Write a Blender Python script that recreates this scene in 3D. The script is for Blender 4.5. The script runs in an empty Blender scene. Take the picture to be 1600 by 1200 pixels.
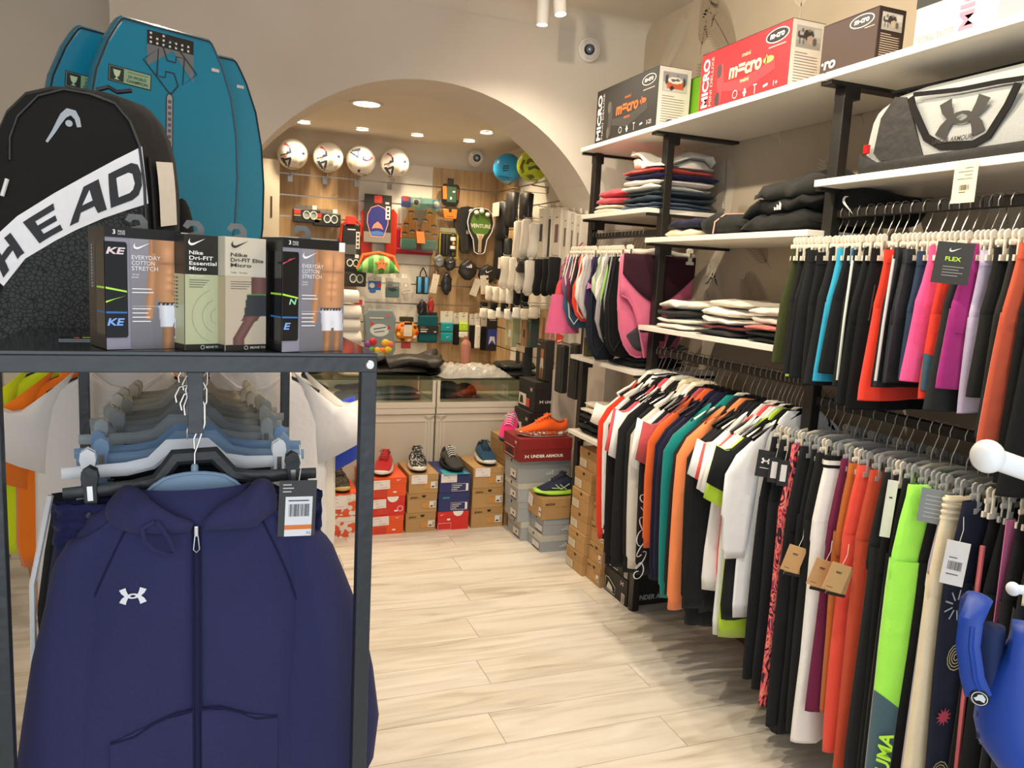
import bpy, math, random
from mathutils import Matrix, Vector, noise
SC = bpy.context.scene
COL = SC.collection
R = random.Random(7)
rad = math.radians
# ---------------------------------------------------------------- camera
F = 1210.0; H = 1.58
def _cam():
    y, p, r = rad(21.0), rad(7.97), rad(3.0)
    cy, sy = math.cos(y), math.sin(y)
    fwd = Vector((sy, cy, 0)); right = Vector((cy, -sy, 0)); up = Vector((0, 0, 1))
    f = fwd * math.cos(p) - up * math.sin(p); u = up * math.cos(p) + fwd * math.sin(p)
    return right * math.cos(r) + u * math.sin(r), u * math.cos(r) - right * math.sin(r), f
CR, CU, CF = _cam()
cd = bpy.data.cameras.new('camera'); cam = bpy.data.objects.new('camera', cd); COL.objects.link(cam)
cam.matrix_world = Matrix(((CR.x, CU.x, -CF.x, 0), (CR.y, CU.y, -CF.y, 0), (CR.z, CU.z, -CF.z, H), (0, 0, 0, 1)))
cd.sensor_width = 36.0; cd.lens = F / 1600 * 36.0; cd.clip_start = 0.05
SC.camera = cam
def at(ax, val, u, v):
    """world point of photo pixel (u, v) on the plane x|y|z = val"""
    d = CR * (u - 800) - CU * (v - 600) + CF * F
    k = 'xyz'.index(ax); o = (0, 0, H)
    return Vector((0, 0, H)) + d * ((val - o[k]) / d[k])
# ---------------------------------------------------------------- world, light, exposure
SC.view_settings.view_transform = 'Standard'; SC.view_settings.look = 'None'
SC.view_settings.gamma = 1.0; SC.view_settings.use_curve_mapping = False
SC.view_settings.exposure = 0.0
W = bpy.data.worlds.new('daylight'); SC.world = W; W.use_nodes = True
W.node_tree.nodes['Background'].inputs[0].default_value = (0.90, 0.94, 1.0, 1)
W.node_tree.nodes['Background'].inputs[1].default_value = 0.75
WARM = (1.0, 0.80, 0.54); WARM2 = (1.0, 0.86, 0.66)
def lamp(name, kind, loc, power, color, aim=None, **kw):
    l = bpy.data.lights.new(name, kind); l.energy = power; l.color = color
    for k, v in kw.items(): setattr(l, k, v)
    o = bpy.data.objects.new(name, l); COL.objects.link(o); o.location = loc
    if aim is not None:
        o.rotation_euler = (Vector(aim) - Vector(loc)).to_track_quat('-Z', 'Y').to_euler()
    return o
# daylight through the shop window behind the viewer
lamp('shop_window_daylight', 'AREA', (-0.2, -1.0, 1.6), 34, (0.80, 0.90, 1.0), aim=(-0.1, 2.5, 1.1), shape='RECTANGLE', size=2.2, size_y=2.2)
BACK_W = 24; FRONT_W = 66
# ---------------------------------------------------------------- materials
def lin(h):
    c = [int(h[i:i + 2], 16) / 255 for i in (0, 2, 4)]
    return tuple(x / 12.92 if x <= .04045 else ((x + .055) / 1.055) ** 2.4 for x in c)
_M = {}
def mat(hexc, kind='plain', rough=None, metal=0.0):
    """kind: plain, cloth, knit, gloss, metal, glass, clear, emit"""
    key = (hexc, kind, rough, metal)
    if key in _M: return _M[key]
    m = bpy.data.materials.new(kind + '_' + hexc); m.use_nodes = True
    nt = m.node_tree; b = nt.nodes['Principled BSDF']; L = nt.links.new
    c = lin(hexc); b.inputs['Base Color'].default_value = (*c, 1)
    rg = {'plain': .55, 'cloth': .9, 'knit': .95, 'gloss': .22, 'metal': .28, 'card': .62, 'satin': .45, 'print': .5}.get(kind, .5) if rough is None else rough
    b.inputs['Roughness'].default_value = rg
    b.inputs['Metallic'].default_value = 1.0 if kind == 'metal' else metal
    if kind in ('cloth', 'knit', 'satin', 'card'):
        tc = nt.nodes.new('ShaderNodeTexCoord'); n = nt.nodes.new('ShaderNodeTexNoise')
        n.inputs['Scale'].default_value = {'cloth': 420, 'knit': 300, 'satin': 60, 'card': 90}[kind]
        n.inputs['Detail'].default_value = 3
        L(tc.outputs['Object'], n.inputs['Vector'])
        mx = nt.nodes.new('ShaderNodeMix'); mx.data_type = 'RGBA'
        v = .16 if kind == 'knit' else .1 if kind == 'cloth' else .05
        mx.inputs[6].default_value = (*[x * (1 - v) for x in c], 1); mx.inputs[7].default_value = (*[min(1, x * (1 + v) + .002) for x in c], 1)
        L(n.outputs['Fac'], mx.inputs[0]); L(mx.outputs[2], b.inputs['Base Color'])
        n2 = nt.nodes.new('ShaderNodeTexNoise'); n2.inputs['Scale'].default_value = {'cloth': 26, 'knit': 22, 'satin': 30, 'card': 8}[kind]
        L(tc.outputs['Object'], n2.inputs['Vector'])
        bp = nt.nodes.new('ShaderNodeBump'); bp.inputs['Strength'].default_value = {'card': .06}.get(kind, .22); bp.inputs['Distance'].default_value = .012
        L(n2.outputs['Fac'], bp.inputs['Height']); L(bp.outputs[0], b.inputs['Normal'])
        if kind in ('cloth', 'knit'):
            b.inputs['Sheen Weight'].default_value = .22 if sum(c) > .25 else .05; b.inputs['Sheen Roughness'].default_value = .5
            b.inputs['Specular IOR Level'].default_value = .2
    if kind == 'glass':
        b.inputs['Transmission Weight'].default_value = 1.0; b.inputs['Roughness'].default_value = .02 if rough is None else rough
        b.inputs['IOR'].default_value = 1.3
    if kind == 'clear':   # thin clear plastic film
        nt.nodes.remove(b); o = nt.nodes['Material Output']
        t = nt.nodes.new('ShaderNodeBsdfTransparent'); g = nt.nodes.new('ShaderNodeBsdfGlossy'); mx = nt.nodes.new('ShaderNodeMixShader')
        t.inputs[0].default_value = (*c, 1); g.inputs['Roughness'].default_value = .12 if rough is None else rough
        lw = nt.nodes.new('ShaderNodeLayerWeight'); lw.inputs[0].default_value = .35
        mm = nt.nodes.new('ShaderNodeMath'); mm.operation = 'MULTIPLY_ADD'; mm.inputs[1].default_value = .6; mm.inputs[2].default_value = .08
        L(lw.outputs['Fresnel'], mm.inputs[0]); L(mm.outputs[0], mx.inputs[0]); L(t.outputs[0], mx.inputs[1]); L(g.outputs[0], mx.inputs[2]); L(mx.outputs[0], o.inputs[0])
    if kind == 'milky':   # translucent hanger plastic
        b.inputs['Roughness'].default_value = .25; b.inputs['Transmission Weight'].default_value = .45; b.inputs['IOR'].default_value = 1.2
    if kind == 'emit':
        b.inputs['Emission Color'].default_value = (*c, 1); b.inputs['Emission Strength'].default_value = rough or 6
        b.inputs['Roughness'].default_value = .4
    _M[key] = m
    return m
def nodes_mat(name, build):
    if name in _M: return _M[name]
    m = bpy.data.materials.new(name); m.use_nodes = True; nt = m.node_tree
    build(nt, nt.nodes['Principled BSDF'], nt.nodes.new, nt.links.new); _M[name] = m
    return m
def vcol_mat(rough=.45):
    def f(nt, b, N, L):
        a = N('ShaderNodeVertexColor'); a.layer_name = 'Col'; L(a.outputs[0], b.inputs['Base Color']); b.inputs['Roughness'].default_value = rough
    return nodes_mat('printed_card_%g' % rough, f)
def ramp_mat(name, stops, scale=(1, 1, 1), nscale=5, detail=4, rough=.6, tex='noise', bump=0, coord='Object', dist=0):
    def f(nt, b, N, L):
        tc = N('ShaderNodeTexCoord'); mp = N('ShaderNodeMapping'); mp.inputs['Scale'].default_value = scale
        L(tc.outputs[coord], mp.inputs[0])
        if tex == 'noise':
            t = N('ShaderNodeTexNoise'); t.inputs['Scale'].default_value = nscale; t.inputs['Detail'].default_value = detail; t.inputs['Distortion'].default_value = dist; out = t.outputs['Fac']
        elif tex == 'voronoi':
            t = N('ShaderNodeTexVoronoi'); t.feature = 'DISTANCE_TO_EDGE'; t.inputs['Scale'].default_value = nscale; out = t.outputs[0]
        elif tex == 'cells':
            t = N('ShaderNodeTexVoronoi'); t.inputs['Scale'].default_value = nscale; out = t.outputs['Color']
        else:
            t = N('ShaderNodeTexWave'); t.inputs['Scale'].default_value = nscale; t.inputs['Distortion'].default_value = dist; out = t.outputs['Fac']
        L(mp.outputs[0], t.inputs['Vector'])
        r = N('ShaderNodeValToRGB'); e = r.color_ramp.elements
        while len(e) < len(stops): e.new(.5)
        for q, (p, c) in zip(e, stops): q.position = p; q.color = (*lin(c), 1)
        L(out, r.inputs[0]); L(r.outputs[0], b.inputs['Base Color']); b.inputs['Roughness'].default_value = rough
        if bump:
            bp = N('ShaderNodeBump'); bp.inputs['Strength'].default_value = bump; bp.inputs['Distance'].default_value = .01
            L(out, bp.inputs['Height']); L(bp.outputs[0], b.inputs['Normal'])
    return nodes_mat(name, f)
# ---------------------------------------------------------------- mesh helpers
class G:
    def __init__(s): s.v = []; s.f = []; s.m = []
    def add(s, vs, fs, mi=0):
        o = len(s.v); s.v += [Vector(p) for p in vs]
        for f in fs: s.f.append([i + o for i in f]); s.m.append(mi)
        return s
    def box(s, a, b, mi=0, M=None):
        (x0, y0, z0), (x1, y1, z1) = a, b
        vs = [Vector(p) for p in ((x0, y0, z0), (x1, y0, z0), (x1, y1, z0), (x0, y1, z0), (x0, y0, z1), (x1, y0, z1), (x1, y1, z1), (x0, y1, z1))]
        if M is not None: vs = [M @ p for p in vs]
        return s.add(vs, [(0, 3, 2, 1), (4, 5, 6, 7), (0, 1, 5, 4), (1, 2, 6, 5), (2, 3, 7, 6), (3, 0, 4, 7)], mi)
    def cbox(s, c, d, mi=0, M=None):
        return s.box([c[i] - d[i] / 2 for i in range(3)], [c[i] + d[i] / 2 for i in range(3)], mi, M)
    def loft(s, rings, closed=True, cap=True, mi=0, M=None):
        n = len(rings[0]); vs = [Vector(p) for r in rings for p in r]
        if M is not None: vs = [M @ p for p in vs]
        fs = []
        for i in range(len(rings) - 1):
            for j in range(n if closed else n - 1):
                k = (j + 1) % n
                fs.append((i * n + j, i * n + k, (i + 1) * n + k, (i + 1) * n + j))
        if cap and closed: fs += [tuple(range(n))[::-1], tuple(range((len(rings) - 1) * n, len(rings) * n))]
        return s.add(vs, fs, mi)
    def tube(s, pts, r, n=8, cap=True, mi=0, M=None, flat=1.0, up=None):
        pts = [Vector(p) for p in pts]; k = len(pts); rs = r if isinstance(r, (list, tuple)) else [r] * k
        rings = []; prev = None
        for i, p in enumerate(pts):
            t = (pts[min(i + 1, k - 1)] - pts[max(i - 1, 0)]).normalized()
            if prev is None:
                a = Vector(up) if up else (Vector((0, 0, 1)) if abs(t.z) < .9 else Vector((1, 0, 0)))
            else: a = prev
            x = (a - t * a.dot(t)).normalized(); prev = x; y = t.cross(x)
            rings.append([p + x * (rs[i] * math.cos(6.28318 * j / n)) + y * (rs[i] * flat * math.sin(6.28318 * j / n)) for j in range(n)])
        return s.loft(rings, True, cap, mi, M)
    def lathe(s, prof, n=16, mi=0, M=None, cap=True):
        return s.loft([[(r * math.cos(6.28318 * j / n), r * math.sin(6.28318 * j / n), z) for j in range(n)] for r, z in prof], True, cap, mi, M)
    def ball(s, c, r, n=16, m=10, mi=0, sc=(1, 1, 1), M=None):
        T = Matrix.Translation(c) @ Matrix.Diagonal((*sc, 1))
        if M is not None: T = M @ T
        return s.lathe([(max(1e-4, r * math.sin(math.pi * i / m)), -r * math.cos(math.pi * i / m)) for i in range(m + 1)], n, mi, T)
    def poly(s, pts, M=None, th=0.0, mi=0, off=0.0):
        """flat outline in the xy plane of M, extruded th along its z"""
        n = len(pts); a = [Vector((p[0], p[1], off)) for p in pts]
        if M is not None: T = M
        else: T = Matrix()
        if th == 0: return s.add([T @ p for p in a], [tuple(range(n))], mi)
        b = [p + Vector((0, 0, th)) for p in a]
        return s.add([T @ p for p in a + b], [tuple(range(n))[::-1], tuple(range(n, 2 * n))] + [(i, (i + 1) % n, n + (i + 1) % n, n + i) for i in range(n)], mi)
    def ribbon(s, pts, w, M=None, mi=0, off=0.0):
        """flat strip along 2-D centre line pts with widths w"""
        k = len(pts); ws = w if isinstance(w, (list, tuple)) else [w] * k; vs = []
        for i, p in enumerate(pts):
            a, b = pts[max(0, i - 1)], pts[min(k - 1, i + 1)]
            dx, dy = b[0] - a[0], b[1] - a[1]; l = math.hypot(dx, dy) or 1
            nx, ny = -dy / l * ws[i] / 2, dx / l * ws[i] / 2
            vs += [Vector((p[0] + nx, p[1] + ny, off)), Vector((p[0] - nx, p[1] - ny, off))]
        if M is not None: vs = [M @ p for p in vs]
        return s.add(vs, [(2 * i, 2 * i + 1, 2 * i + 3, 2 * i + 2) for i in range(k - 1)], mi)
    def mesh(s, name, mats, smooth=False, inv=None):
        me = bpy.data.meshes.new(name)
        me.from_pydata([tuple(inv @ p) if inv is not None else tuple(p) for p in s.v], [], s.f)
        for m in (mats if isinstance(mats, (list, tuple)) else [mats]): me.materials.append(m)
        if max(s.m, default=0): me.polygons.foreach_set('material_index', s.m)
        if smooth:
            me.polygons.foreach_set('use_smooth', [True] * len(s.f))
            if smooth != 2: me.set_sharp_from_angle(angle=rad(38))
        me.update(); return me
    def build(s, name, mats, parent=None, smooth=False, world=False, bevel=0, label=None, stuff=False):
        inv = None
        if world and parent is not None: inv = WM(parent).inverted()
        o = bpy.data.objects.new(name, s.mesh(name, mats, smooth, inv)); COL.objects.link(o)
        if parent is not None: o.parent = parent
        if bevel:
            b = o.modifiers.new('edge', 'BEVEL'); b.width = bevel; b.segments = 2; b.limit_method = 'ANGLE'; b.angle_limit = rad(50)
        if label: o['label'] = label
        if stuff: o['kind'] = 'stuff'
        return o
def WM(o):
    m = o.matrix_basis.copy()
    return WM(o.parent) @ m if o.parent else m
def tag(o, label, cat, group=None):
    o['label'] = label; o['category'] = cat
    if group: o['group'] = group
    return o
def thing(name, label, cat, loc=(0, 0, 0), rz=0.0, group=None, rot=None):
    o = bpy.data.objects.new(name, None); COL.objects.link(o)
    o.location = loc; o.rotation_euler = rot if rot else (0, 0, rz); o.empty_display_size = .05
    return tag(o, label, cat, group)
def copy_tree(o, parent=None):
    c = o.copy(); COL.objects.link(c)
    if parent is not None: c.parent = parent
    for ch in list(o.children): copy_tree(ch, c)
    return c
def place(proto, used, loc, rz=None, label=None, rot=None):
    """first use moves the prototype itself, later uses copy it with its parts"""
    o = copy_tree(proto) if used else proto
    o.location = loc
    if rz is not None: o.rotation_euler = (0, 0, rz)
    if rot is not None: o.rotation_euler = rot
    if label: o['label'] = label
    return o
def struct(o): o['kind'] = 'structure'; return o
def frame(o, x, y):
    x = Vector(x).normalized(); n = x.cross(Vector(y)).normalized(); y = n.cross(x)
    return Matrix(((x.x, y.x, n.x, o[0]), (x.y, y.y, n.y, o[1]), (x.z, y.z, n.z, o[2]), (0, 0, 0, 1)))
_TX = {}
def text(s, M, h, m, parent=None, w=None, name='lettering', bold=0.0, align='l', off=.0006, slant=0.0, world=False, label=None, space=1.0):
    """lettering of cap height h (fitted to width w) lying on the plane M"""
    key = (s, bold, slant, space)
    if key not in _TX:
        cu = bpy.data.curves.new('lettering', 'FONT'); cu.body = s; cu.offset = bold; cu.resolution_u = 3; cu.shear = slant; cu.space_character = space; cu.space_line = .8
        ob = bpy.data.objects.new('lettering', cu); COL.objects.link(ob)
        me = bpy.data.meshes.new_from_object(ob); bpy.data.objects.remove(ob)
        _TX[key] = ([v.co.copy() for v in me.vertices], [tuple(p.vertices) for p in me.polygons]); bpy.data.meshes.remove(me)
    vs, fs = _TX[key]
    if not vs: return None
    x0 = min(v.x for v in vs); x1 = max(v.x for v in vs); y0 = min(v.y for v in vs); y1 = max(v.y for v in vs)
    sy = h / (y1 - y0); sx = w / (x1 - x0) if w else sy
    ox = {'l': 0, 'c': -(x1 - x0) * sx / 2, 'r': -(x1 - x0) * sx}[align]
    g = G(); g.add([M @ Vector(((v.x - x0) * sx + ox, (v.y - y0) * sy, off)) for v in vs], fs)
    return g.build(name, m, parent, world=world, label=label)
# flat emblems, drawn in the xy plane about the origin, unit size
SWOOSH = [(-.5, .02), (-.47, .13), (-.38, .26), (-.41, .12), (-.37, .03), (-.29, .0), (-.18, .02), (.5, .3), (-.16, -.09), (-.3, -.13), (-.42, -.1)]
def swoosh(g, M, s, mi=0, off=.0006):
    p = [(x * s, y * s) for x, y in SWOOSH]
    top = [p[2], p[3], p[4], p[5], p[6], p[7]]; bot = [p[2], p[1], p[0], p[10], p[9], p[8], p[7]]
    a = [p[2], p[3], p[4], p[5], p[6], p[7]]; b = [p[1], p[0], p[10], p[9], p[8]]
    vs = [M @ Vector((q[0], q[1], off)) for q in (p[2], p[3], p[4], p[5], p[6], p[7], p[8], p[9], p[10], p[0], p[1])]
    g.add(vs, [(0, 1, 10), (1, 9, 10), (1, 2, 8, 9), (2, 3, 7, 8), (3, 4, 6, 7), (4, 5, 6)], mi)
def crossed_arcs(g, M, s, mi=0, off=.0006):
    c = [(-.78, .62), (-.66, .32), (-.45, .04), (-.2, -.13), (0, -.17), (.2, -.13), (.45, .04), (.66, .32), (.78, .62)]
    w = [.52, .44, .28, .15, .11, .15, .28, .44, .52]
    for sg, o in ((1, 0), (-1, .0002)):
        g.ribbon([(x * s, y * s * sg) for x, y in c], [q * s for q in w], M, mi, off + o)
def three_bars(g, M, s, mi=0, off=.0006):
    for i, h in enumerate((.35, .62, .9)):
        x = (-.5 + .34 * i) * s
        g.poly([(x, 0), (x + .26 * s, 0), (x + .26 * s - .0 * s, h * s * .55), (x - .12 * s + .1 * s, h * s * .8)], M, 0, mi, off)
def paint(name, M, w, h, nx, ny, fn, parent=None, rough=.45, world=False, curve=None):
    """a printed picture: fn(u, v) in 0..1 gives the ink colour (linear rgb)"""
    vs = []; cs = []; fs = []
    for j in range(ny + 1):
        for i in range(nx + 1):
            u, v = i / nx, j / ny
            p = curve(u, v) if curve else Vector((u * w, v * h, 0))
            vs.append(M @ p); cs.append(fn(u, v))
    for j in range(ny):
        for i in range(nx):
            a = j * (nx + 1) + i; fs.append((a, a + 1, a + nx + 2, a + nx + 1))
    inv = WM(parent).inverted() if (world and parent is not None) else None
    me = bpy.data.meshes.new(name); me.from_pydata([tuple(inv @ p) if inv is not None else tuple(p) for p in vs], [], fs)
    ca = me.color_attributes.new('Col', 'FLOAT_COLOR', 'POINT')
    ca.data.foreach_set('color', [x for c in cs for x in (*c, 1)])
    me.materials.append(vcol_mat(rough)); me.polygons.foreach_set('use_smooth', [True] * len(fs)); me.update()
    o = bpy.data.objects.new(name, me); COL.objects.link(o)
    if parent is not None: o.parent = parent
    return o
def sup(n, a, b, e=2.6, ph=0.0):
    """super-ellipse points (x, y)"""
    r = []
    for j in range(n):
        t = 6.28318 * j / n + ph; c, s = math.cos(t), math.sin(t)
        r.append((math.copysign(abs(c) ** (2 / e), c) * a, math.copysign(abs(s) ** (2 / e), s) * b))
    return r
# ================================================================ the room
XR, XL, YA, YB, ZC = 2.25, -1.5, 4.05, 6.2, 3.0
plaster = ramp_mat('plaster', [(.3, 'd9d0c2'), (.7, 'dfd7ca')], nscale=3, rough=.9, bump=.03)
plaster_b = ramp_mat('plaster_back', [(.3, 'e2d8c6'), (.7, 'e6ddcd')], nscale=3, rough=.85)
wallpaper = ramp_mat('wallpaper', [(.3, 'b8ab96'), (.7, 'c2b5a0')], nscale=4, rough=.85)
# floor: laminate planks
fl = struct(G().box((XL, -1.2, -.06), (2.3, 6.3, -.006)).build('floor', mat('6b6258')))
def floor_mat(i):
    def f(nt, b, N, L):
        tc = N('ShaderNodeTexCoord'); mp = N('ShaderNodeMapping'); mp.inputs['Scale'].default_value = (.7, 5.5, 1); mp.inputs['Location'].default_value = (i * 3.7, i * 1.9, i)
        L(tc.outputs['Object'], mp.inputs[0])
        n = N('ShaderNodeTexNoise'); n.inputs['Scale'].default_value = 2.6; n.inputs['Detail'].default_value = 7; n.inputs['Distortion'].default_value = 1.1; L(mp.outputs[0], n.inputs['Vector'])
        r = N('ShaderNodeValToRGB'); e = r.color_ramp.elements; e.new(.5); e.new(.6)
        for q, (p, c) in zip(e, [(.2, ('ab9d8a', 'b3a694', 'ad9f89', 'a89a87')[i]), (.4, ('d0c7b8', 'd6cdbf', 'd2c8b7', 'cdc3b3')[i]), (.55, ('dfd7ca', 'e3dcd0', 'e0d7c8', 'dcd4c6')[i]), (.8, 'e8e2d8')]): q.position = p; q.color = (*lin(c), 1)
        L(n.outputs['Fac'], r.inputs[0]); L(r.outputs[0], b.inputs['Base Color']); b.inputs['Roughness'].default_value = .42
    return nodes_mat('laminate_%d' % i, f)
pw, pl = .19, 1.28
protos = []
j = 0; y = -.2
while y < 6.2:
    x = XL - ((j * .47) % 1.0) * pl
    while x < 2.3:
        x0, x1 = max(x, XL), min(x + pl, 2.3)
        if x1 - x0 > .05:
            G().box((x0 + .001, y + .001, -.006), (x1 - .001, y + pw - .001, 0)).build('plank', floor_mat(R.randrange(4)), fl)
        x += pl
    y += pw; j += 1
# right wall with wallpaper feathers
wr = struct(G().box((XR, -1.2, 0), (XR + .1, YA + .4, ZC + .1)).build('wall_right', wallpaper))
g = G()
def feather(g, y, z, a, s, mi):
    """a printed feather: quill and slanted barbs (lies on the wallpaper)"""
    c, sn = math.cos(a), math.sin(a)
    M = frame((XR - .0015, y, z), (0, -c, sn), (0, sn, c))
    g.ribbon([(0, 0), (.02 * s, .5 * s), (0, s)], [.012 * s, .008 * s, .003 * s], M, mi)
    for k in range(20):
        t = .12 + .84 * k / 20; l = s * .2 * math.sin(math.pi * min(1, t * .95 + .05)) ** .7
        for sd in (-1, 1):
            b = (.02 * s * math.sin(math.pi * t), t * s)
            g.ribbon([b, (b[0] + sd * l * .6, b[1] + l * .45), (b[0] + sd * l, b[1] + l * 1.0)], [.034 * s, .026 * s, .004 * s], M, mi, .0002 * (k % 3))
RF = random.Random(3)
for iy in range(9):
    for iz in range(6):
        feather(g, .9 + iy * .37 + RF.uniform(-.08, .08), .35 + iz * .47 + RF.uniform(-.1, .1), RF.uniform(-.9, .9), RF.uniform(.34, .5), RF.randrange(2))
g.build('feather_print', [mat('a3947e', 'print', .85), mat('d0c5b2', 'print', .85)], wr, stuff=True)
# wall with the arch
AX, AR, AZ = 1.05, 1.09, 1.46
arc = [(AX + AR * math.cos(t), AZ + AR * math.sin(t)) for t in [math.pi * i / 40 for i in range(41)]]
g = G(); y0, y1 = YA, YA + .42
xs0, xs1 = -.45, XR + .05
ring_o = [(AX + AR, 0)] + arc + [(AX - AR, 0)]
def out(p):   # matching point on the outer border
    x, z = p
    if z <= AZ + 1e-6: return (xs1 if x > AX else xs0, z)
    t = min((xs1 - AX) / (x - AX) if x > AX + 1e-6 else 1e9, (xs0 - AX) / (x - AX) if x < AX - 1e-6 else 1e9, (ZC + .1 - AZ) / (z - AZ))
    return (AX + (x - AX) * t, AZ + (z - AZ) * t)
pts = ring_o
op = [out(p) for p in pts]
def corner(i):
    a, b = op[i], op[i + 1]
    for c in ((xs1, ZC + .1), (xs0, ZC + .1)):
        if min(a[0], b[0]) - 1e-6 <= c[0] <= max(a[0], b[0]) + 1e-6 and abs(a[0] - b[0]) > 1e-6 and abs(a[1] - b[1]) > 1e-6: return c
for yy in (y0, y1):
    for i in range(len(pts) - 1):
        q = [pts[i], pts[i + 1], op[i + 1], op[i]]
        c = corner(i)
        if c: q = [pts[i], pts[i + 1], op[i + 1], c, op[i]]
        g.add([(p[0], yy, p[1]) for p in q], [tuple(range(len(q))) if yy == y0 else tuple(range(len(q)))[::-1]])
for i in range(len(pts) - 1):
    a, b = pts[i], pts[i + 1]
    g.add([(a[0], y0, a[1]), (b[0], y0, b[1]), (b[0], y1, b[1]), (a[0], y1, a[1])], [(0, 1, 2, 3)])
g.add([(xs0, y0, 0), (xs0, y1, 0), (xs0, y1, ZC + .1), (xs0, y0, ZC + .1)], [(0, 1, 2, 3)])
struct(g.build('wall_arch', plaster))
# recess beside the arch with the lower vault arch
g = G(); rc = [(-.93 - .62 + .62 * math.cos(t) * 1.15, 1.75 + .75 * math.sin(t)) for t in [math.pi / 2 * i / 14 for i in range(15)]]
yr = YA + .33
for i in range(14):
    a, b = rc[i], rc[i + 1]
    g.add([(a[0], yr, a[1]), (b[0], yr, b[1]), (xs0 + .01, yr, b[1]), (xs0 + .01, yr, a[1])], [(0, 1, 2, 3)])
    g.add([(a[0], yr, a[1]), (b[0], yr, b[1]), (b[0], yr + .3, b[1]), (a[0], yr + .3, a[1])], [(0, 1, 2, 3)])
g.add([(rc[-1][0] , yr, rc[-1][1]), (xs0 + .01, yr, rc[-1][1]), (xs0 + .01, yr, ZC), (XL, yr, ZC), (XL, yr, rc[-1][1])], [(0, 1, 2, 3, 4)])
g.add([(rc[0][0], yr, 0), (xs0 + .01, yr, 0), (xs0 + .01, yr, rc[0][1]), (rc[0][0], yr, rc[0][1])], [(0, 1, 2, 3)])
g.box((XL - .1, yr + .3, 0), (xs0, yr + .36, ZC))
struct(g.build('wall_recess', plaster))
struct(G().box((XL - .1, -1.2, 0), (XL, YA + .8, ZC + .1)).build('wall_left', plaster))
# ceiling with a coved edge towards the arch wall
g = G(); g.box((XL - .1, -1.2, ZC), (XR + .1, YA + .5, ZC + .1))
cv = [(YA - .09 + .09 * math.sin(t), ZC - .09 + .09 * math.cos(t)) for t in [math.pi / 2 * i / 8 for i in range(9)]]
g.loft([[(x, yy - .001, zz) for yy, zz in cv] for x in (XL, XR)], closed=False)
struct(g.build('ceiling', plaster, smooth=True))
# back room shell
BX0, BX1 = -.9, 2.18
ZB = 2.56
g = G(); g.box((BX0, YA + .42, ZB), (BX1 + .1, YB + .05, ZB + .1))
cv = [(YB - .16 + .16 * math.sin(t), ZB - .16 + .16 * math.cos(t)) for t in [math.pi / 2 * i / 8 for i in range(9)]]
g.loft([[(x, yy - .002, zz) for yy, zz in cv] for x in (BX0, BX1)], closed=False)
struct(g.build('ceiling_back', plaster_b, smooth=True))
wb = struct(G().box((BX0, YB, 0), (BX1 + .1, YB + .1, ZB + .1)).build('wall_back', plaster_b))
wsr = struct(G().box((BX1, YA + .42, 0), (BX1 + .1, YB, ZB + .1)).build('wall_back_right', plaster_b))
struct(G().box((BX0 - .1, YA + .42, 0), (BX0, YB, ZB + .1)).build('wall_back_left', plaster_b))
# cream pier panel beside the slat wall with a dark slot
px_ = at('y', 6.05, 436, 300).x
g = G().box((-.5, 6.0, 0), (px_, YB, 2.32)); pier = struct(g.build('trim_1', mat('e6dac4', 'plain', .7)))
p = at('y', 5.999, 424, 323); G().cbox((p.x, 5.999, p.z), (.012, .004, .15)).build('slot', mat('4a3c2a'), pier)
# slat wall: boards between aluminium rails
oak = ramp_mat('oak_board', [(.25, '9a7a52'), (.5, 'bd9c70'), (.75, 'cdb088')], scale=(9, 9, .55), nscale=2.2, detail=6, rough=.5, dist=.8)
white_b = mat('e9e2d4', 'plain', .45)
SX = [at('y', 6.17, u, v).x for u, v in ((436, 264), (561, 262), (677, 260))] + [BX1 - .02]
ztop = at('y', 6.17, 457, 236).z
dz = .156
for r_ in range(14):
    zt = 2.40 - r_ * dz - (0 if r_ else 0)
    for c in range(3):
        G().box((SX[c] + .001, 6.165, zt - dz + .008), (SX[c + 1] - .001, YB, zt - .002)).build('board', (oak, white_b, oak)[c], wb)
    G().box((SX[0], 6.172, zt - dz - .002), (SX[3], YB, zt - dz + .008)).build('slot_rail', mat('b9b2a6', 'metal'), wb)
    for c, (a, b, m_) in enumerate(((YB - .53, YB - .035, oak), (YA + .55, YB - .531, white_b))):
        G().box((2.145, a + .001, zt - dz + .008), (BX1, b - .001, zt - .002)).build('board', m_, wsr)
    G().box((2.152, YA + .55, zt - dz - .002), (BX1, YB - .035, zt - dz + .008)).build('slot_rail', mat('b9b2a6', 'metal'), wsr)
# skirting, red-brown, under the hanging rails
struct(G().box((2.2, .6, 0), (XR, 3.95, .09)).build('baseboard_right', mat('6e3320', 'plain', .5)))
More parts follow.
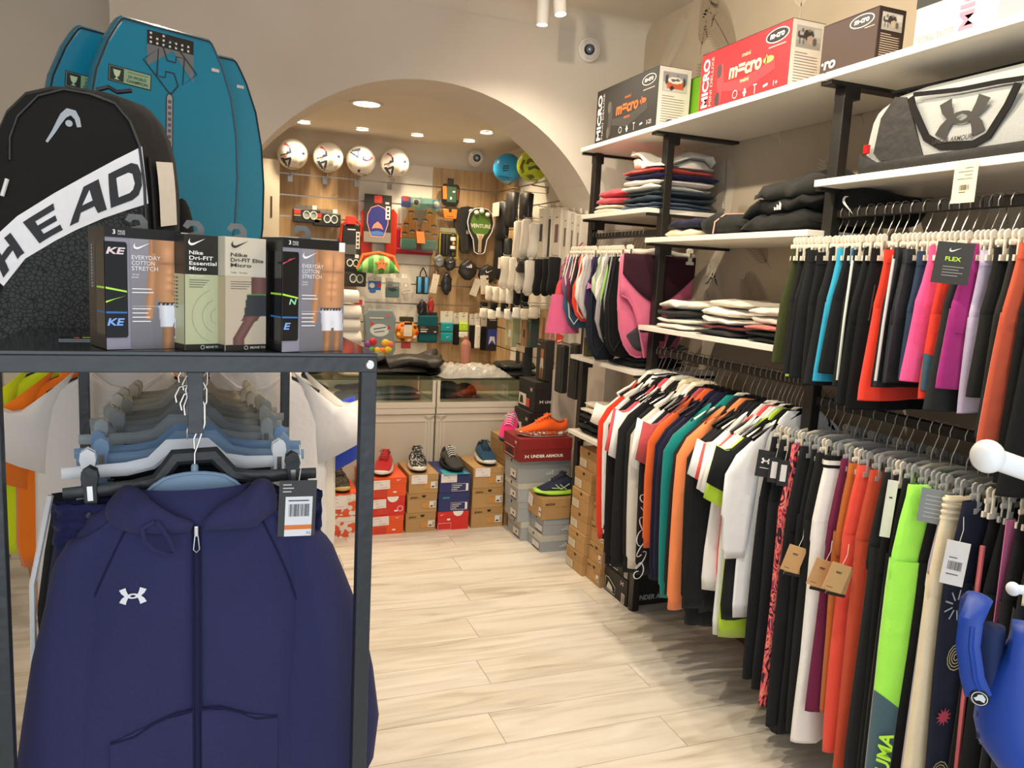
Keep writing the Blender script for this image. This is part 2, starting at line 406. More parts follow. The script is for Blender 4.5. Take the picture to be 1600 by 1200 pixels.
# ---------------------------------------------------------------- lamps
def downlight(u, v, r, power, lab, spin=0):
    p = at('z', ZB, u, v)
    t = thing('ceiling_downlight', lab, 'light', (p.x, p.y, ZB), 0, None)
    G().lathe([(r * .78, -.001), (r, -.004), (r, -.009), (r * .8, -.009), (r * .78, -.001)], 24, cap=False).build('trim_ring', mat('e8e2d6', 'plain', .4), t, smooth=True)
    G().lathe([(1e-4, -.003), (r * .78, -.003)], 24, cap=False).build('lens', mat('fff1dc', 'emit', 14), t)
    lamp('downlight_lamp', 'SPOT', (p.x, p.y, ZB - .03), power, WARM, aim=(p.x, p.y + spin, 0), spot_size=rad(125), spot_blend=.6, shadow_soft_size=.04)
    return t
for k, (u, v, n) in enumerate(((475, 190, 'small recessed ceiling downlight above the first patterned football'), (566, 201, 'small recessed ceiling downlight above the third patterned football'), (652, 210, 'small recessed ceiling downlight over the cream slat boards'), (733, 219, 'small recessed ceiling downlight closest to the dome camera'), (760, 206, 'small recessed ceiling downlight near the arch, in front of the dome camera'))):
    downlight(u, v, .055, BACK_W, n, .1)
big = downlight(573, 161, .10, BACK_W * 1.3, 'large round recessed ceiling light with dark grille, closest to the arch top')
G().box((-.05, -.012, -.0105), (.05, .012, -.009)).build('grille', mat('8a7a60'), big)
# spotlights on the front ceiling
def spotlight(loc, aim, power, lab, link=True):
    t = thing('ceiling_spotlight', lab, 'spotlight', loc)
    G().lathe([(.05, ZC - loc[2] - .02), (.05, ZC - loc[2])], 20).build('ceiling_plate', mat('e9e6df', 'plain', .4), t, smooth=True)
    G().tube([(0, 0, .02), (0, 0, ZC - loc[2] - .02)], .008).build('stem', mat('e0ddd6'), t, smooth=True)
    d = (Vector(aim) - Vector(loc)).normalized(); q = d.to_track_quat('Z', 'Y').to_matrix().to_4x4()
    G().lathe([(.028, -.10), (.03, -.098), (.03, .06), (.026, .06), (.026, .045), (1e-4, .045)], 24, M=q).build('barrel', mat('efece6', 'plain', .4), t, smooth=True)
    G().lathe([(1e-4, .05), (.026, .05)], 24, M=q, cap=False).build('lens', mat('fff3e0', 'emit', 10), t)
    l = Vector(loc) + d * .075
    lamp('spot_lamp', 'SPOT', l, power, WARM2, aim=aim, spot_size=rad(150), spot_blend=.8, shadow_soft_size=.025)
    return t
s1 = at('y', 3.5, 868, 12); s2 = at('y', 3.55, 858, 14)
spotlight((s1.x + .02, 3.5, s1.z + .03), (s1.x + .15, 3.0, 0), FRONT_W * .3, 'white ceiling spotlight barrel tilted so its lit lens shows')
spotlight((s2.x - .01, 3.6, s2.z), (s2.x, 3.6, 0), FRONT_W * .4, 'white ceiling spotlight barrel pointing straight down beside the tilted one')
for k, (x, y) in enumerate(((1.4, 2.5), (1.4, 1.5), (1.35, .6), (-.1, 2.9), (.2, 1.0), (.55, 2.45), (.6, 1.4))):
    spotlight((x, y, 2.86), (x + .12, y, 0) if x > 1 else (2.2, y + .2, 1.5) if x > .4 else (x, y, 0), FRONT_W * (.42 if y < 1 and x > 1 else .6 if x > 1 else 1.15 if x > .4 else .32), ('white ceiling spotlight above the orange sweatshirt end of the middle rail', 'white ceiling spotlight above the lower front rail', 'white ceiling spotlight above the clog stand', 'white ceiling spotlight behind the bodyboards', 'white ceiling spotlight above the front clothes rack', 'white ceiling spotlight over the aisle turned to the folded tees', 'white ceiling spotlight over the aisle turned to the duffel bag')[k])
# dome cameras
def dome(c, n, r, lab):
    """c on the surface, n its outward normal"""
    t = thing('dome_camera', lab, 'camera', c)
    q = Vector(n).to_track_quat('Z', 'Y').to_matrix().to_4x4()
    G().lathe([(r * 1.05, 0), (r * 1.05, .02), (r * .95, .035), (1e-4, .035)], 28, M=q).build('base_ring', mat('e9e6e0', 'plain', .4), t, smooth=True)
    G().ball((0, 0, .035), r * .86, 24, 14, M=q).build('ball', mat('f2f0ec', 'gloss'), t, smooth=True)
    f = (Vector((0, 0, H)) - Vector(c)).normalized(); q2 = f.to_track_quat('Z', 'Y').to_matrix().to_4x4()
    cc = q @ Vector((0, 0, .035))
    G().lathe([(r * .45, r * .7), (r * .45, r * .9), (r * .33, r * .92), (r * .3, r * .85), (1e-4, r * .85)], 22, M=Matrix.Translation(cc) @ q2).build('lens_ring', mat('1c1a18', 'gloss'), t, smooth=True)
    return t
dome(at('y', YA, 919, 79), (-.25, -1, -.1), .062, 'white dome security camera on the arch wall above the stacked boxes')
p = at('z', 2.5, 764, 238); dome((p.x, 6.12, 2.5), (0, -1, -.2), .065, 'white dome security camera in the back room above the oak boards')
# ================================================================ wall shelving with rails
PX = 1.882
blk = mat('1b1815', 'plain', .45)
shw = mat('ece6da', 'plain', .4)
SH = thing('shelving_unit', 'black steel wall shelving with white shelf boards and clothes rails', 'shelving', (PX, 3.12, 0))
for y, z1 in ((3.83, 2.29), (3.12, 2.30), (2.07, 2.36), (1.02, 2.36)):
    po = G().box((PX - .012, y - .022, 0), (PX + .026, y + .022, z1)).build('post', blk, SH, world=True, bevel=.003)
    G().lathe([(.022, 0), (.022, .012), (.01, .02)], 14, M=Matrix.Translation((PX + .006, y, 0))).build('foot', blk, po, world=False, smooth=True).matrix_parent_inverse = Matrix.Translation((-PX, -3.12, 0))
def shelf(y0, y1, zb, x0=1.80, x1=XR - .004):
    G().box((x0, y0 + .004, zb), (x1, y1 - .004, zb + .022)).build('shelf_board', shw, SH, world=True, bevel=.002)
    for y in (y0 + .012, y1 - .012):
        G().box((x0 + .012, y - .012, zb - .012), (x1, y + .012, zb)).build('bracket', blk, SH, world=True)
        G().box((PX - .01, y - .012, zb - .05), (PX + .05, y + .012, zb - .012)).build('bracket_hook', blk, SH, world=True)
shelf(3.12, 3.86, 2.245); shelf(2.07, 3.12, 2.245); shelf(1.02, 2.07, 2.245)
shelf(3.12, 3.80, 1.893); shelf(2.07, 3.12, 1.757); shelf(2.07, 3.12, 1.365); shelf(1.02, 2.07, 1.913)
shelf(3.12, 3.83, 1.15); shelf(3.12, 3.80, .742)
def rail(y0, y1, zb):
    G().box((1.888, y0, zb), (1.912, y1, zb + .03)).build('hanging_rail', blk, SH, world=True, bevel=.003)
rail(3.12, 3.83, 1.795); rail(2.07, 3.12, 1.252); rail(1.02, 2.07, 1.82); rail(1.02, 2.07, 1.20)
# wooden panel between the AB bay and the arch
struct(G().box((2.0, 4.47, 0), (2.16, 4.495, 1.0)).build('trim_2', mat('cfc8ba', 'plain', .5)))
G().box((2.232, 3.14, .762), (XR - .003, 3.82, 1.15)).build('back_panel', mat('d8d2c6', 'plain', .5), SH, world=True)
# ---------------------------------------------------------------- hangers
chrome = mat('c9c6c0', 'metal')
def hook(g, rise, mi=0, r=.0016, hw=.018):
    """hanger wire from the neck (0,0,0) up and over a rail whose top is at rise"""
    z = rise
    return g.tube([(0, 0, -.012), (0, 0, z * .22), (.006, 0, z * .36), (hw, 0, z * .62), (hw, 0, z * .86), (hw * .6, 0, z + .002), (0, 0, z + .005), (-hw * .6, 0, z + .002), (-hw, 0, z * .86), (-hw * .9, 0, z * .74)], r, 6, mi=mi)
def shirt_hanger(colr, rise, w=.2, kind='gloss', lab='', group=None, name='coat_hanger'):
    t = thing(name, lab, 'hanger', group=group)
    hook(G(), rise).build('hook', chrome, t, smooth=True)
    g = G()
    pts = [(-w, 0, -.105), (-w * .8, 0, -.082), (-w * .45, 0, -.05), (-w * .2, 0, -.022), (-.02, 0, -.01), (.02, 0, -.01), (w * .2, 0, -.022), (w * .45, 0, -.05), (w * .8, 0, -.082), (w, 0, -.105)]
    g.tube(pts, [.012, .013, .013, .014, .016, .016, .014, .013, .013, .012], 8, flat=.5, up=(0, 0, 1))
    g.build('shoulder_bar', mat(colr, kind), t, smooth=True)
    return t
def clip(g, x, z, mi=0, w=.026, h=.06, d=.010):
    """a pegged clip: two jaws, a round top and a foot plate"""
    for sy in (-1, 1):
        pts = [(x - w * .3, z - h * .5), (x + w * .3, z - h * .5), (x + w * .3, z + h * .1), (x + w * .42, z + h * .3), (x + w * .36, z + h * .46), (x, z + h * .55), (x - w * .36, z + h * .46), (x - w * .42, z + h * .3), (x - w * .3, z + h * .1)]
        M = Matrix(((1, 0, 0, 0), (0, 0, 1, sy * d * .8 - d * .25), (0, 1, 0, 0), (0, 0, 0, 1)))
        g.poly(pts, M, d * .5, mi)
        g.box((x - w * .62, sy * d * .8 - d * .3, z - h * .72), (x + w * .62, sy * d * .8 + d * .3, z - h * .48), mi)
def clip_hanger(colr, rise, w=.15, kind='plain', lab='', group=None, clipc=None, spread=None, drop=.03, bar=.009, cw=.026, ch=.06):
    """bar hanger with two sliding clips; clip jaws sit drop below the neck"""
    t = thing('clip_hanger', lab, 'hanger', group=group)
    hook(G(), rise).build('hook', chrome, t, smooth=True)
    g = G()
    g.tube([(-w, 0, -drop), (-w * .5, 0, -drop + .002), (-w * .3, 0, -drop + .01), (-.03, 0, -.008), (.03, 0, -.008), (w * .3, 0, -drop + .01), (w * .5, 0, -drop + .002), (w, 0, -drop)], [bar * .8, bar, bar, bar * 1.2, bar * 1.2, bar, bar, bar * .8], 6, flat=.45, up=(0, 0, 1))
    g.build('bar', mat(colr, kind), t, smooth=True)
    sp = spread or w * .86
    for x in (-sp, sp):
        c = G(); clip(c, x, -drop, 0, cw, ch)
        c = c.build('clip', mat(clipc or colr, kind), t)
        G().box((x - .004, -.0125, -drop - .012), (x + .004, .0125, -drop + .012)).build('spring', chrome, c)
    return t
# ---------------------------------------------------------------- hung garments (local: x along the hanger, -x towards the aisle)
def ripple(x, z, ph, A):
    return A * (math.sin(x * 31 + ph + z * 3) + .6 * math.sin(x * 67 + ph * 2.3 - z * 5)) * min(1, max(0, -z * 4))
def shirt(t, L, mats, sleeve='long', w=.2, th=.018, ph=0, collar=None, sl=None, flare=.0, cuff=None, cuffs2=None, neck=.07, body_w=None, hemw=None):
    """adds body, two sleeves (and collar, cuffs) to the garment t; z = 0 is the hanger neck"""
    bm = mats[0]; sm = mats[1] if len(mats) > 1 else bm
    bw = body_w or w + .03
    prof = [(-.004, neck, .5), (-.03, neck + .03, .6), (-.06, w * .62, .8), (-.092, w * .95, .85), (-.13, w + .012, .95), (-.2, bw, 1.05), (-.36, bw, 1.2), (-.55, bw + .004, 1.25), (-L * .93, hemw or bw, 1.2), (-L, (hemw or bw) - .008, 1.1), (-L + .006, (hemw or bw) - .02, .7)]
    rings = []
    for z, a, k in prof:
        rings.append([(x, y + ripple(x, z, ph, .007), z) for x, y in sup(18, a, th * k, 2.3)])
    g = G().loft(rings, cap=False); g.build('body', bm, t, smooth=2)
    for sd in (-1, 1):
        if sleeve == 'none': break
        if sleeve == 'long':
            l = sl or .74
            path = [(w * .82, -.07, .055, .8), (w + .012, -.125, .072, 1), (w + .04, -.22, .07, 1.05), (w + .048, -.36, .062, 1), (w + .046, -l * .72, .055, .95), (w + .044, -l * .93, .047, .9), (w + .042, -l * .945, .042, .8), (w + .042, -l, .040, .8), (w + .042, -l + .004, .03, .5)]
        else:
            l = sl or .25
            path = [(w * .82, -.07, .055, .8), (w + .012, -.125, .078, 1), (w + .042, -.17, .085, 1.0), (w + .062, -l, .092, .95), (w + .06, -l - .002, .08, .6)]
        rr = []
        for i, (x, z, a, k) in enumerate(path):
            nx, nz = (.75, -.66) if i == 0 else (.85, -.5) if i == 1 else (1, 0.0) if sleeve == 'long' else (.9, .42)
            rr.append([(sd * (x + nx * u), v * k + ripple(x + u, z, ph + sd, .004), z + nz * u * (1 if i < 2 or sleeve != 'long' else 0)) for u, v in sup(12, a, th * .95, 2.2)])
        s = G().loft(rr, cap=False).build('sleeve', sm, t, smooth=2)
        if cuff and sleeve == 'long':
            for z, c in cuff:
                G().loft([[(sd * (w + .042 + u), v, zz) for u, v in sup(12, .044, th * .9, 2.2)] for zz in (-l + z, -l + z + .022)]).build('cuff_band', c, s, smooth=2)
    if collar:
        g = G()
        rr = []
        for z, a, b in ((-.034, neck + .032, th * .8), (-.0, neck + .006, th * .95), (.016, neck - .012, th * 1.05), (.004, neck - .006, th * .5)):
            rr.append([(x, y, z + abs(x) * -.12) for x, y in sup(16, a, b, 2)])
        g.loft(rr, cap=False).build('collar', collar, t, smooth=2)
def pants(t, L, m, waist=.14, th=.016, leg=.085, hem=.06, crotch=.26, ph=0, band=None, split=.5, hemm=None, out=.0, bell=1.0):
    """waist, hips and two legs hanging from z = 0"""
    bm = m
    hip = waist * 1.12
    rings = [[(x, y + ripple(x, z, ph, .004), z) for x, y in sup(16, a, th * k, 2.4)] for z, a, k in ((.0, waist, .5), (-.002, waist, .7), (-.04, waist * 1.01, .9), (-.1, waist * 1.06, 1.05), (-crotch * .75, hip, 1.12), (-crotch, hip * 1.0, 1.1), (-crotch - .02, hip * .97, .8))]
    G().loft(rings, cap=False).build('hips', bm, t, smooth=2)
    if band:
        G().loft([[(x, y, z) for x, y in sup(16, waist * 1.012, th * k, 2.4)] for z, k in ((.002, .75), (-.018, 1.0), (-.036, 1.0))], cap=False).build('waistband', band, t, smooth=2)
    for sd in (-1, 1):
        rr = []
        for q in (0, .12, .35, .6, .85, .985, 1.0, .995):
            z = -crotch * .8 - (L - crotch * .8) * q
            a = leg + (hem - leg) * q; k = 1.13 if q < .98 else 1.0
            if q == .995: a *= .8; k = .6
            cx = (hip + .001 - leg + (leg - a) * .35 + (out * q)) * sd if q < .98 else cx
            rr.append([(cx + x, y * bell + ripple(cx + x, z, ph + 2, .006), z) for x, y in sup(12, a, th * k, 2.2)])
        G().loft(rr, cap=False).build('leg', hemm or bm, t, smooth=2)
def swing_tag(t, x, y, z, w, h, m, a=0.0, print_=None, rz=0.0, string=True, txt=None, tcol=None, name='swing_tag'):
    """card tag hanging in front (-y) of the garment"""
    M = Matrix.Translation((x, y, z)) @ Matrix.Rotation(rz, 4, 'Z') @ Matrix.Rotation(a, 4, 'Y')
    g = G().box((-w / 2, -.001, -h), (w / 2, .001, 0), 0, M)
    o = g.build(name, m, t)
    if string: G().tube([M @ Vector((0, 0, -.01)), M @ Vector((.004, .002, .03)), M @ Vector((0, .01, .06))], .0008, 5).build('tag_string', mat('d8d4cc'), o)
    return o, M @ frame((-w / 2, -.0012, -h), (1, 0, 0), (0, 0, 1))
def barcode(g, M, w, h, mi=0, off=.0004, n=14, seed=1):
    r = random.Random(seed); x = 0.0
    while x < w:
        b = w / n * r.choice((.3, .5, .8)); g.poly([(x, 0), (min(w, x + b), 0), (min(w, x + b), h), (x, h)], M, 0, mi, off); x += b + w / n * r.choice((.3, .5, .7))
def hlab(kind, lab):
    w = (kind + ' hanger holding the ' + lab).replace(',', '').split()
    return ' '.join(w[:15]) if w[14:15] not in (['the'], ['a'], ['and'], ['with'], ['in'], ['of'], ['on']) else ' '.join(w[:14])
# ---- shirts on the middle rail (z of rail bottom 1.252, neck at 1.175)
ZN = 1.172
K = lambda c: mat(c, 'cloth')
black, white_c = K('17171a'), K('e4e0d8')
SR = 'tops hanging on the middle rail'
shirts = [  # y, colour, type, length, sleeve length, label, extra
 (3.075, 'ece5d8', 'short', .80, .26, 'cream polo shirt with soft collar, first on the rail beside the tan shoe boxes', dict(collar=K('ece5d8'))),
 (3.045, 'e03a22', 'long', .78, .77, 'red long-sleeved top with black shoulders behind the striped-cuff white top', dict(two='1d1b1c')),
 (3.005, 'eceae6', 'long', .80, .755, 'white long-sleeved top with black stripes on collar and cuffs', dict(collar=K('eceae6'), stripes=1)),
 (2.955, '1a1a1c', 'long', .88, .86, 'black long-sleeved top directly in front of the striped-cuff white top', {}),
 (2.905, 'e8525c', 'short', .74, .36, 'coral pink short-sleeved shirt with its sleeve hanging over black tops', {}),
 (2.870, 'efebe6', 'short', .72, .37, 'white short-sleeved shirt beside the coral pink one', dict(collar=K('d8d0c4'))),
 (2.825, '1c1c1e', 'long', .86, .83, 'black long-sleeved top between the white tee and a beige-collared top', {}),
 (2.785, '202022', 'long', .84, .80, 'black long-sleeved top with folded beige collar', dict(collar=K('d9c9a8'))),
 (2.745, 'd8cfc2', 'long', .82, .80, 'beige long sweatshirt hanging below a white short sleeve', {}),
 (2.712, 'f2efe9', 'short', .70, .37, 'cream white short-sleeved tee next to the dusty red one', dict(collar=K('e9dcc0'))),
 (2.672, '201e22', 'long', .82, .80, 'black top with white script print down its side', dict(script=1)),
 (2.640, 'b04a4e', 'short', .70, .33, 'dusty red short-sleeved tee with an orange edge below', {}),
 (2.600, 'e5642c', 'long', .70, .66, 'thin orange long sleeve showing between dusty red and navy', dict(th=.01)),
 (2.560, '1b1c38', 'long', .80, .78, 'navy long-sleeved sweatshirt next to the teal one', {}),
 (2.520, '1f2036', 'long', .78, .76, 'dark navy long-sleeved sweatshirt touching the teal one', {}),
 (2.455, '077d78', 'long', .80, .80, 'teal long-sleeved sweatshirt with ribbed cuffs', dict(th=.024, w=.215)),
 (2.410, '2a2625', 'long', .80, .78, 'dark brown-black sweatshirt between teal and orange ones', {}),
 (2.375, 'f08a52', 'long', .82, .82, 'bright orange long-sleeved sweatshirt', dict(th=.022, w=.21)),
 (2.340, '212124', 'long', .82, .80, 'black hooded sweatshirt directly in front of the orange one', {}),
 (2.308, '18191c', 'long', .86, .85, 'black padded jacket whose hem hangs lowest on the rail', dict(th=.022)),
 (2.282, '1b1b1e', 'long', .80, .78, 'black top behind the white short sleeves', {}),
 (2.250, 'f0eeea', 'short', .70, .30, 'white tee with short sleeve flaring over the black tops', {}),
 (2.228, 'ef5a58', 'short', .66, .30, 'coral red tee peeking between two white tees', {}),
 (2.204, 'efe9e4', 'short', .72, .33, 'off-white tee with pinkish sleeve', {}),
 (2.182, 'e6e6e4', 'short', .84, .34, 'pale grey-white tee hanging long beside the lime one', {}),
 (2.160, 'b9d93a', 'short', .84, .36, 'lime green short-sleeved tee', {}),
 (2.138, '1a1b1d', 'short', .76, .30, 'black tee between the lime tee and the white long-sleeved top', {}),
 (2.112, 'eeeff0', 'long', .74, .52, 'white long-sleeved training top at the rail end beside the black leggings', {}),
]
HB = shirt_hanger('141416', 1.289 - ZN, lab='black plastic coat hanger on the middle rail', group='black coat hangers on the middle rail')
HC = shirt_hanger('e6dfd0', 1.289 - ZN, lab='cream plastic coat hanger on the middle rail', group='cream coat hangers on the middle rail')
ub = uc = 0
for k, (y, c, ty, L, sl, lab, ex) in enumerate(shirts):
    rz = R.uniform(-.025, .025) - .05
    t = thing('sweatshirt' if ty == 'long' else 't_shirt', lab, 'shirt', (1.9, y, ZN), rz, SR); t.rotation_euler.y = R.uniform(-.02, .03)
    m = K(c)
    ms = [K(ex['two']), m] if 'two' in ex else [m]
    st = {}
    if 'stripes' in ex: st['cuff'] = [(.0, black), (.044, black)]
    shirt(t, L, ms, ty, w=ex.get('w', .195 + R.uniform(-.01, .008)), th=ex.get('th', .0135), ph=k * 1.7, sl=sl, collar=ex.get('collar'), **st)
    if 'stripes' in ex:
        for i in range(2):
            G().loft([[(x, y_, z + abs(x) * -.12) for x, y_ in sup(16, .083 - i * .012 - q, .0165, 2)] for z, q in ((-.012 + i * .016, 0), (-.006 + i * .016, .004))], cap=False).build('collar_stripe', black, t, smooth=2)
    if 'script' in ex:
        Q = frame((-.268, -.0225, -.80), (0, 0, 1), (-1, 0, 0)); g = G(); q_ = 0.0
        for lp in range(7):
            g.ribbon([(q_ + .026 * math.cos(a_ * .5 + lp) + .008 * a_ * .4, .022 * math.sin(a_ * .5) + .004 * math.cos(lp * 2.1)) for a_ in range(13)], [.0022 + .003 * abs(math.sin(a_ * .5 + lp)) for a_ in range(13)], Q, 0, .0004 * (lp % 3))
            q_ += .05 + .008 * (lp % 2)
        g.build('script_print', mat('e8e6e2'), t)
    cream = k in (0, 2, 8, 15, 20, 21, 23, 26)
    h = place(HC if cream else HB, uc if cream else ub, (1.9, y, ZN), rz, hlab('cream plastic' if cream else 'black plastic', lab))
    if cream: uc += 1
    else: ub += 1
# ---- leggings and trousers on the lower front rail
ZL = 1.118
kraft = mat('c89f6e', 'card')
CP = 'trousers and leggings on the lower front rail'
legs = [ # y, colour, label, kwargs
 (2.055, '15171b', 'black leggings with square black swing tag, first on the lower rail', dict(L=.86, tag='ua')),
 (2.018, '1a1c20', 'black leggings with small white barcode strip below the waist', dict(L=.88, tag='strip')),
 (1.982, '121316', 'black leggings with a barcode strip, touching the pink patterned pair', dict(L=.9, tag='strip')),
 (1.948, 'c8395a', 'pink and black wavy-patterned leggings', dict(L=.9, pat=1)),
 (1.915, '1b1c1e', 'plain black leggings in front of the pink patterned pair', dict(L=.95)),
 (1.878, '17181a', 'plain black jogging trousers with kraft swing tag', dict(L=.96, leg=.09, hem=.075, tag='kraft')),
 (1.842, '1d1e20', 'black jogging trousers behind the white pair', dict(L=.93, leg=.09, hem=.07)),
 (1.795, 'e9e6e2', 'white jogging trousers with black and white striped waistband', dict(L=.93, leg=.1, hem=.075, stripe=1, th=.022, dx=-.02)),
 (1.748, '6d2343', 'maroon leggings beside the white trousers', dict(L=.80, leg=.1, hem=.09, tag='kraft')),
 (1.712, 'b0602a', 'rust orange leggings with a kraft tag at the waist', dict(L=.78, tag='band')),
 (1.676, 'e0503e', 'coral red leggings between rust orange and brick red', dict(L=.9, leg=.1, tag='kraft')),
 (1.632, 'b8452a', 'brick red jogging trousers', dict(L=.93, leg=.1, hem=.085, th=.02)),
 (1.590, '232425', 'black leggings with white capital letter N at the waist', dict(L=.92, N=1)),
 (1.560, '141517', 'black leggings with a long white paper tag', dict(L=.93, tag='white')),
 (1.525, '191a1b', 'black leggings behind the lime and teal pair', dict(L=.95)),
 (1.478, 'a4f25a', 'lime green leggings with slate teal lower legs', dict(L=.92, lime=1, th=.026, dx=-.03)),
 (1.442, '161719', 'black leggings with a grey care card clipped at the waist', dict(L=.94, tag='grey', dx=.03)),
 (1.412, 'b9b0cc', 'lavender leggings showing behind the cream trousers', dict(L=.94, hem=.07, dx=.03)),
 (1.372, 'e0d2b4', 'cream jogging trousers with ribbed waist', dict(L=.98, leg=.1, hem=.08, th=.024, rib=1, dx=-.022)),
 (1.325, '1a1f30', 'navy leggings with firework print and a white barcode tag', dict(L=.95, leg=.095, fire=1, tag='bar', dx=-.02)),
 (1.285, '18191b', 'black leggings with thin pink side stripe', dict(L=.95, line='c4626a', dx=.03)),
 (1.245, '131416', 'black leggings with a green and pink insert at the hip', dict(L=.95, ins=1, dx=.015)),
 (1.20, '1c1d1f', 'black leggings at the near end of the lower rail', dict(L=.95)),
 (1.155, '22242a', 'charcoal leggings at the near end of the lower rail', dict(L=.95)),
 (1.11, '101113', 'matt black leggings closest to the blue clog', dict(L=.95)),
]
HG = clip_hanger('c9cbc9', 1.232 - ZL, w=.16, kind='milky', lab='cloudy grey clip hanger on the lower front rail', group='cloudy clip hangers on the lower front rail', drop=.02)
HW = clip_hanger('ddd6c6', 1.232 - ZL, w=.16, lab='cream clip hanger on the lower front rail', group='cream clip hangers on the lower front rail', drop=.02)
u1 = u2 = 0
wave_pat = ramp_mat('wavy_print', [(.40, '1c1420'), (.44, 'd83e58'), (.56, 'f08a70'), (.60, '8a2a55')], scale=(1, 1, .5), nscale=34, detail=1, dist=2.5, rough=.8)
for k, (y, c, lab, kw) in enumerate(legs):
    rz = R.uniform(-.025, .025) - .05
    t = thing('leggings' if 'leggings' in lab else 'jogging_trousers', lab, 'trousers', (1.9 + kw.get('dx', R.uniform(-.012, .01)), y, ZL - .03), rz, CP); t.rotation_euler.y = R.uniform(-.012, .03)
    m = wave_pat if 'pat' in kw else K(c)
    a = dict(th=kw.get('th', .016), leg=kw.get('leg', .08), hem=kw.get('hem', .058), ph=k * 1.3, waist=.165)
    if 'stripe' in kw: a['band'] = black
    if 'lime' in kw: a['hemm'] = m
    pants(t, kw['L'], m, **a)
    if 'stripe' in kw:
        G().loft([[(x, y_, z) for x, y_ in sup(16, .169, .0245, 2.4)] for z in (-.012, -.026)], cap=False).build('waist_stripe', white_c, t, smooth=2)
    if 'rib' in kw:
        for i in range(4): G().loft([[(x, y_, -.012 - i * .016 + z) for x, y_ in sup(16, .168 + b, .022 + b, 2.4)] for z, b in ((.006, 0), (0, .004), (-.006, 0))], cap=False).build('rib', m, t, smooth=2)
    if 'lime' in kw:
        for sd in (-1, 1):
            rr = []
            for q in (.6, .68, .85, 1.003):
                w_ = .08 - .022 * q; cx = (.1858 - .08 + (.08 - w_) * .35) * sd; z = -.208 - .712 * q
                rr.append([(cx + x * 1.03, y_ + ripple(cx + x, z, a['ph'] + 2, .006), z + (.05 * (x * sd / w_) if q < .65 else 0)) for x, y_ in sup(12, w_, .031, 2.2)])
            lg = G().loft(rr, cap=False).build('lower_leg', K('46616c'), t, smooth=2)
            if sd < 0: text('PUMA', frame((-.158, -.031, -.835), (0, 0, 1), (-.75, .6, 0)) @ Matrix.Translation((0, -.018, .006)), .036, mat('b4ec3c'), t, w=.145, bold=.03, slant=.15)
    if 'N' in kw: text('N', frame((-.16, -.0215, -.075), (1, 0, 0), (0, 0, 1)), .05, mat('e9e9e6'), t, w=.055, bold=.03, slant=.2)
    if 'line' in kw: G().tube([(-.19, -.012, -.1), (-.187, -.016, -.5), (-.165, -.016, -.93)], .006, 6).build('side_stripe', mat(kw['line']), t)
    if 'ins' in kw:
        g = G(); M = frame((-.18, -.022, -.3), (1, 0, 0), (0, 0, 1))
        g.poly([(0, .28), (.03, .28), (.05, .12), (.01, .0)], M, .002, 0); g.poly([(.035, .28), (.075, .28), (.06, .16), (.05, .12)], M, .002, 1)
        g.build('hip_insert', [mat('c9709c'), mat('2f7d3e')], t)
    if 'fire' in kw:
        for (fx, fz, s, mi, n, inner) in ((-.165, -.26, .04, 0, 9, .35), (-.145, -.4, .035, 2, 9, .4), (-.16, -.56, .026, 1, 11, 0), (-.15, -.72, .035, 2, 8, .3), (-.15, -.80, .025, 0, 9, .4)):
            g = G(); M = frame((fx, -.023, fz), (1, 0, 0), (0, 0, 1))
            if inner == 0:
                g.poly([(s * (1 if i % 2 else .5) * math.cos(i * math.pi / n), s * (1 if i % 2 else .5) * math.sin(i * math.pi / n)) for i in range(2 * n)], M, 0, mi)
            elif mi == 2:
                for q in (.25, .5, .75, 1): g.ribbon([(s * q * .8 * math.cos(w_ * .52), s * q * math.sin(w_ * .52)) for w_ in range(13)], .003, M, mi)
            else:
                for i in range(n):
                    w_ = 6.283 * i / n; g.ribbon([(s * inner * math.cos(w_), s * inner * math.sin(w_)), (s * math.cos(w_), s * math.sin(w_))], .004, M, mi)
            g.build('firework_print', [mat('aab4bc'), mat('b8485a'), mat('b8b088')], t)
    tg = kw.get('tag')
    if tg == 'ua':
        o, M = swing_tag(t, -.2, -.03, -.04, .055, .09, mat('141416', 'card'), .05, rz=-.6)
        g = G(); crossed_arcs(g, M @ Matrix.Translation((.0275, .055, .0004)), .014); g.build('emblem', mat('e8e8e6'), o)
        G().poly([(.012, .03), (.043, .03), (.043, .032), (.012, .032)], M, 0, 0, .0006).build('small_print', mat('e8e8e6'), o)
    elif tg == 'strip':
        o, M = swing_tag(t, -.198, -.028, -.05, .034, .085, mat('131315', 'card'), .03, rz=-.6)
        G().poly([(.008, .015), (.026, .015), (.026, .07), (.008, .07)], M, 0, 0, .0006).build('barcode_strip', mat('d8d4d4'), o)
    elif tg == 'kraft':
        o, M = swing_tag(t, -.205, -.036, -.27 - .015 * (k % 3), .06, .085, kraft, .28, rz=-.25)
        text('wwr', M @ Matrix.Translation((.02, .055, 0)), .007, mat('3a2c1c'), o, w=.018, bold=.02); text('—', M @ Matrix.Translation((.008, .01, 0)), .0015, mat('5a4830'), o, w=.02)
        o, M = swing_tag(t, -.195, -.03, -.285 - .015 * (k % 3), .06, .085, mat('b08a5c', 'card'), .18, rz=-.25, string=False, name='second_tag')
        G().poly([(0, 0), (.06, 0), (.06, .009), (0, .009)], M, 0, 0, .0006).build('tag_band', mat('1f1b18'), o)
    elif tg == 'band':
        o, M = swing_tag(t, -.13, -.026, -.01, .06, .09, kraft, -.1)
    elif tg == 'white':
        o, M = swing_tag(t, -.195, -.03, -.005, .026, .16, mat('dcd8d2', 'card'), .03, string=False, rz=-.6); text('-', M @ Matrix.Translation((.009, .11, 0)), .004, mat('222222'), o, w=.008)
    elif tg == 'grey':
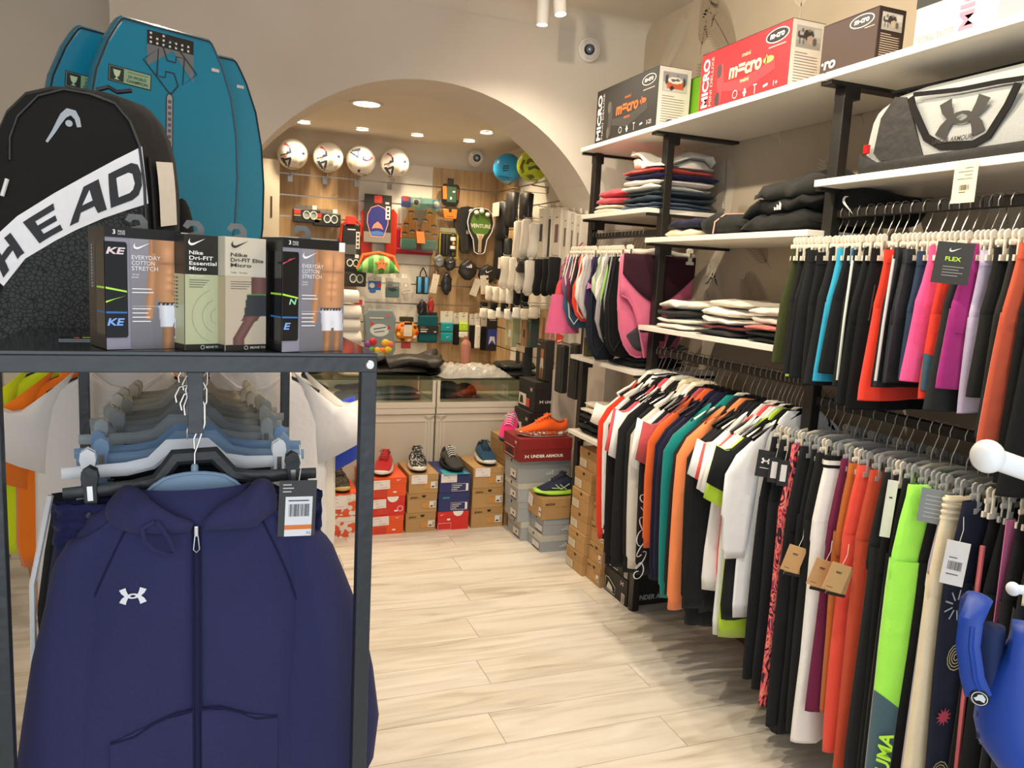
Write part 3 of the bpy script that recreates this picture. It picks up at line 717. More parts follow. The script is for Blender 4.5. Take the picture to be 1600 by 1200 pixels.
        o, M = swing_tag(t, -.2, -.04, .0, .07, .09, mat('7d858a', 'card'), .03, string=False, rz=-.7)
        g = G()
        for i in range(6): g.poly([(.012, .015 + i * .011), (.058, .015 + i * .011), (.058, .017 + i * .011), (.012, .017 + i * .011)], M, 0, 0, .0006)
        g.build('printed_lines', mat('b5bcc0'), o)
    elif tg == 'bar':
        o, M = swing_tag(t, -.21, -.045, -.085, .05, .11, mat('d5d6d8', 'card'), .06, rz=-.75)
        g = G(); barcode(g, M @ Matrix.Translation((.01, .038, 0)), .03, .022, seed=4); g.poly([(.01, .026), (.036, .026), (.036, .028), (.01, .028)], M, 0, 0, .0006); g.poly([(.01, .068), (.028, .068), (.028, .07), (.01, .07)], M, 0, 0, .0006)
        g.build('barcode', mat('26262a'), o)
    cr = k in (0, 1, 3, 6, 9, 13, 20, 22)
    h = place(HW if cr else HG, u2 if cr else u1, (1.9, y, ZL), rz, hlab('cream clip' if cr else 'cloudy grey clip', lab))
    if cr: u2 += 1
    else: u1 += 1
# ---- shorts on the upper front rail
ZS = 1.738
SG = 'shorts on the upper front rail'
shorts = [
 (2.050, '3c4023', 'olive green swim shorts, first on the upper rail', dict(L=.37)),
 (2.022, '1b1c1c', 'black shorts with a lime lining hanging below', dict(L=.36, hemc='a8c838')),
 (1.985, '19191b', 'black shorts third from the olive pair', dict(L=.40)),
 (1.950, '1c1d1f', 'black shorts fourth from the olive pair', dict(L=.40)),
 (1.915, '161719', 'black shorts fifth from the olive pair', dict(L=.41)),
 (1.880, '1a1b1d', 'black shorts just behind the cyan-trimmed pair', dict(L=.42)),
 (1.842, '2f9ec0', 'bright cyan shorts with black side panel', dict(L=.40, out=.02)),
 (1.815, '141518', 'black shorts with blue letter D on the waistband', dict(L=.38, D=1)),
 (1.785, '1d1e20', 'black shorts with white piping', dict(L=.40, line='d8dcd4')),
 (1.748, '17181a', 'long black basketball shorts hanging lowest on the upper rail', dict(L=.46, leg=.11, hem=.12)),
 (1.705, '0f1012', 'wide black mesh shorts with zip pocket', dict(L=.46, leg=.115, hem=.125, zip=1)),
 (1.655, 'e23a26', 'scarlet red shorts with curved hem', dict(L=.42, leg=.11, hem=.115, out=.02)),
 (1.620, '131416', 'shiny black shorts with silver side stripe', dict(L=.38, line='c8c8c8', satin=1)),
 (1.588, '1d1e22', 'black gathered shorts next to the pink pair', dict(L=.36, satin=1)),
 (1.555, '2b3d55', 'dark blue shorts between black and pink pairs', dict(L=.34)),
 (1.527, 'e0568e', 'pink shorts with a white side panel', dict(L=.36, out=.01)),
 (1.500, 'e0b53a', 'thin yellow shorts beside the pink pair', dict(L=.3, leg=.075, hem=.075, dx=.035)),
 (1.475, 'd93a2a', 'red running shorts with slate hem and white lettering', dict(L=.38, out=.015, air=1)),
 (1.440, '26282a', 'black shorts with large dark swing tag', dict(L=.42, tag=1, leg=.1, hem=.11)),
 (1.400, 'a02a78', 'magenta shorts beside the lilac pair', dict(L=.36)),
 (1.375, 'c9bcd6', 'lilac shorts with rounded hem', dict(L=.40, out=.01, leg=.11, hem=.11)),
 (1.335, '1d1e1e', 'black fleece shorts at the near end of the upper rail', dict(L=.36, leg=.11, hem=.115)),
 (1.300, '2a2c2c', 'long black shorts in front of the black fleece pair', dict(L=.46)),
 (1.270, 'c4573c', 'burnt orange shorts showing as a sliver between black pairs', dict(L=.50)),
 (1.240, '1a1b1c', 'black three-quarter trousers near the pale post', dict(L=.55)),
 (1.205, '161718', 'black three-quarter trousers closest to the pale post', dict(L=.58)),
]
HS = clip_hanger('e4dccb', 1.852 - ZS, w=.17, lab='cream clip hanger holding shorts on the upper front rail', group='cream clip hangers on the upper front rail', drop=.02)
for k, (y, c, lab, kw) in enumerate(shorts):
    rz = R.uniform(-.025, .025) - .06
    t = thing('shorts' if 'shorts' in lab else 'cropped_trousers', lab, 'shorts', (1.9 + kw.get('dx', R.uniform(-.012, .012)), y, ZS - .03), rz, SG); t.rotation_euler.y = R.uniform(-.07, .05)
    m = mat(c, 'satin', .5) if 'satin' in kw else K(c)
    pants(t, kw['L'], m, waist=.175, th=.015, leg=kw.get('leg', .095), hem=kw.get('hem', .1), crotch=.2, ph=k * 1.9, band=m, out=kw.get('out', .008))
    if 'hemc' in kw:
        for sd in (-1, 1): G().loft([[(sd * .105 + x, y_, z) for x, y_ in sup(12, .09, .012, 2.2)] for z in (-kw['L'] + .03, -kw['L'] - .04)], cap=False).build('lining', K(kw['hemc']), t, smooth=2)
    if 'D' in kw: text('D', frame((-.17, -.018, -.05), (1, 0, 0), (0, 0, 1)), .045, mat('3a8ab8'), t, w=.045, bold=.04)
    if 'line' in kw: G().tube([(-.187, -.012, -.03), (-.2, -.016, -.2), (-.205, -.016, -kw['L'] * .95)], .004, 6).build('piping', mat(kw['line']), t)
    if 'zip' in kw: G().tube([(-.17, -.022, -.1), (-.18, -.024, -.2)], .003, 6).build('zip', mat('6a6a6a', 'metal'), t)
    if 'air' in kw:
        for sd in (-1, 1): G().loft([[(sd * .11 + x, y_, z - .03 * x / .1) for x, y_ in sup(12, w_, .019, 2.2)] for z, w_ in ((-.29, .1), (-.385, .103))], cap=False).build('hem_panel', K('3f5a6a'), t, smooth=2)
        text('AIR', frame((-.185, -.021, -.25), (1, 0, 0), (0, 0, 1)), .022, mat('f0e4e0'), t, w=.06)
    if 'tag' in kw:
        o, M = swing_tag(t, -.235, -.05, .0, .08, .10, mat('2c2b2a', 'card'), .05, string=False, rz=-.75)
        g = G(); swoosh(g, M @ Matrix.Translation((.04, .08, 0)), .026); g.build('emblem', mat('e8e8e4'), o)
        text('FLEX', M @ Matrix.Translation((.022, .055, 0)), .010, mat('b8e04a'), o, w=.034, bold=.02)
        g = G()
        for i in range(4): g.poly([(.02, .04 - i * .007), (.065 - (i % 2) * .01, .04 - i * .007), (.065 - (i % 2) * .01, .042 - i * .007), (.02, .042 - i * .007)], M, 0, 0, .0006)
        g.build('printed_lines', mat('8a8a86'), o)
    place(HS, k, (1.9, y, ZS), rz, hlab('cream clip', lab))
# pale trousers hanging at the near end
t = thing('chino_trousers', 'pale beige trousers hanging close to the camera at the edge of the shelving', 'trousers', (1.885, 1.125, 1.70), -.1)
pants(t, .8, K('d9c6a2'), waist=.17, th=.02, leg=.1, hem=.09, ph=3, band=K('d9c6a2'))
place(HS, 1, (1.885, 1.125, ZS), -.05, 'cream clip hanger holding the pale beige trousers')
# ================================================================ goods on the wall shelving
AISLE = lambda o: frame(o, (0, -1, 0), (0, 0, 1))     # face looking at the aisle (-x)
FRONT = lambda o: frame(o, (1, 0, 0), (0, 0, 1))      # face looking at the shop front (-y)
whitep = mat('e8e4de', 'print'); inkp = mat('2a2622', 'print')
def carton(name, label, cat, a, b, face, end=None, top=None, group=None, rz=0.0):
    """cardboard box from corner a to corner b (world); parts: box, end print"""
    c = ((a[0] + b[0]) / 2, (a[1] + b[1]) / 2, a[2])
    t = thing(name, label, cat, c, rz, group)
    hx, hy, h = (b[0] - a[0]) / 2, (b[1] - a[1]) / 2, b[2] - a[2]
    G().box((-hx, -hy, 0), (hx, hy, h)).build('box', face, t, bevel=.0025)
    if end: G().box((-hx + .001, -hy - .0008, .001), (hx - .001, -hy, h - .001)).build('end_panel', end, t)
    if top: G().box((-hx, -hy, h), (hx, hy, h + .0015)).build('lid_edge', top, t)
    return t, AISLE((-hx - .0004, hy, 0)), FRONT((-hx, -hy - .001, 0)), 2 * hy, 2 * hx, h
def poly_paint(w, h, shapes, bg):
    """picture from layered ellipses/rectangles: (kind, cx, cy, rx, ry, rgb)"""
    def f(u, v):
        c = bg(u, v) if callable(bg) else bg
        for k, cx, cy, rx, ry, col in shapes:
            dx, dy = (u - cx) / rx, (v - cy) / ry
            if (k == 'e' and dx * dx + dy * dy < 1) or (k == 'r' and abs(dx) < 1 and abs(dy) < 1): c = col
        return c
    return f
def scooter_box(name, label, a, b, face, ink, endm, pic, logo_scale=1.0, brown=False):
    t, A, E, w, d, h = carton(name, label, 'box', a, b, face, endm, mat('2a201a', 'card'))
    if not brown:
        text('MICRO', A @ Matrix.Translation((.062, .018, 0)) @ Matrix.Rotation(math.pi / 2, 4, 'Z'), .043, whitep, t, w=h - .04, bold=.03)
        text('MINI DELUXE' if ink != 'e0622a' else 'MAXI DELUXE', A @ Matrix.Translation((.088, .018, 0)) @ Matrix.Rotation(math.pi / 2, 4, 'Z'), .016, mat('b9b2a8', 'print'), t, w=h - .04)
        lo = mat(ink, 'print')
        text('m=cro', A @ Matrix.Translation((w * .36, h * .42, 0)), .044, lo, t, w=w * .36, bold=.03, slant=.12)
        for dy in (.165, -.065): text('mini', A @ Matrix.Translation((w * .5, h * .42 + dy * .4, 0)), .014, lo, t, w=w * .09)
        g = G()
        g.poly([(.025 * math.cos(q) * 1.2, .012 * math.sin(q)) for q in [i * .42 for i in range(15)]], A @ Matrix.Translation((w * .79, h * .52, 0)), 0, 0, .0006)
        g.ribbon([(w * .765, h * .46), (w * .77, h * .60)], .006, A, 0, .0006)
        g.build('signet', mat('e0622a' if ink == 'e0622a' else 'c99a5a', 'print'), t)
        g = G()      # wheels of the printed scooter
        for x, z in ((w * .24, h * .62), (w * .235, h * .16)): g.poly([(.016 * math.cos(q), .028 * math.sin(q)) for q in [i * .42 for i in range(15)]], A @ Matrix.Translation((x, z, 0)), 0, 0, .0005)
        g.ribbon([(w * .255, h * .1), (w * .265, h * .45), (w * .255, h * .72)], [.03, .045, .03], A, 1, .0003); g.ribbon([(w * .3, h * .33), (w * .55, h * .26), (w * .86, h * .42)], [.03, .05, .035], A, 1, .0003)
        g.build('scooter_print', [mat('3a2a28' if not ink == 'e0622a' else '55504a', 'print'), mat('c23038' if ink != 'e0622a' else '3a3835', 'print')], t)
        g = G()      # row of pictograms
        for i in range(5):
            x = w * (.45 + .11 * i); T = A @ Matrix.Translation((x, h * .1, 0))
            if i == 0: g.ribbon([(.014 * math.cos(q), .014 * math.sin(q) + .01) for q in [j * .4 for j in range(17)]], .0025, T, 0, .0006)
            elif i == 1: g.poly([(-.004, -.008), (.004, -.008), (.004, .002), (.010, .002), (.010, .010), (.004, .010), (.004, .02), (-.004, .02), (-.004, .010), (-.010, .010), (-.010, .002), (-.004, .002)], T, 0, 0, .0006)
            elif i == 2: g.poly([(-.0015, -.01), (.0015, -.01), (.0015, .02), (.010, .02), (.010, .024), (-.010, .024), (-.010, .02), (-.0015, .02)], T, 0, 0, .0006)
            elif i == 3: g.poly([(-.012, .002), (.012, .006), (.012, .014), (-.012, .010)], T, 0, 0, .0006)
        g.build('pictograms', whitep, t)
        text('1+' if ink != 'e0622a' else '3-23', A @ Matrix.Translation((w * .86, h * .09, 0)), .018, whitep, t)
    B = A @ Matrix.Translation((w * (.86 if not brown else .72), h * .84, 0))
    g = G(); g.poly([(.062 * logo_scale * math.cos(q), .024 * logo_scale * math.sin(q)) for q in [i * .2618 for i in range(24)]], B, 0, 0, .0005)
    g.poly([(.057 * logo_scale * math.cos(q), .021 * logo_scale * math.sin(q)) for q in [i * .2618 for i in range(24)]], B, 0, 1, .0008)
    g.build('oval_badge', [whitep, mat('161412', 'print')], t)
    text('m-cro', B @ Matrix.Translation((0, -.008 * logo_scale, .0006)), .016 * logo_scale, whitep, t, w=.075 * logo_scale, align='c', bold=.03, slant=.1)
    G().poly([(w * .78, h * .68), (w * .95, h * .68), (w * .95, h * .695), (w * .78, h * .695)], A, 0, 0, .0006).build('small_print', mat('b9aca0', 'print'), t)
    # end panel: photo and text block
    paint('end_photo', E @ Matrix.Translation((d * .12, h * .6, .0003)), d * .76, h * .32, 26, 22, pic, t)
    g = G(); r = random.Random(3)
    for i in range(11):
        z = h * .52 - i * h * .042; g.poly([(d * .12, z), (d * (.5 if i == 0 else r.uniform(.7, .88)), z), (d * (.5 if i == 0 else .86), z + .003), (d * .12, z + .003)], E, 0, 0, .0004)
    g.build('printed_lines', mat('8a7c74' if not brown else 'a89888', 'print'), t)
    return t, A, E, w, d, h
g1 = (.35, .33, .32)
car = poly_paint(1, 1, [('r', .5, .25, .5, .25, (.55, .53, .5)), ('e', .5, .42, .38, .2, (.6, .12, .06)), ('r', .52, .3, .34, .12, (.55, .1, .05)), ('e', .5, .6, .3, .16, (.75, .73, .7)), ('e', .42, .6, .1, .08, (.1, .1, .1)), ('e', .6, .62, .1, .07, (.12, .1, .1)), ('e', .38, .2, .09, .12, (.03, .03, .03)), ('e', .15, .6, .06, .25, (.05, .05, .05)), ('e', .88, .55, .06, .25, (.06, .05, .05)), ('e', .2, .85, .04, .06, (.3, .15, .1)), ('e', .6, .85, .04, .06, (.3, .15, .1))], (.3, .3, .33))
horse = poly_paint(1, 1, [('r', .5, .15, .5, .18, (.36, .34, .31)), ('r', .85, .75, .12, .2, (.62, .6, .56)), ('e', .5, .6, .22, .26, (.03, .03, .03)), ('e', .52, .82, .06, .07, (.25, .18, .14)), ('e', .22, .5, .16, .09, (.05, .04, .04)), ('e', .1, .62, .05, .12, (.05, .04, .04)), ('r', .16, .32, .02, .15, (.05, .05, .05)), ('r', .3, .32, .02, .15, (.05, .05, .05)), ('e', .6, .4, .16, .2, (.5, .38, .28)), ('e', .75, .35, .08, .2, (.12, .1, .1)), ('e', .25, .78, .06, .1, (.15, .12, .1))], (.48, .46, .42))
zt = 2.267
scooter_box('scooter_box', 'black scooter box with orange lettering on the top shelf beside the arch wall', (1.82, 3.13, zt), (1.985, 3.735, zt + .262), mat('211f1c', 'card'), 'e0622a', mat('d8d2ca', 'card'), car)
carton('scooter_box', 'narrow bright green box standing behind the black scooter box', 'box', (2.0, 2.95, zt), (2.12, 3.5, zt + .23), mat('6aa81e', 'card'), mat('5f9a1a', 'card'), mat('24301a', 'card'))
scooter_box('scooter_box', 'red scooter box with yellow outlined lettering on the top shelf', (1.825, 2.275, zt), (1.965, 2.81, zt + .226), mat('b0141f', 'card'), 'e8d49a', mat('e6ddd0', 'card'), horse)
t, A, E, w, d, h = scooter_box('scooter_box', 'dark brown scooter box with oval badge beside the red one', (1.835, 1.905, zt + .001), (1.94, 2.135, zt + .16), mat('38241b', 'card'), '', mat('2a1b15', 'card'), horse, .8, True)
text('·ro', A @ Matrix.Translation((.008, .02, 0)), .026, whitep, t, w=.062, bold=.03, slant=.1)
# upside-down white box and pink box near the end
t, A, E, w, d, h = carton('scooter_box', 'white and black upside-down box between the brown and pink boxes', 'box', (1.87, 1.66, zt), (1.99, 1.80, zt + .22), mat('c9c0b4', 'card'), mat('c9c0b4', 'card'))
G().box((-.061, -.071, .125), (.061, .071, .221)).build('dark_top', mat('1d1f1c', 'card'), t)
text('DELUXE MAGIC', A @ Matrix.Translation((.145, .045, 0)) @ Matrix.Rotation(math.pi, 4, 'Z'), .02, mat('8a8078', 'print'), t, w=.135)
G().poly([(.02 * math.cos(q), .02 * math.sin(q)) for q in [i * .42 for i in range(15)]], FRONT((0, -.0715, .16)), .001).build('handle_hole', mat('14120f'), t)
t, A, E, w, d, h = carton('scooter_box', 'white and pink scooter box closest to the camera on the top shelf', 'box', (1.835, 1.15, zt), (1.97, 1.64, zt + .24), mat('d2c6c0', 'card'), mat('d2c6c0', 'card'))
text('MICRO', A @ Matrix.Translation((.062, .012, 0)) @ Matrix.Rotation(math.pi / 2, 4, 'Z'), .045, mat('d86a80', 'print'), t, w=.22, bold=.03)
text('MINI DELUXE', A @ Matrix.Translation((.10, .012, 0)) @ Matrix.Rotation(math.pi / 2, 4, 'Z'), .018, mat('d8c0bc', 'print'), t, w=.2)
G().poly([(.12, .0), (.49, 0), (.49, .24), (.16, .24)], A, 0, 0, .0005).build('pink_panel', mat('dc8490', 'print'), t)
G().ribbon([(.26, .2), (.25, .22), (.27, .24), (.28, .23)], .01, A, 0, .001).build('curl_print', mat('3a2a2c'), t)
# ---------------------------------------------------------------- duffel bag
db = thing('duffel_bag', 'grey and black sports duffel bag with large black emblem on the shelf', 'bag', (1.955, 1.60, 1.936))
def dsec(s, k=1.0):   # s 0..1 along y from the far end
    e = 1 - abs(2 * s - 1) ** 6 * .14
    return e
def bag_ring(s, lo=0.0, hi=.245, grow=0.0):
    y = .30 - .62 * s; e = dsec(s); r = []
    for x, z in ((-.128, .0), (-.132, .03), (-.130, .08), (-.124, .13), (-.115, .18), (-.098, .215), (-.07, .236), (-.03, .246), (.03, .246), (.08, .23), (.115, .18), (.13, .1), (.13, .0)):
        r.append((x, z))
    out_ = [(x * (e + grow / .13), y, min(max(z, lo), hi) * (1 if z < .03 else e) + (grow if z > .2 else 0)) for x, z in r]
    return out_
G().loft([bag_ring(s) for s in (0, .03, .1, .25, .5, .75, .9, .97, 1)]).build('body', mat('9a9d9c', 'knit'), db, smooth=True)
bk = mat('1c1b1a', 'satin', .6); bw = mat('141312', 'cloth')
def strip_bag(pix, X, name, m, w=None, th=.004, label=None):
    """black panel / strap outlined on the bag's aisle face"""
    p = [at('x', X, *q) for q in pix]
    M = AISLE((X, 1.9, 1.936))
    q = [((1.9 - a.y), a.z - 1.936) for a in p]
    g = G()
    if w is None: g.poly(q, M, th)
    else:
        g.ribbon(q, w, M, 0, th); g.ribbon(q, w, M, 0, 0)
    return g.build(name, m, db, world=True, label=label)
G().loft([[(x * 1.012, .302 - .624 * s, z) for x, y, z in [(-.1335, 0, -.0005), (-.138, 0, .016), (-.136, 0, .03 + .03 * (abs(2 * s - 1) > .8)), (.136, 0, .04), (.136, 0, 0)]] for s in (0, .1, .5, .9, 1)]).build('base_panel', bk, db, smooth=True)
strip_bag([(1378, 185), (1400, 152), (1418, 152), (1444, 246), (1376, 252), (1366, 240)], 1.8235, 'side_panel', bk)
strip_bag([(1424, 152), (1427, 168), (1448, 215), (1470, 228), (1520, 226), (1545, 212), (1575, 165), (1592, 130)], 1.8215, 'strap', bw, .021, .003)
strip_bag([(1428, 148), (1500, 140), (1560, 128), (1600, 122)], 1.832, 'zip_band', bw, .012, .003)
for q in (0, .012): G().tube([(-.06 + q * 4, .28, .245), (-.02, .1, .252), (-.02, -.1, .252), (-.06 + q * 4, -.3, .245)], .006, 6).build('top_zip' if q == 0 else 'top_handle', bw, db, smooth=True)
M = AISLE((1.8215, 1.9, 1.936)); c = at('x', 1.8215, 1503, 183)
g = G(); crossed_arcs(g, M @ Matrix.Translation((1.9 - c.y, c.z - 1.936, 0)) @ Matrix.Rotation(-.05, 4, 'Z'), .074); g.build('emblem', mat('262523', 'print'), db, world=True)
c = at('x', 1.8215, 1458, 229); text('UNDER ARMOUR', M @ Matrix.Translation((1.9 - c.y, c.z - 1.936 + .004, .004)), .013, inkp, db, w=.12, bold=.02, slant=.15, world=True)
G().box((-.142, .27, .06), (-.13, .285, .085)).build('zip_pull', mat('b01c1c', 'gloss'), db)
G().tube([(-.05, -.32, .06), (-.12, -.33, .14), (-.09, -.325, .21)], .012, 6, flat=.3).build('side_strap', bw, db, smooth=True)
# price card hanging at the shelf edge under the bag
pc = at('x', 1.795, 1505, 310)
t = thing('price_card', 'cream price card hanging from the shelf edge below the duffel bag', 'card', (1.793, pc.y, 1.93))
G().box((-.0006, -.034, -.105), (.0006, .034, 0)).build('card', mat('e6dcba', 'card'), t)
g = G(); Ma = AISLE((-.001, .034, -.105)); barcode(g, Ma @ Matrix.Translation((.02, .032, 0)), .03, .014); g.poly([(.02, .026), (.04, .026), (.04, .028), (.02, .028)], Ma, 0, 0, .0004)
for i in range(4): g.poly([(.012 + .02 * (i % 2), .06 + i * .009), (.055, .06 + i * .009), (.055, .0615 + i * .009), (.012 + .02 * (i % 2), .0615 + i * .009)], Ma, 0, 0, .0004)
g.build('barcode', mat('5a5448', 'print'), t)
# ---------------------------------------------------------------- folded garments
def folded(label, c, loc, sx, sy, h, rz=0.0, group=None, seed=0, layers=1, name='folded_garment', kind='cloth', cat='clothes', puff=1.0, tilt=0.0, amp=1.0):
    t = G(); r = random.Random(seed * 7 + 1)
    lh = h / layers
    for k in range(layers):
        n = 9; rings = []
        ox = r.uniform(-.012, .012); oy = r.uniform(-.01, .01); kx = r.uniform(.93, 1.0); ky = r.uniform(.93, 1.0)
        for i in range(n):
            q = -1 + 2 * i / (n - 1)
            e = (1 - abs(q) ** 5) ** .5 if abs(q) < 1 else .0
            yy = q * sy / 2 * ky + oy
            ring = []
            for x, z in sup(16, sx / 2 * kx * (.86 + .14 * e), lh / 2 * max(.22, e) * puff, 3.0):
                nz = noise.noise(Vector((x * 14 + seed, yy * 14, k * 3.1 + seed))) * lh * (.42 if layers > 1 else .3) + noise.noise(Vector((x * 5 + seed, yy * 5, 2.0))) * h * .12 * amp
                nz *= amp
                ring.append((x + ox + nz * .5, yy + noise.noise(Vector((x * 9, z * 30, seed))) * .006, max(0.0005, lh * (k + .5) + z + nz * (1 if k or z > 0 else .2) + tilt * (x + .1))))
            rings.append(ring)
        t.loft(rings)
    o = t.build(name, mat(c, kind), smooth=2)
    o.location = loc; o.rotation_euler = (0, 0, rz)
    tag(o, label, cat, group); return o
def pile(x, y, z, items, sx, sy, group, rz=0.0, h=.03):
    zz = z
    for i, it in enumerate(items):
        c, lab = it[0], it[1]; hh = it[2] if len(it) > 2 else h; kw = it[3] if len(it) > 3 else {}
        folded(lab, c, (x + kw.get('dx', R.uniform(-.008, .008)), y + kw.get('dy', R.uniform(-.008, .008)), zz), sx * kw.get('kx', 1), sy * kw.get('ky', 1), hh, rz + R.uniform(-.06, .06), group, seed=i + int(y * 100), name=kw.get('name', 'folded_garment'), layers=kw.get('layers', 1), amp=kw.get('amp', 1.5))
        zz += hh * .98
    return zz
g_ = 'folded tops on the small shelf beside the arch'
pile(1.965, 3.60, 1.915, [('e3d9c2', 'cream folded top at the bottom of the coral pile', .022), ('e6dfca', 'cream folded top just under the coral ones', .024), ('cf4450', 'lower coral red folded top', .036), ('d64a55', 'upper coral red folded top on the short pile', .036)], .29, .26, g_)
pile(2.0, 3.27, 1.915, [('43566c', 'slate blue folded top at the bottom of the tall pile', .03, dict(layers=2)), ('2a3640', 'dark teal folded top second from the pile bottom', .03), ('26323a', 'dark green-grey folded top with lime edge', .026), ('d8d8cc', 'white folded top above the dark green-grey one', .026), ('e2d4cc', 'pinkish white folded top in the tall pile', .026), ('1e2046', 'navy folded top in the tall pile', .026), ('d0463a', 'orange-red folded top under the crumpled white one', .026), ('dcd6ca', 'crumpled white top on the very top of the tall pile', .058, dict(layers=2, kx=.9, amp=3.2))], .37, .32, g_, .1)
g_ = 'dark clothes on the shelf above the pink briefs'
pile(1.97, 2.90, 1.779, [('e6d8bc', 'cream folded top lying at the post end of the dark clothes shelf', .032, dict(layers=1)), ('232338', 'navy folded top on the cream one', .04, dict(ky=.85, dy=-.04))], .30, .26, g_)
o = folded('black jacket rolled with a thin pink piping', '232321', (1.99, 2.62, 1.779), .32, .26, .085, .1, g_, 5, 1, 'folded_jacket', puff=1.1, amp=1.5)
t = G().tube([(-.163, .03, .005), (-.166, .02, .05), (-.14, -.005, .08), (-.06, -.02, .088)], .003, 6).build('piping', mat('e0a894'), o, smooth=True)
o = folded('black jacket with small white three-bar emblem in the tall heap', '1c1c1b', (2.0, 2.31, 1.779), .34, .38, .12, -.05, g_, 6, 2, 'folded_jacket', amp=1.8)
g = G(); three_bars(g, AISLE((-.175, -.06, .075)), .04, 0, .0); g.build('emblem', whitep, o)
folded('black padded sleeve heap on top of the emblem jacket', '262624', (2.0, 2.28, 1.895), .32, .30, .07, .12, g_, 8, 1, 'folded_jacket', puff=1.2, tilt=.15, amp=2.2)
o = folded('black jacket with white curved mark hanging over the shelf end', '151514', (2.02, 2.0, 1.80), .30, .16, .10, .05, g_, 9, 1, 'folded_jacket', puff=1.1, amp=1.5)
g = G(); swoosh(g, AISLE((-.158, -.01, .05)) @ Matrix.Rotation(-1.2, 4, 'Z'), .07); g.build('emblem', whitep, o)
g_ = 'folded tees on the white shelf'
pile(1.95, 2.87, 1.387, [('e4dccb', 'white folded tee at the bottom of the post-side stack', .026), ('e6dfd0', 'white folded tee second in the post-side stack', .026), ('2a2a2a', 'black folded tee in the post-side stack', .036), ('e2dac9', 'white folded tee topping the post-side stack', .036)], .29, .28, g_)
pile(1.96, 2.56, 1.387, [('262629', 'black folded tee at the bottom of the middle stack', .024), ('5a2a2c', 'black folded tee with dark red collar in the middle stack', .022), ('e4dccb', 'white folded tee third up in the middle stack', .03), ('ebe3d2', 'thick white folded tee in the middle stack', .036), ('cfc6b6', 'folded tee topping the middle stack, shade put into its grey colour', .03, dict(dx=.04))], .30, .27, g_)  # last tee: shade at the back is put into its grey colour
pile(1.96, 2.25, 1.387, [('232427', 'black folded tee lowest in the stack near the olive shorts', .022), ('26282b', 'black folded tee second in the stack near the olive shorts', .022), ('b06058', 'red-edged folded tee in the stack near the olive shorts', .02), ('e6dfd2', 'white folded tee in the stack near the olive shorts', .034), ('d4ccbe', 'greyish white folded tee topping the stack near the olive shorts', .03)], .30, .26, g_)
g_ = 'dark clothes on the narrow shelf'
pile(1.98, 3.33, 1.172, [('1a1a1c', 'black folded trousers at the bottom of the narrow shelf pile', .03), ('202022', 'black folded trousers with a label in the narrow shelf pile', .03), ('6a6a68', 'grey folded top over the black trousers on the narrow shelf', .028), ('4a4b4a', 'dark grey folded top topping the narrow shelf pile', .024)], .30, .30, g_)
g_ = 'folded trousers on the lowest shelf'
pile(1.96, 3.58, .764, [('17181a', 'black folded trousers at the bottom of the lowest shelf', .028), ('1b1b1d', 'black folded trousers second on the lowest shelf', .028), ('18191b', 'black folded trousers third on the lowest shelf', .028), ('1d1d1f', 'black folded trousers just under the cream ones', .03), ('ded4c2', 'cream folded trousers on the lowest shelf', .028), ('e6dccb', 'cream folded trousers topping the lowest shelf pile', .03)], .28, .34, g_)
# small olive carton on the narrow shelf
t, A, E, w, d, h = carton('gift_box', 'small olive green carton with pale back card on the narrow shelf', 'box', (1.835, 3.70, 1.173), (1.90, 3.74, 1.27), mat('4c4526', 'card'), mat('4c4526', 'card'))
G().box((-.034, .02, 0), (.034, .024, .2)).build('back_card', mat('d8d0c0', 'card'), t)
# ---------------------------------------------------------------- swimwear on the rail beside the arch
ZA = 1.735
HA = clip_hanger('e4dcc9', 1.828 - ZA, w=.15, lab='', group='cream clip hangers beside the arch', drop=.02)
G_SW = 'swimwear on the rail beside the arch'
sw = [
 (3.77, '7a3a66', 'purple and pink patterned swim top nearest the sock display', .30, 'ramp'),
 (3.735, '8a4a70', 'mauve swim top behind the teal one', .26, 0),
 (3.70, '30566e', 'teal blue swim top with long strap', .38, 0),
 (3.665, '6a2236', 'wine red swim top beside the teal one', .30, 0),
 (3.63, '1a2026', 'black swim top between wine red and coral', .30, 0),
 (3.595, 'f0472c', 'bright coral orange swim top', .34, 0),
 (3.56, 'd8d4cc', 'white swim top next to the coral orange one', .30, 0),
 (3.525, 'b0a8a8', 'pale grey swim top', .34, 0),
 (3.49, '3a2450', 'dark purple printed swim top with pink bow', .34, 'bow'),
 (3.455, '1e222c', 'black swimsuit hanging longest on the rail', .52, 0),
 (3.42, 'b4c0a0', 'pale green swim top', .24, 0),
 (3.385, 'd6d2c8', 'cream swim top beside the pale green one', .28, 0),
 (3.35, '9a9298', 'grey swimsuit with green edge', .44, 'edge'),
 (3.315, '151618', 'black swimsuit behind the pink briefs', .47, 0),
 (3.28, '131416', 'black swimsuit directly behind the grey one', .48, 0),
]
dbl = ramp_mat('mauve_print', [(.35, '5a3566'), (.5, '8a3a72'), (.7, 'b06a94')], nscale=16, rough=.7)
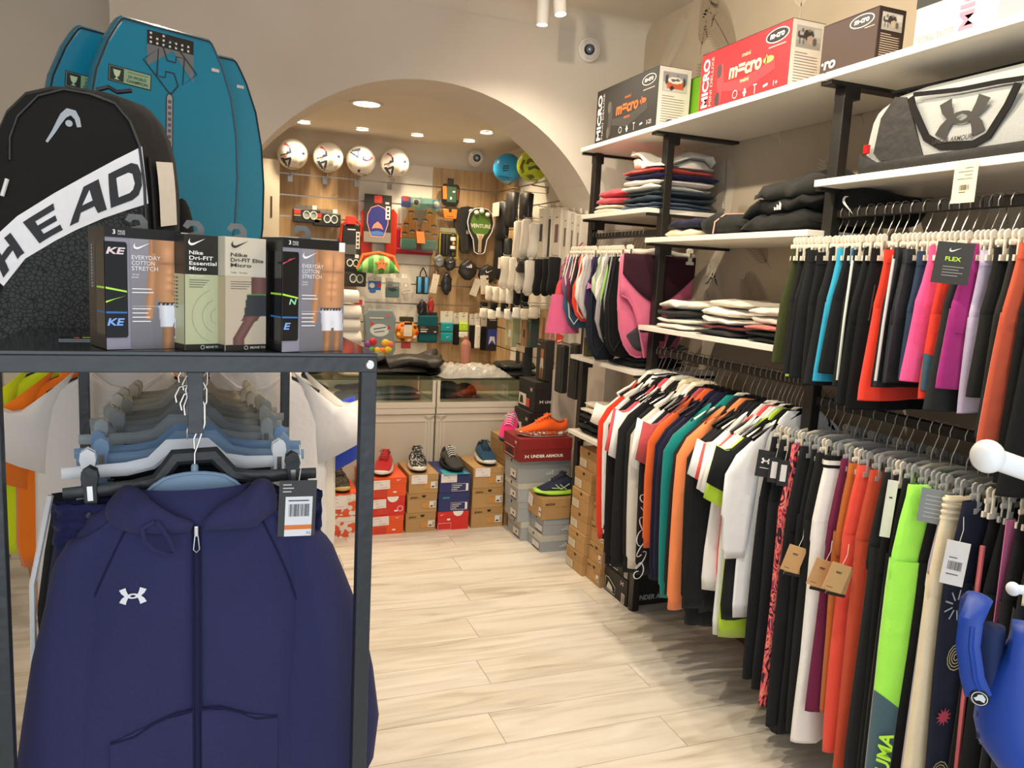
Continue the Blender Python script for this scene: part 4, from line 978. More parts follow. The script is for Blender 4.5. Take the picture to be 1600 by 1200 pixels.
for k, (y, c, lab, L, ex) in enumerate(sw):
    x0 = 1.86 - (.02 if k < 8 else 0); rz = R.uniform(-.04, .04) + .06
    t = thing('swimsuit', lab, 'swimwear', (x0, y, ZA - .03), rz, G_SW)
    m = dbl if ex == 'ramp' else K(c)
    rings = []
    for q, a, k2 in ((0, .13, .6), (.06, .135, .8), (.25, .12, 1), (.45, .14, 1.1), (.7, .13, 1.1), (.9, .09, 1), (1, .05, .6)):
        sx = -.05 * q
        rings.append([(x + sx, y_ + ripple(x, -q * L, k * 2.1, .007), -q * L - .35 * abs(x) * (1 - q) * .3) for x, y_ in sup(14, a, .011 * k2, 2.2)])
    G().loft(rings).build('body', m, t, smooth=2)
    sc_ = mat(R.choice(['d8d0c4', c, '9a9a9a', c]))
    G().tube([(-.12, -.008, .0), (-.15, -.012, -L * .45), (-.13, -.012, -L * .85), (-.10, -.012, -L * .95), (-.07, -.012, -L * .85)], .004, 6).build('strap', sc_, t, smooth=True)
    if ex == 'bow':
        g = G()
        for s in (-1, 1): g.poly([(0, 0), (s * .03, .02), (s * .035, -.012)], FRONT((-.13, -.02, -.16)), .006)
        g.build('bow', mat('d882b4', 'cloth'), t)
    if ex == 'edge': G().tube([(-.12, -.014, -.05), (-.15, -.016, -.2), (-.12, -.016, -.42)], .006, 6).build('trim', mat('8fce5a'), t, smooth=True)
    h = place(HA, k, (1.9 - (.02 if k < 8 else 0), y, ZA), rz, hlab('cream clip', lab))
# pink high-waisted briefs facing the shop, in front
yb = 3.165
t = thing('swim_briefs', 'pink high-waisted swim briefs with dark maroon waist panel', 'swimwear', (1.915, yb, 1.705), .02, G_SW)
pk, mr = K('d46a88'), K('331520')
W_ = .195
g = G()
def brief(xs, zf, m, name, y, th=.008):
    """flat cloth between an upper curve zf[0](x) and a lower curve zf[1](x)"""
    n = 24; g = G(); vs = []
    for i in range(n + 1):
        x = xs[0] + (xs[1] - xs[0]) * i / n
        a, b = zf[0](x), zf[1](x)
        for q in range(5): vs.append((x, y - th * math.sin(math.pi * q / 4) * .0 + .006 * math.sin(x * 14), a + (b - a) * q / 4))
    fs = [(i * 5 + q, i * 5 + q + 1, (i + 1) * 5 + q + 1, (i + 1) * 5 + q) for i in range(n) for q in range(4)]
    g.add(vs, fs); o = g.build(name, m, t, smooth=2)
    s = o.modifiers.new('thickness', 'SOLIDIFY'); s.thickness = th; return o
legc = lambda x: -.475 + .0 if abs(x) < .05 else -.19 - .285 * (1 - min(1, (abs(x) - .05) / (W_ - .05))) ** 2.2
brief((-W_, W_), (lambda x: 0.0, legc), pk, 'front_panel', 0)
brief((-W_, W_), (lambda x: .001, lambda x: -.09 - .13 * max(0, 1 - (abs(x) / W_) ** 1.6)), mr, 'waist_panel', -.009, .003)
legb = lambda x: -.476 if abs(x) < .07 else -.215 - .261 * math.sqrt(max(0, 1 - min(1, (abs(x) - .07) / (W_ - .07)) ** 2))
brief((-W_, W_), (lambda x: -.012, legb), pk, 'back_panel', .022)
brief((-.14, .14), (lambda x: -.27 - .1 * abs(x) / .14, lambda x: min(-.28 - .1 * abs(x) / .14, legb(x * 1.15) + .03)), mat('3c3c40', 'cloth'), 'lining', .014, .002)
for s in (-1, 1):
    G().tube([(s * x, -.006 + .006 * math.sin(s * x * 14), legc(x)) for x in (.05, .06, .075, .1, .13, .16, .19)], .004, 6).build('leg_edge', pk, t, smooth=True)
    G().tube([(s * .05, .018, -.475), (s * .075, .018, legb(.075)), (s * .11, .018, legb(.11)), (s * .15, .018, legb(.15)), (s * .194, .018, legb(.194))], .0035, 6).build('back_edge', pk, t, smooth=True)
place(HA, 1, (1.915, yb, ZA), .02, 'cream clip hanger holding the pink high-waisted swim briefs').scale = (1.25, 1, 1)
# pink pleated swim skirt hanging lowest by the socks
p = at('y', 3.76, 882, 455)
t = thing('swim_skirt', 'hot pink pleated swim skirt with red straps hanging beside the socks', 'swimwear', (p.x, 3.76, p.z), .2, G_SW)
zb = at('y', 3.76, 880, 520).z - p.z
rg = []
for q in (0, .12, .5, 1):
    rg.append([((.078 + .022 * q + .006 * q * (j % 2)) * math.cos(6.28318 * j / 32), (.03 + .02 * q + .006 * q * (j % 2)) * math.sin(6.28318 * j / 32), zb * (.08 + .92 * q)) for j in range(32)])
G().loft(rg, cap=False).build('skirt', K('c8587e'), t, smooth=2)
G().loft([[(x, y_, z) for x, y_ in sup(14, a, .022, 2)] for z, a in ((.06, .035), (.03, .05), (-.02, .06))], cap=False).build('bodice', K('c8404a'), t, smooth=2)
for s in (-1, 1): G().tube([(s * .035, 0, .055), (s * .03, 0, .12), (.02, 0, .19), (.10, 0, .26)], .004, 6).build('strap', K('b04060'), t, smooth=True)
G().tube([(-.09, -.03, zb * .95), (-.10, -.03, zb - .03), (-.07, -.03, zb - .035)], .003, 6).build('ribbon_end', K('c8587e'), t, smooth=True)
# ---------------------------------------------------------------- clog stand near the camera
st = thing('display_stand', 'white metal display stand with round-ended pegs, partly out of view', 'stand', (1.18, .50, 0))
ws = mat('eef0f0', 'plain', .35)
G().lathe([(.16, 0), (.16, .012), (.03, .02), (.018, .03), (.018, 1.75), (1e-4, 1.75)], 24).build('pole', ws, st, smooth=True)
def peg(tip, back, r=.0125, br=.0195):
    g = G().tube([Vector(tip) - Vector((1.18, .5, 0)), Vector(back) - Vector((1.18, .5, 0))], r, 14)
    p_ = g.build('peg', ws, st, smooth=True)
    G().ball(Vector(tip) - Vector((1.18, .5, 0)), br, 20, 14, sc=(.8, 1, 1)).build('peg_end', ws, p_, smooth=True)
tip = at('y', .62, 1543, 713); peg(tip, (1.18, .52, 1.295))
peg((.955, .655, 1.215), (1.18, .5, 1.22), .006, .009)
# the clog, toe pointing down: local x = toe direction
rv = at('y', .60, 1533, 1092); ua = Vector((-.62, .78, 0)); tt = Vector((.10, -.06, -.99)).normalized(); ya = ua.cross(tt).normalized(); ua = tt.cross(ya)
cl = thing('clog', 'bright blue foam clog hanging toe-down from a peg', 'shoe', (0, 0, 0))
# local axes: toe -> -z, up -> -x, side -> -y
KS = .78
cl.matrix_basis = Matrix.Translation(rv - ya * .0556 * KS) @ Matrix(((tt.x, ya.x, ua.x, 0), (tt.y, ya.y, ua.y, 0), (tt.z, ya.z, ua.z, 0), (0, 0, 0, 1))) @ Matrix.Scale(KS, 4)
foam = mat('0c3c98', 'plain', .5)
def cs(x):   # half width, top height, sole bottom at -0.075
    w = .034 + .018 * min(1, max(0, (x + .10) / .16)); 
    if x > .1: w *= math.sqrt(max(.02, 1 - ((x - .1) / .055) ** 2))
    if x < -.07: w *= math.sqrt(max(.05, 1 - ((-x - .07) / .04) ** 2))
    return w
rings = []
for x in (-.108, -.1, -.085, -.06, -.03, 0, .03, .06, .09, .12, .14, .150, .1545):
    w = cs(x); hi = -.04 if x < -.07 else (-.025 + .0 * x if x < -.02 else .0 + .012 * math.sin((x + .02) * 14) if x < .09 else .005 - (x - .09) * .75)
    if -.07 <= x < -.02: hi = -.035 + (x + .07) / .05 * .03
    ring = []
    for a, b in sup(20, 1, 1, 2.7):
        ring.append((x, a * w * (1.0 if b < 0 else 1 - .25 * b), -.04 + (b * (hi + .04) if b > 0 else b * .045)))
    rings.append(ring)
sh = G().loft(rings).build('shell', foam, cl, smooth=2)
G().loft([[(x * 1.02, a * (cs(x) + .004), -.078 + b * .014) for a, b in sup(20, 1, 1, 3)] for x in (-.108, -.1, -.085, -.06, -.03, 0, .03, .06, .09, .12, .14, .15, .1545)]).build('sole', mat('1248a8', 'plain', .6), cl, smooth=2)
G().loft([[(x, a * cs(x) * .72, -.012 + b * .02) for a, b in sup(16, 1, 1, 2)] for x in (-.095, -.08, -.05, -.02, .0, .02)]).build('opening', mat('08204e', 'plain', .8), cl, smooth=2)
strap = [(.0, .046, .004), (-.03, .05, .012), (-.08, .05, .018), (-.118, .042, .014), (-.135, .02, .006), (-.139, 0, .002), (-.135, -.02, .006), (-.118, -.042, .014), (-.08, -.05, .018), (-.03, -.05, .012), (.0, -.046, .004)]
G().tube(strap, [.019, .017, .0165, .0165, .017, .0175, .017, .0165, .0165, .017, .019], 10, flat=.32, up=(0, 0, 1)).build('heel_strap', foam, cl, smooth=True)
for s in (-1, 1): G().tube([(.0, s * .049, -.002), (-.03, s * .0545, .008), (-.08, s * .0545, .014), (-.11, s * .048, .012)], .004, 6).build('strap_ridge', foam, cl, smooth=True)
for s in (-1, 1):
    Mr = frame((0, s * .051, .002), (1, 0, 0), (0, 0, -s))
    rvt = G().lathe([(1e-4, 0), (.0125, 0), (.0135, .002), (.012, .004), (1e-4, .0045)], 22, M=frame((0, s * .051, .002), (s, 0, 0), (0, 0, -1)) if s > 0 else frame((0, s * .051, .002), (1, 0, 0), (0, 0, 1))).build('rivet', mat('1d1d1f', 'gloss'), cl, smooth=True)
    Mq = frame((0, s * .0556, .002), (1, 0, 0), (0, 0, 1)) if s < 0 else frame((0, s * .0556, .002), (-1, 0, 0), (0, 0, 1))
    g = G(); g.ribbon([(.0105 * math.cos(i * .33), .0105 * math.sin(i * .33)) for i in range(20)], .0012, Mq, 0, .0004); g.poly([(-.006, -.006), (.001, -.008), (.007, -.004), (.006, .002), (.002, .004), (.0, .008), (-.004, .005), (-.003, 0)], Mq, 0, 0, .0004)
    g.build('rivet_badge', mat('d4d8d8', 'gloss'), cl)
for k in range(7):
    x = .04 + .018 * (k // 2) + .005; y = (-.017, .017)[k % 2] if k < 6 else 0
    G().lathe([(.0055, 0), (.0055, .004), (1e-4, .004)], 10, M=Matrix.Translation((x, y, .002 - max(0, x - .09) * .4))).build('vent_hole', mat('06163a'), cl)
for k in range(3): G().tube([(.03 + .03 * k, -.05 + .004 * k, -.03), (.05 + .03 * k, -.046, -.008), (.075 + .024 * k, -.03, .004 - .006 * k)], .0022, 6).build('shell_ridge', foam, cl, smooth=True)
# ================================================================ glass counters in the back room
cream = mat('d2c7b4', 'plain', .45); cream2 = mat('dcd2c0', 'plain', .45)
glass = mat('f4f9f4', 'clear', .05)
def counter(label, x0, x1, y0, y1, zt):
    t = thing('display_counter', label, 'counter', ((x0 + x1) / 2, y0, 0)); zf = zt - .155
    w = (x1 - x0) / 2; d = y1 - y0
    G().box((-w, .012, .0), (w, d, zf)).build('cabinet', cream, t, bevel=.002)
    g = G()
    for i, (z0_, z1_, o) in enumerate(((zf - .035, zf, .016), (zf - .055, zf - .035, .010), (zf - .075, zf - .055, .014), (zf - .13, zf - .115, .006))): g.box((-w, .012 - o, z0_), (w, .0125, z1_))
    g.build('cornice', cream2, t, bevel=.001)
    for s in (-1, 1):
        xe = s * (w - .035)
        for k in range(3): G().box((xe - .03 + k * .022, .006, 0), (xe - .03 + k * .022 + .012, .0125, zf - .13)).build('flute', cream2, t)
        G().add([(xe - .038, .004, zf - .085), (xe + .038, .004, zf - .085), (xe, .004, zf - .125), (xe, -.012, zf - .09)], [(0, 3, 1), (0, 2, 3), (3, 2, 1), (0, 1, 2)]).build('ornament', mat('e2d8c4', 'plain', .4), t)
        G().box((s * w - (.02 if s > 0 else 0), .002, zf), (s * w + (.02 if s < 0 else 0), .03, zt - .004)).build('corner_post', cream2, t)
    G().box((-w + .02, .012, zf), (w - .02, .016, zt - .006)).build('front_pane', glass, t)
    G().box((-w, .0, zt - .006), (w, d, zt)).build('glass_top', glass, t)
    G().box((-w, -.001, zt - .0055), (w, 0, zt - .0005)).build('glass_edge', mat('2e4a3c', 'gloss', .1), t)
    G().box((-w, d - .012, zf), (w, d, zt - .007)).build('back_rail', cream, t)
    return t, zf
CY = 4.86; CT = .884
c1, zf1 = counter('long cream display counter with glass top behind the orange and tan shoe boxes', .30, 1.335, CY, CY + .5, CT)
c2, zf2 = counter('cream display counter with glass top beside the pink sports shoe', 1.345, 2.13, CY, CY + .5, CT)
G_C = 'clothes in the glass counter'
def gat(u, v, Y): return at('y', Y, u, v)
folded('grey folded garment inside the glass counter', '6c7078', (1.10, CY + .2, zf1 + .001), .34, .22, .07, 0, G_C, 31, 2)
folded('brown-grey folded garment inside the glass counter', '5d4f50', (.84, CY + .22, zf1 + .001), .24, .22, .085, .2, G_C, 32, 2)
folded('beige soft garment inside the glass counter seen past the white tee', 'bcab98', (.58, CY + .22, zf1 + .001), .2, .2, .09, 0, G_C, 33, 2)
t = thing('peaked_hat', 'dark cap with rust red peak inside the glass counter', 'cap', (1.60, CY + .22, zf2 + .001), .3)
G().ball((0, 0, .03), .09, 18, 10, sc=(1, .85, .75)).build('crown', mat('1e1a1a', 'satin'), t, smooth=True)
G().loft([[(.05 + .035 * math.cos(a) * 1.7 * k, .075 * math.sin(a) * k - .03, .012 + .01 * (1 - k)) for a in [6.283 * i / 16 for i in range(16)]] for k in (1, .98, .4)]).build('peak', mat('8a2f1e', 'gloss'), t, smooth=True)
folded('dark blue folded garment inside the glass counter beside the divider', '2d3a48', (1.47, CY + .22, zf2 + .001), .16, .24, .1, 0, G_C, 34, 2)
# on the counter
folded('cream folded cloth on the glass counter beside the rack post', 'e8d3b4', (.83, CY + .2, CT + .001), .24, .24, .075, .1, G_C, 35, 2, cat='clothes')
folded('black quilted jacket lying on the glass counter', '1c1713', (1.16, CY + .26, CT + .001), .52, .30, .12, .05, 'things on the glass counter', 36, 2, 'quilted_jacket', 'satin', puff=1.2, amp=2.2)
folded('dark folded garment on the counter behind the rack post', '211b1a', (.52, CY + .24, CT + .001), .26, .2, .06, 0, 'things on the glass counter', 37, 1)
g = G(); n = 22; vs = []; r = random.Random(9)
for i in range(n + 1):
    for j in range(n + 1):
        u, v = i / n, j / n
        e = min(1, 6 * min(u, 1 - u, v, 1 - v))
        z = .004 + e * (.05 + .045 * noise.noise(Vector((u * 6, v * 6, 3))) + .03 * abs(noise.noise(Vector((u * 15, v * 15, 7)))))
        vs.append(((u - .5) * .5 + .02 * noise.noise(Vector((u * 5, v * 5, 1))), (v - .5) * .36 + .02 * noise.noise(Vector((u * 5, v * 5, 9))), z))
g.add(vs, [(i * (n + 1) + j, (i + 1) * (n + 1) + j, (i + 1) * (n + 1) + j + 1, i * (n + 1) + j + 1) for i in range(n) for j in range(n)])
def film(nt, b, N, L):
    b.inputs['Base Color'].default_value = (.78, .75, .7, 1); b.inputs['Roughness'].default_value = .16; b.inputs['Alpha'].default_value = .45
t = thing('plastic_bag', 'crumpled clear plastic bag lying across the glass counter', 'bag', (1.62, CY + .20, CT + .001), .1)
G().box((-.2, -.12, 0), (.18, .14, .03)).build('contents', mat('8d8780', 'satin'), t, bevel=.01)
g.build('film', nodes_mat('crumpled_film', film), t)
t = thing('water_bottle', 'matt rose pink water bottle standing on the counter', 'bottle', (gat(726, 590, CY + .42).x, CY + .42, CT))
G().lathe([(1e-4, 0), (.033, 0), (.036, .004), (.036, .185), (.032, .205), (.018, .222), (.015, .23)], 24).build('body', mat('b97a68', 'satin', .5), t, smooth=True)
G().lathe([(.016, .226), (.0165, .24), (.015, .25), (1e-4, .251)], 18).build('cap', mat('a86a58', 'satin', .5), t, smooth=True)
# ================================================================ slat wall goods
YW = 6.164
def pix(u, v, Y): p = at('y', Y, u, v); return p
def hang(name, label, cat, u, v, Y=6.12, group=None, rz=0.0, hookm=True, ax='y', X=None):
    """thing on a slat-wall peg; local frame centred on photo pixel (u, v), metres"""
    p = at('y', Y, u, v) if ax == 'y' else at('x', X, u, v)
    t = thing(name, label, cat, p, rz if ax == 'y' else rz + math.pi / 2 * -1, group)
    return t, (CF.dot(p - Vector((0, 0, H)))) / F
FL = FRONT((0, 0, 0))
def card(t, w, h, m, d=.004, name='card', z=0, x=0, y=0, hdr=None, hole=True):
    G().box((x - w / 2, y - d, z - h / 2), (x + w / 2, y, z + h / 2)).build(name, m, t)
    if hdr:
        g = G().poly([(-.02, 0), (.02, 0), (.02, .02), (.012, .032), (-.012, .032), (-.02, .02)], FRONT((x, y, z + h / 2)), .003)
        g.build('hang_tab', hdr, t)
def peg(t, z, L=.10, x=0, y=0):
    G().tube([(x, y + L, z), (x, y - .03, z), (x, y - .036, z + .012)], .0022, 6).build('peg_hook', chrome, t, smooth=True)
def flat(t, name, shapes, y, M0=None):
    """printed flat shapes [(hex, pts)] in metres on the plane facing the shop at depth y"""
    hx = list(dict.fromkeys(c for c, _ in shapes)); g = G()
    for i, (c, pts) in enumerate(shapes): g.poly(pts, FRONT((0, y, 0)) if M0 is None else M0, 0, hx.index(c), .0002 * (i + 1))
    return g.build(name, [mat(c, 'print') for c in hx], t)
def ell(cx, cy, rx, ry, n=16): return [(cx + rx * math.cos(6.283 * i / n), cy + ry * math.sin(6.283 * i / n)) for i in range(n)]
def rct(x0, y0, x1, y1): return [(x0, y0), (x1, y0), (x1, y1), (x0, y1)]
# footballs on brackets
def football(u, v, label, cols, r=.108, Y=5.985, ax='y', X=None, group='patterned footballs above the oak boards', spin=0, big=False):
    p = at('y', Y, u, v) if ax == 'y' else at('x', X, u, v)
    t = thing('football', label, 'ball', p, 0, group)
    G().ball((0, 0, 0), r, 32, 20).build('cover', mat(cols[0], 'gloss', .3), t, smooth=2)
    # printed panels follow the sphere
    g = G(); rs = random.Random(2)
    to = (Vector((0, 0, H)) - p).normalized(); Q = to.to_track_quat('Z', 'Y').to_matrix().to_4x4() @ Matrix.Rotation(spin, 4, 'Z')
    def onb(x, y): l = math.hypot(x, y); k = min(.98, l); s = math.sqrt(1 - k * k); return Q @ (Vector((x, y, s)) * (r * 1.004))
    def sub(pts, mi, lift=1.0):
        c = Vector((sum(q[0] for q in pts) / len(pts), sum(q[1] for q in pts) / len(pts))); n_ = len(pts); ring = []
        for i in range(n_):
            a, b = pts[i], pts[(i + 1) % n_]
            for k in range(3): ring.append((a[0] + (b[0] - a[0]) * k / 3, a[1] + (b[1] - a[1]) * k / 3))
        mid = [((q[0] + c.x) / 2, (q[1] + c.y) / 2) for q in ring]
        vs = [onb(*q) * lift for q in ring] + [onb(*q) * lift for q in mid] + [onb(c.x, c.y) * lift]; m_ = len(ring)
        g.add(vs, [(i, (i + 1) % m_, m_ + (i + 1) % m_, m_ + i) for i in range(m_)] + [(m_ + i, m_ + (i + 1) % m_, 2 * m_) for i in range(m_)], mi)
    if big:
        for pts, mi in cols[2]:
            g = G(); sub(pts, 0); g.build('printed_panel', mat(cols[1][mi], 'gloss', .35), t, smooth=2)
        g = G()
    else:
        sub([(-.75, -.2), (-.2, .02), (-.2, .14), (-.3, .2), (-.3, .06), (-.75, -.08)], 0); sub([(-.2, .02), (-.06, .08), (-.1, .4), (-.22, .38)], 0)
        sub([(-.78, -.3), (-.55, -.25), (-.3, -.75), (-.42, -.8)], 0); sub([(-.5, -.45), (-.05, -.3), (-.1, -.16), (-.5, -.32)], 0); sub([(-.05, -.3), (-.2, -.85), (-.32, -.8), (-.2, -.3)], 0)
        sub([(-.55, .55), (-.35, .5), (-.1, .28), (-.14, .42), (-.3, .6), (-.5, .7)], 1); sub([(-.62, -.12), (-.28, -.03), (-.42, -.25)], 2); sub([(.05, -.55), (.3, -.5), (.35, -.2), (.12, -.12), (-.02, -.3)], 3)
        sub([(.55, .15), (.75, .22), (.8, .05), (.65, .0)], 0); sub([(.4, -.7), (.62, -.62), (.7, -.4), (.5, -.45)], 3)
    if g.v: g.build('printed_panels', [mat(c, 'gloss', .35) for c in cols[1]], t, smooth=2)
    b = thing('ball_holder', 'metal slat-wall bracket under the ' + ' '.join(label.split(' ')[:4]), 'bracket', (p.x, p.y, p.z - r))
    back = (BX1 - .02 - p.x) if ax == 'x' else (YW - p.y)
    d = Vector((1, 0, 0)) if ax == 'x' else Vector((0, 1, 0)); e = d.cross(Vector((0, 0, 1)))
    g = G(); g.tube([d * back + Vector((0, 0, -.03)), Vector((0, 0, -.02))], .005, 8); g.tube([e * (.045 * math.cos(a)) + d * (.045 * math.sin(a)) + Vector((0, 0, .006)) for a in [i * .524 for i in range(13)]], .003, 6, cap=False)
    g.tube([(0, 0, -.02), d * .045 + Vector((0, 0, .006))], .004, 6)
    g.build('arm', chrome, b, smooth=True); G().cbox(d * (back - .004) + Vector((0, 0, -.045)), (.03, .03, .05) if ax == 'x' else (.035, .012, .05)).build('wall_clip', mat('a9a59c', 'metal'), b)
cols = ('f4ece0', ['3a4254', 'd25560', 'e8a58c', 'c9bda4'])
for k, (u, v, s, l) in enumerate(((457, 241, 0, 'first cream football with navy and coral print, closest to the cream panel'), (513, 246, 0, 'second cream football with navy and coral print along the row'), (564, 251, -1.9, 'third cream football, turned so its coral mark sits high'), (617, 255, .05, 'fourth cream football with navy and coral print, above the black cards'))): football(u, v, l, cols, spin=s)
football(793, 263, 'bright blue football with black bars above the oak corner', ('2a9fd8', ['1c1c1e', '1a5f8c'], [([(-.3, .1), (.1, .12), (.1, .2), (-.28, .18)], 0), ([(-.34, -.04), (.12, -.02), (.12, .06), (-.34, .04)], 0), ([(-.3, -.2), (.1, -.16), (.1, -.1), (-.3, -.12)], 0), ([(-.6, -.6), (.4, -.75), (.3, -.6), (-.5, -.5)], 1)]), ax='x', X=2.04, group='coloured footballs by the arch', big=True)
football(832, 259, 'lime yellow football with dark curved stripes beside the arch', ('c9dc2c', ['5f6420', '6b6f28'], [([(-.8, -.1), (-.6, .35), (-.45, .3), (-.6, 0), (-.5, -.4), (-.65, -.5)], 0), ([(-.3, .4), (.1, .5), (.3, .3), (.1, .2), (-.15, .25), (-.3, .05), (-.45, .1)], 1), ([(-.3, -.1), (.2, .05), (.5, -.1), (.45, -.25), (.15, -.1), (-.2, -.3)], 0), ([(-.4, -.6), (0, -.5), (.2, -.7), (-.1, -.85)], 1)]), ax='x', X=2.02, group='coloured footballs by the arch', big=True)
# goggle cases
def goggles(u, v, label, w=.2, h=.10, tone='9aa6a0', red=True, d=.06):
    t, s = hang('goggle_case', label, 'goggles', u, v)
    G().box((-w / 2, -d, -h / 2), (w / 2, 0, h / 2)).build('case', mat('2c2a26', 'plain', .3), t, bevel=.008)
    G().box((-w * .4, -.003, h / 2), (w * .4, 0, h / 2 + .03)).build('hang_strip', mat('7c756a', 'plain', .3), t)
    g = G()
    for sx in (-1, 1): g.tube([(w * .12 + sx * w * .13 + w * .12 * math.cos(a), -d - .004, .006 + h * .28 * math.sin(a)) for a in [i * .449 for i in range(15)]], .0045, 6, cap=False)
    g.build('goggle_rims', mat('cfd6c8', 'gloss'), t, smooth=True)
    g = G()
    for sx in (-1, 1): g.poly(ell(w * .12 + sx * w * .13, .006, w * .11, h * .26), FRONT((0, -d - .001, 0)))
    g.build('lenses', mat(tone, 'gloss', .1), t)
    if red: flat(t, 'printed_label', [('c8403a', rct(-w * .46, h * .1, -w * .22, h * .42)), ('c8b44a', rct(-w * .46, -.004, -w * .22, h * .04)), ('e8e2d8', rct(w * .2, h * .5, w * .36, h * .8))], -d - .0005)
    peg(t, h / 2 + .022); return t
goggles(478, 338, 'swim goggles in dark case with pale teal lenses, closest to the cream panel'); goggles(510, 344, 'swim goggles in dark case with smoky lenses beside the pale teal pair', tone='4a4e50')
goggles(545, 412, 'dark goggles case partly hidden above the mask box', tone='3a3a38', w=.18, h=.09); goggles(550, 436, 'black diving goggles box with clear rims', .2, .11, '55584e', False)
# red snorkel packs
def snorkel(u, v, label, g_=None):
    t, s = hang('snorkel_set', label, 'snorkel', u, v, group=g_)
    G().box((-.07, -.03, -.13), (.07, 0, .10)).build('pack', mat('262423', 'plain', .35), t, bevel=.006)
    G().tube([(-.075, -.02, -.16), (-.08, -.025, 0), (-.07, -.025, .10), (-.03, -.03, .13), (.04, -.03, .13), (.072, -.025, .10), (.075, -.02, .02)], .009, 8).build('tube', mat('d8382c', 'gloss'), t, smooth=True)
    G().box((-.045, -.045, .10), (.03, -.01, .165)).build('mouthpiece', mat('dd3a2c', 'gloss'), t, bevel=.006)
    flat(t, 'print', [('5a5854', rct(-.068, -.125, .04, -.05)), ('e4e0d8', rct(-.03, .06, .03, .068)), ('cfcac0', rct(.035, -.08, .065, .05)), ('3a3836', ell(.05, .03, .009, .009)), ('3a3836', ell(.05, 0, .009, .009)), ('3a3836', ell(.05, -.03, .009, .009)), ('3a3836', ell(.05, -.06, .009, .009))], -.0305)
    peg(t, .16)
snorkel(548, 372, 'red snorkel set on a black card beside the red fins')
# fins card over red fins
t, s = hang('swim_fins', 'red swim fins hanging behind the black fin card', 'fins', 591, 366, 6.14)
for sx in (-1, 1): G().poly([(sx * .05, -.2), (sx * .115, -.2), (sx * .14, -.13), (sx * .14, .16), (sx * .11, .2), (sx * .06, .18)], FRONT((0, -.01, 0)), .02).build('fin', mat('c8371f', 'gloss'), t)
t, s = hang('kickboard_card', 'black card with purple and coral kickboard print', 'kickboard', 590, 342, 6.08)
card(t, .21, .365, mat('22201f', 'card'), .006); peg(t, .17)
kb = [(0, .10), (.05, .08), (.075, .03), (.078, -.03), (.06, -.09), (.045, -.13), (-.045, -.13), (-.06, -.09), (-.078, -.03), (-.075, .03), (-.05, .08)]
flat(t, 'print', [('8a8478', rct(-.105, -.18, .105, -.10)), ('c63a30', rct(-.03, .12, .03, .175)), ('e89a8a', [(x * 1.07, y * 1.05) for x, y in kb]), ('2c2e78', kb), ('e88870', [(-.045, -.08), (-.03, -.045), (0, -.02), (.03, -.045), (.045, -.08), (.02, -.07), (-.02, -.07)]), ('4a78c0', [(-.05, -.1), (0, -.09), (.05, -.1), (.045, -.125), (-.045, -.125)]), ('e8e2d8', rct(.06, .0, .095, .10)), ('2a2826', ell(.078, .08, .01, .01)), ('2a2826', ell(.078, .05, .01, .01)), ('2a2826', ell(.078, .02, .01, .01)), ('c9c4ba', rct(.055, .115, .085, .13))], -.0065)
# children's float vest in clear pack, over a red-pink one
t, s = hang('float_vest', 'crimson packed float vest behind the orange striped one', 'vest', 646, 372, 6.15)
G().box((-.165, -.03, -.13), (.16, 0, .07)).build('pack', mat('b0203c', 'gloss'), t, bevel=.015)
flat(t, 'print', [('e06a78', [(-.15, -.09), (.15, -.11), (.15, -.105), (-.15, -.083)])], -.0305)
t, s = hang('float_vest', 'orange striped child float vest with teal hem and whale print', 'vest', 655, 350, 6.09)
for sx in (-1, 1):
    o = G().poly([(sx * .015, -.12), (sx * .15, -.12), (sx * .145, -.02), (sx * .11, .03), (sx * .095, .12), (sx * .05, .12), (sx * .045, .03), (sx * .012, -.02)], FRONT((0, -.0, 0)), .03).build('vest_half', mat('f59a48', 'satin'), t, bevel=.008)
    flat(t, 'stripes', [('f6c04a', rct(min(sx * a, sx * (a + .008)), -.115, max(sx * a, sx * (a + .008)), .02 if a > .1 or a < .04 else .11)) for a in (.025, .05, .075, .1, .125)] + [('3f4a5c', ell(sx * a, b, .022, .012)) for a, b in ((.075, .085), (.04, .03), (.11, -.01), (.06, -.06), (.12, -.08))] + [('f6d9b8', ell(sx * a, b - .008, .018, .006)) for a, b in ((.075, .085), (.04, .03), (.11, -.01), (.06, -.06), (.12, -.08))], -.0312)
    G().box((min(sx * .02, sx * .15), -.034, -.2), (max(sx * .02, sx * .15), -.002, -.115)).build('hem', mat('7fc4b8', 'satin'), t, bevel=.015)
G().poly([(-.03, -.06), (.03, -.06), (.045, -.15), (-.02, -.15)], FRONT((0, -.034, 0)), .006).build('buckle', mat('f2783a', 'plain'), t)
card(t, .26, .09, mat('8cc0bc', 'card'), .004, 'header_card', .155, .02)
flat(t, 'print', [('3a5ab0', rct(-.15, .12, -.075, .2)), ('d84a48', rct(-.14, .17, -.09, .205)), ('d8dcc8', rct(-.06, .13, .0, .19)), ('3f4a5c', ell(-.03, .165, .02, .02)), ('5a86b8', rct(.1, .13, .165, .195)), ('e6e0d0', ell(.132, .163, .024, .024))], -.0045)
peg(t, .2); card(t, .3, .42, mat('e8eae6', 'clear'), .002, 'film', -.01, 0, -.037)
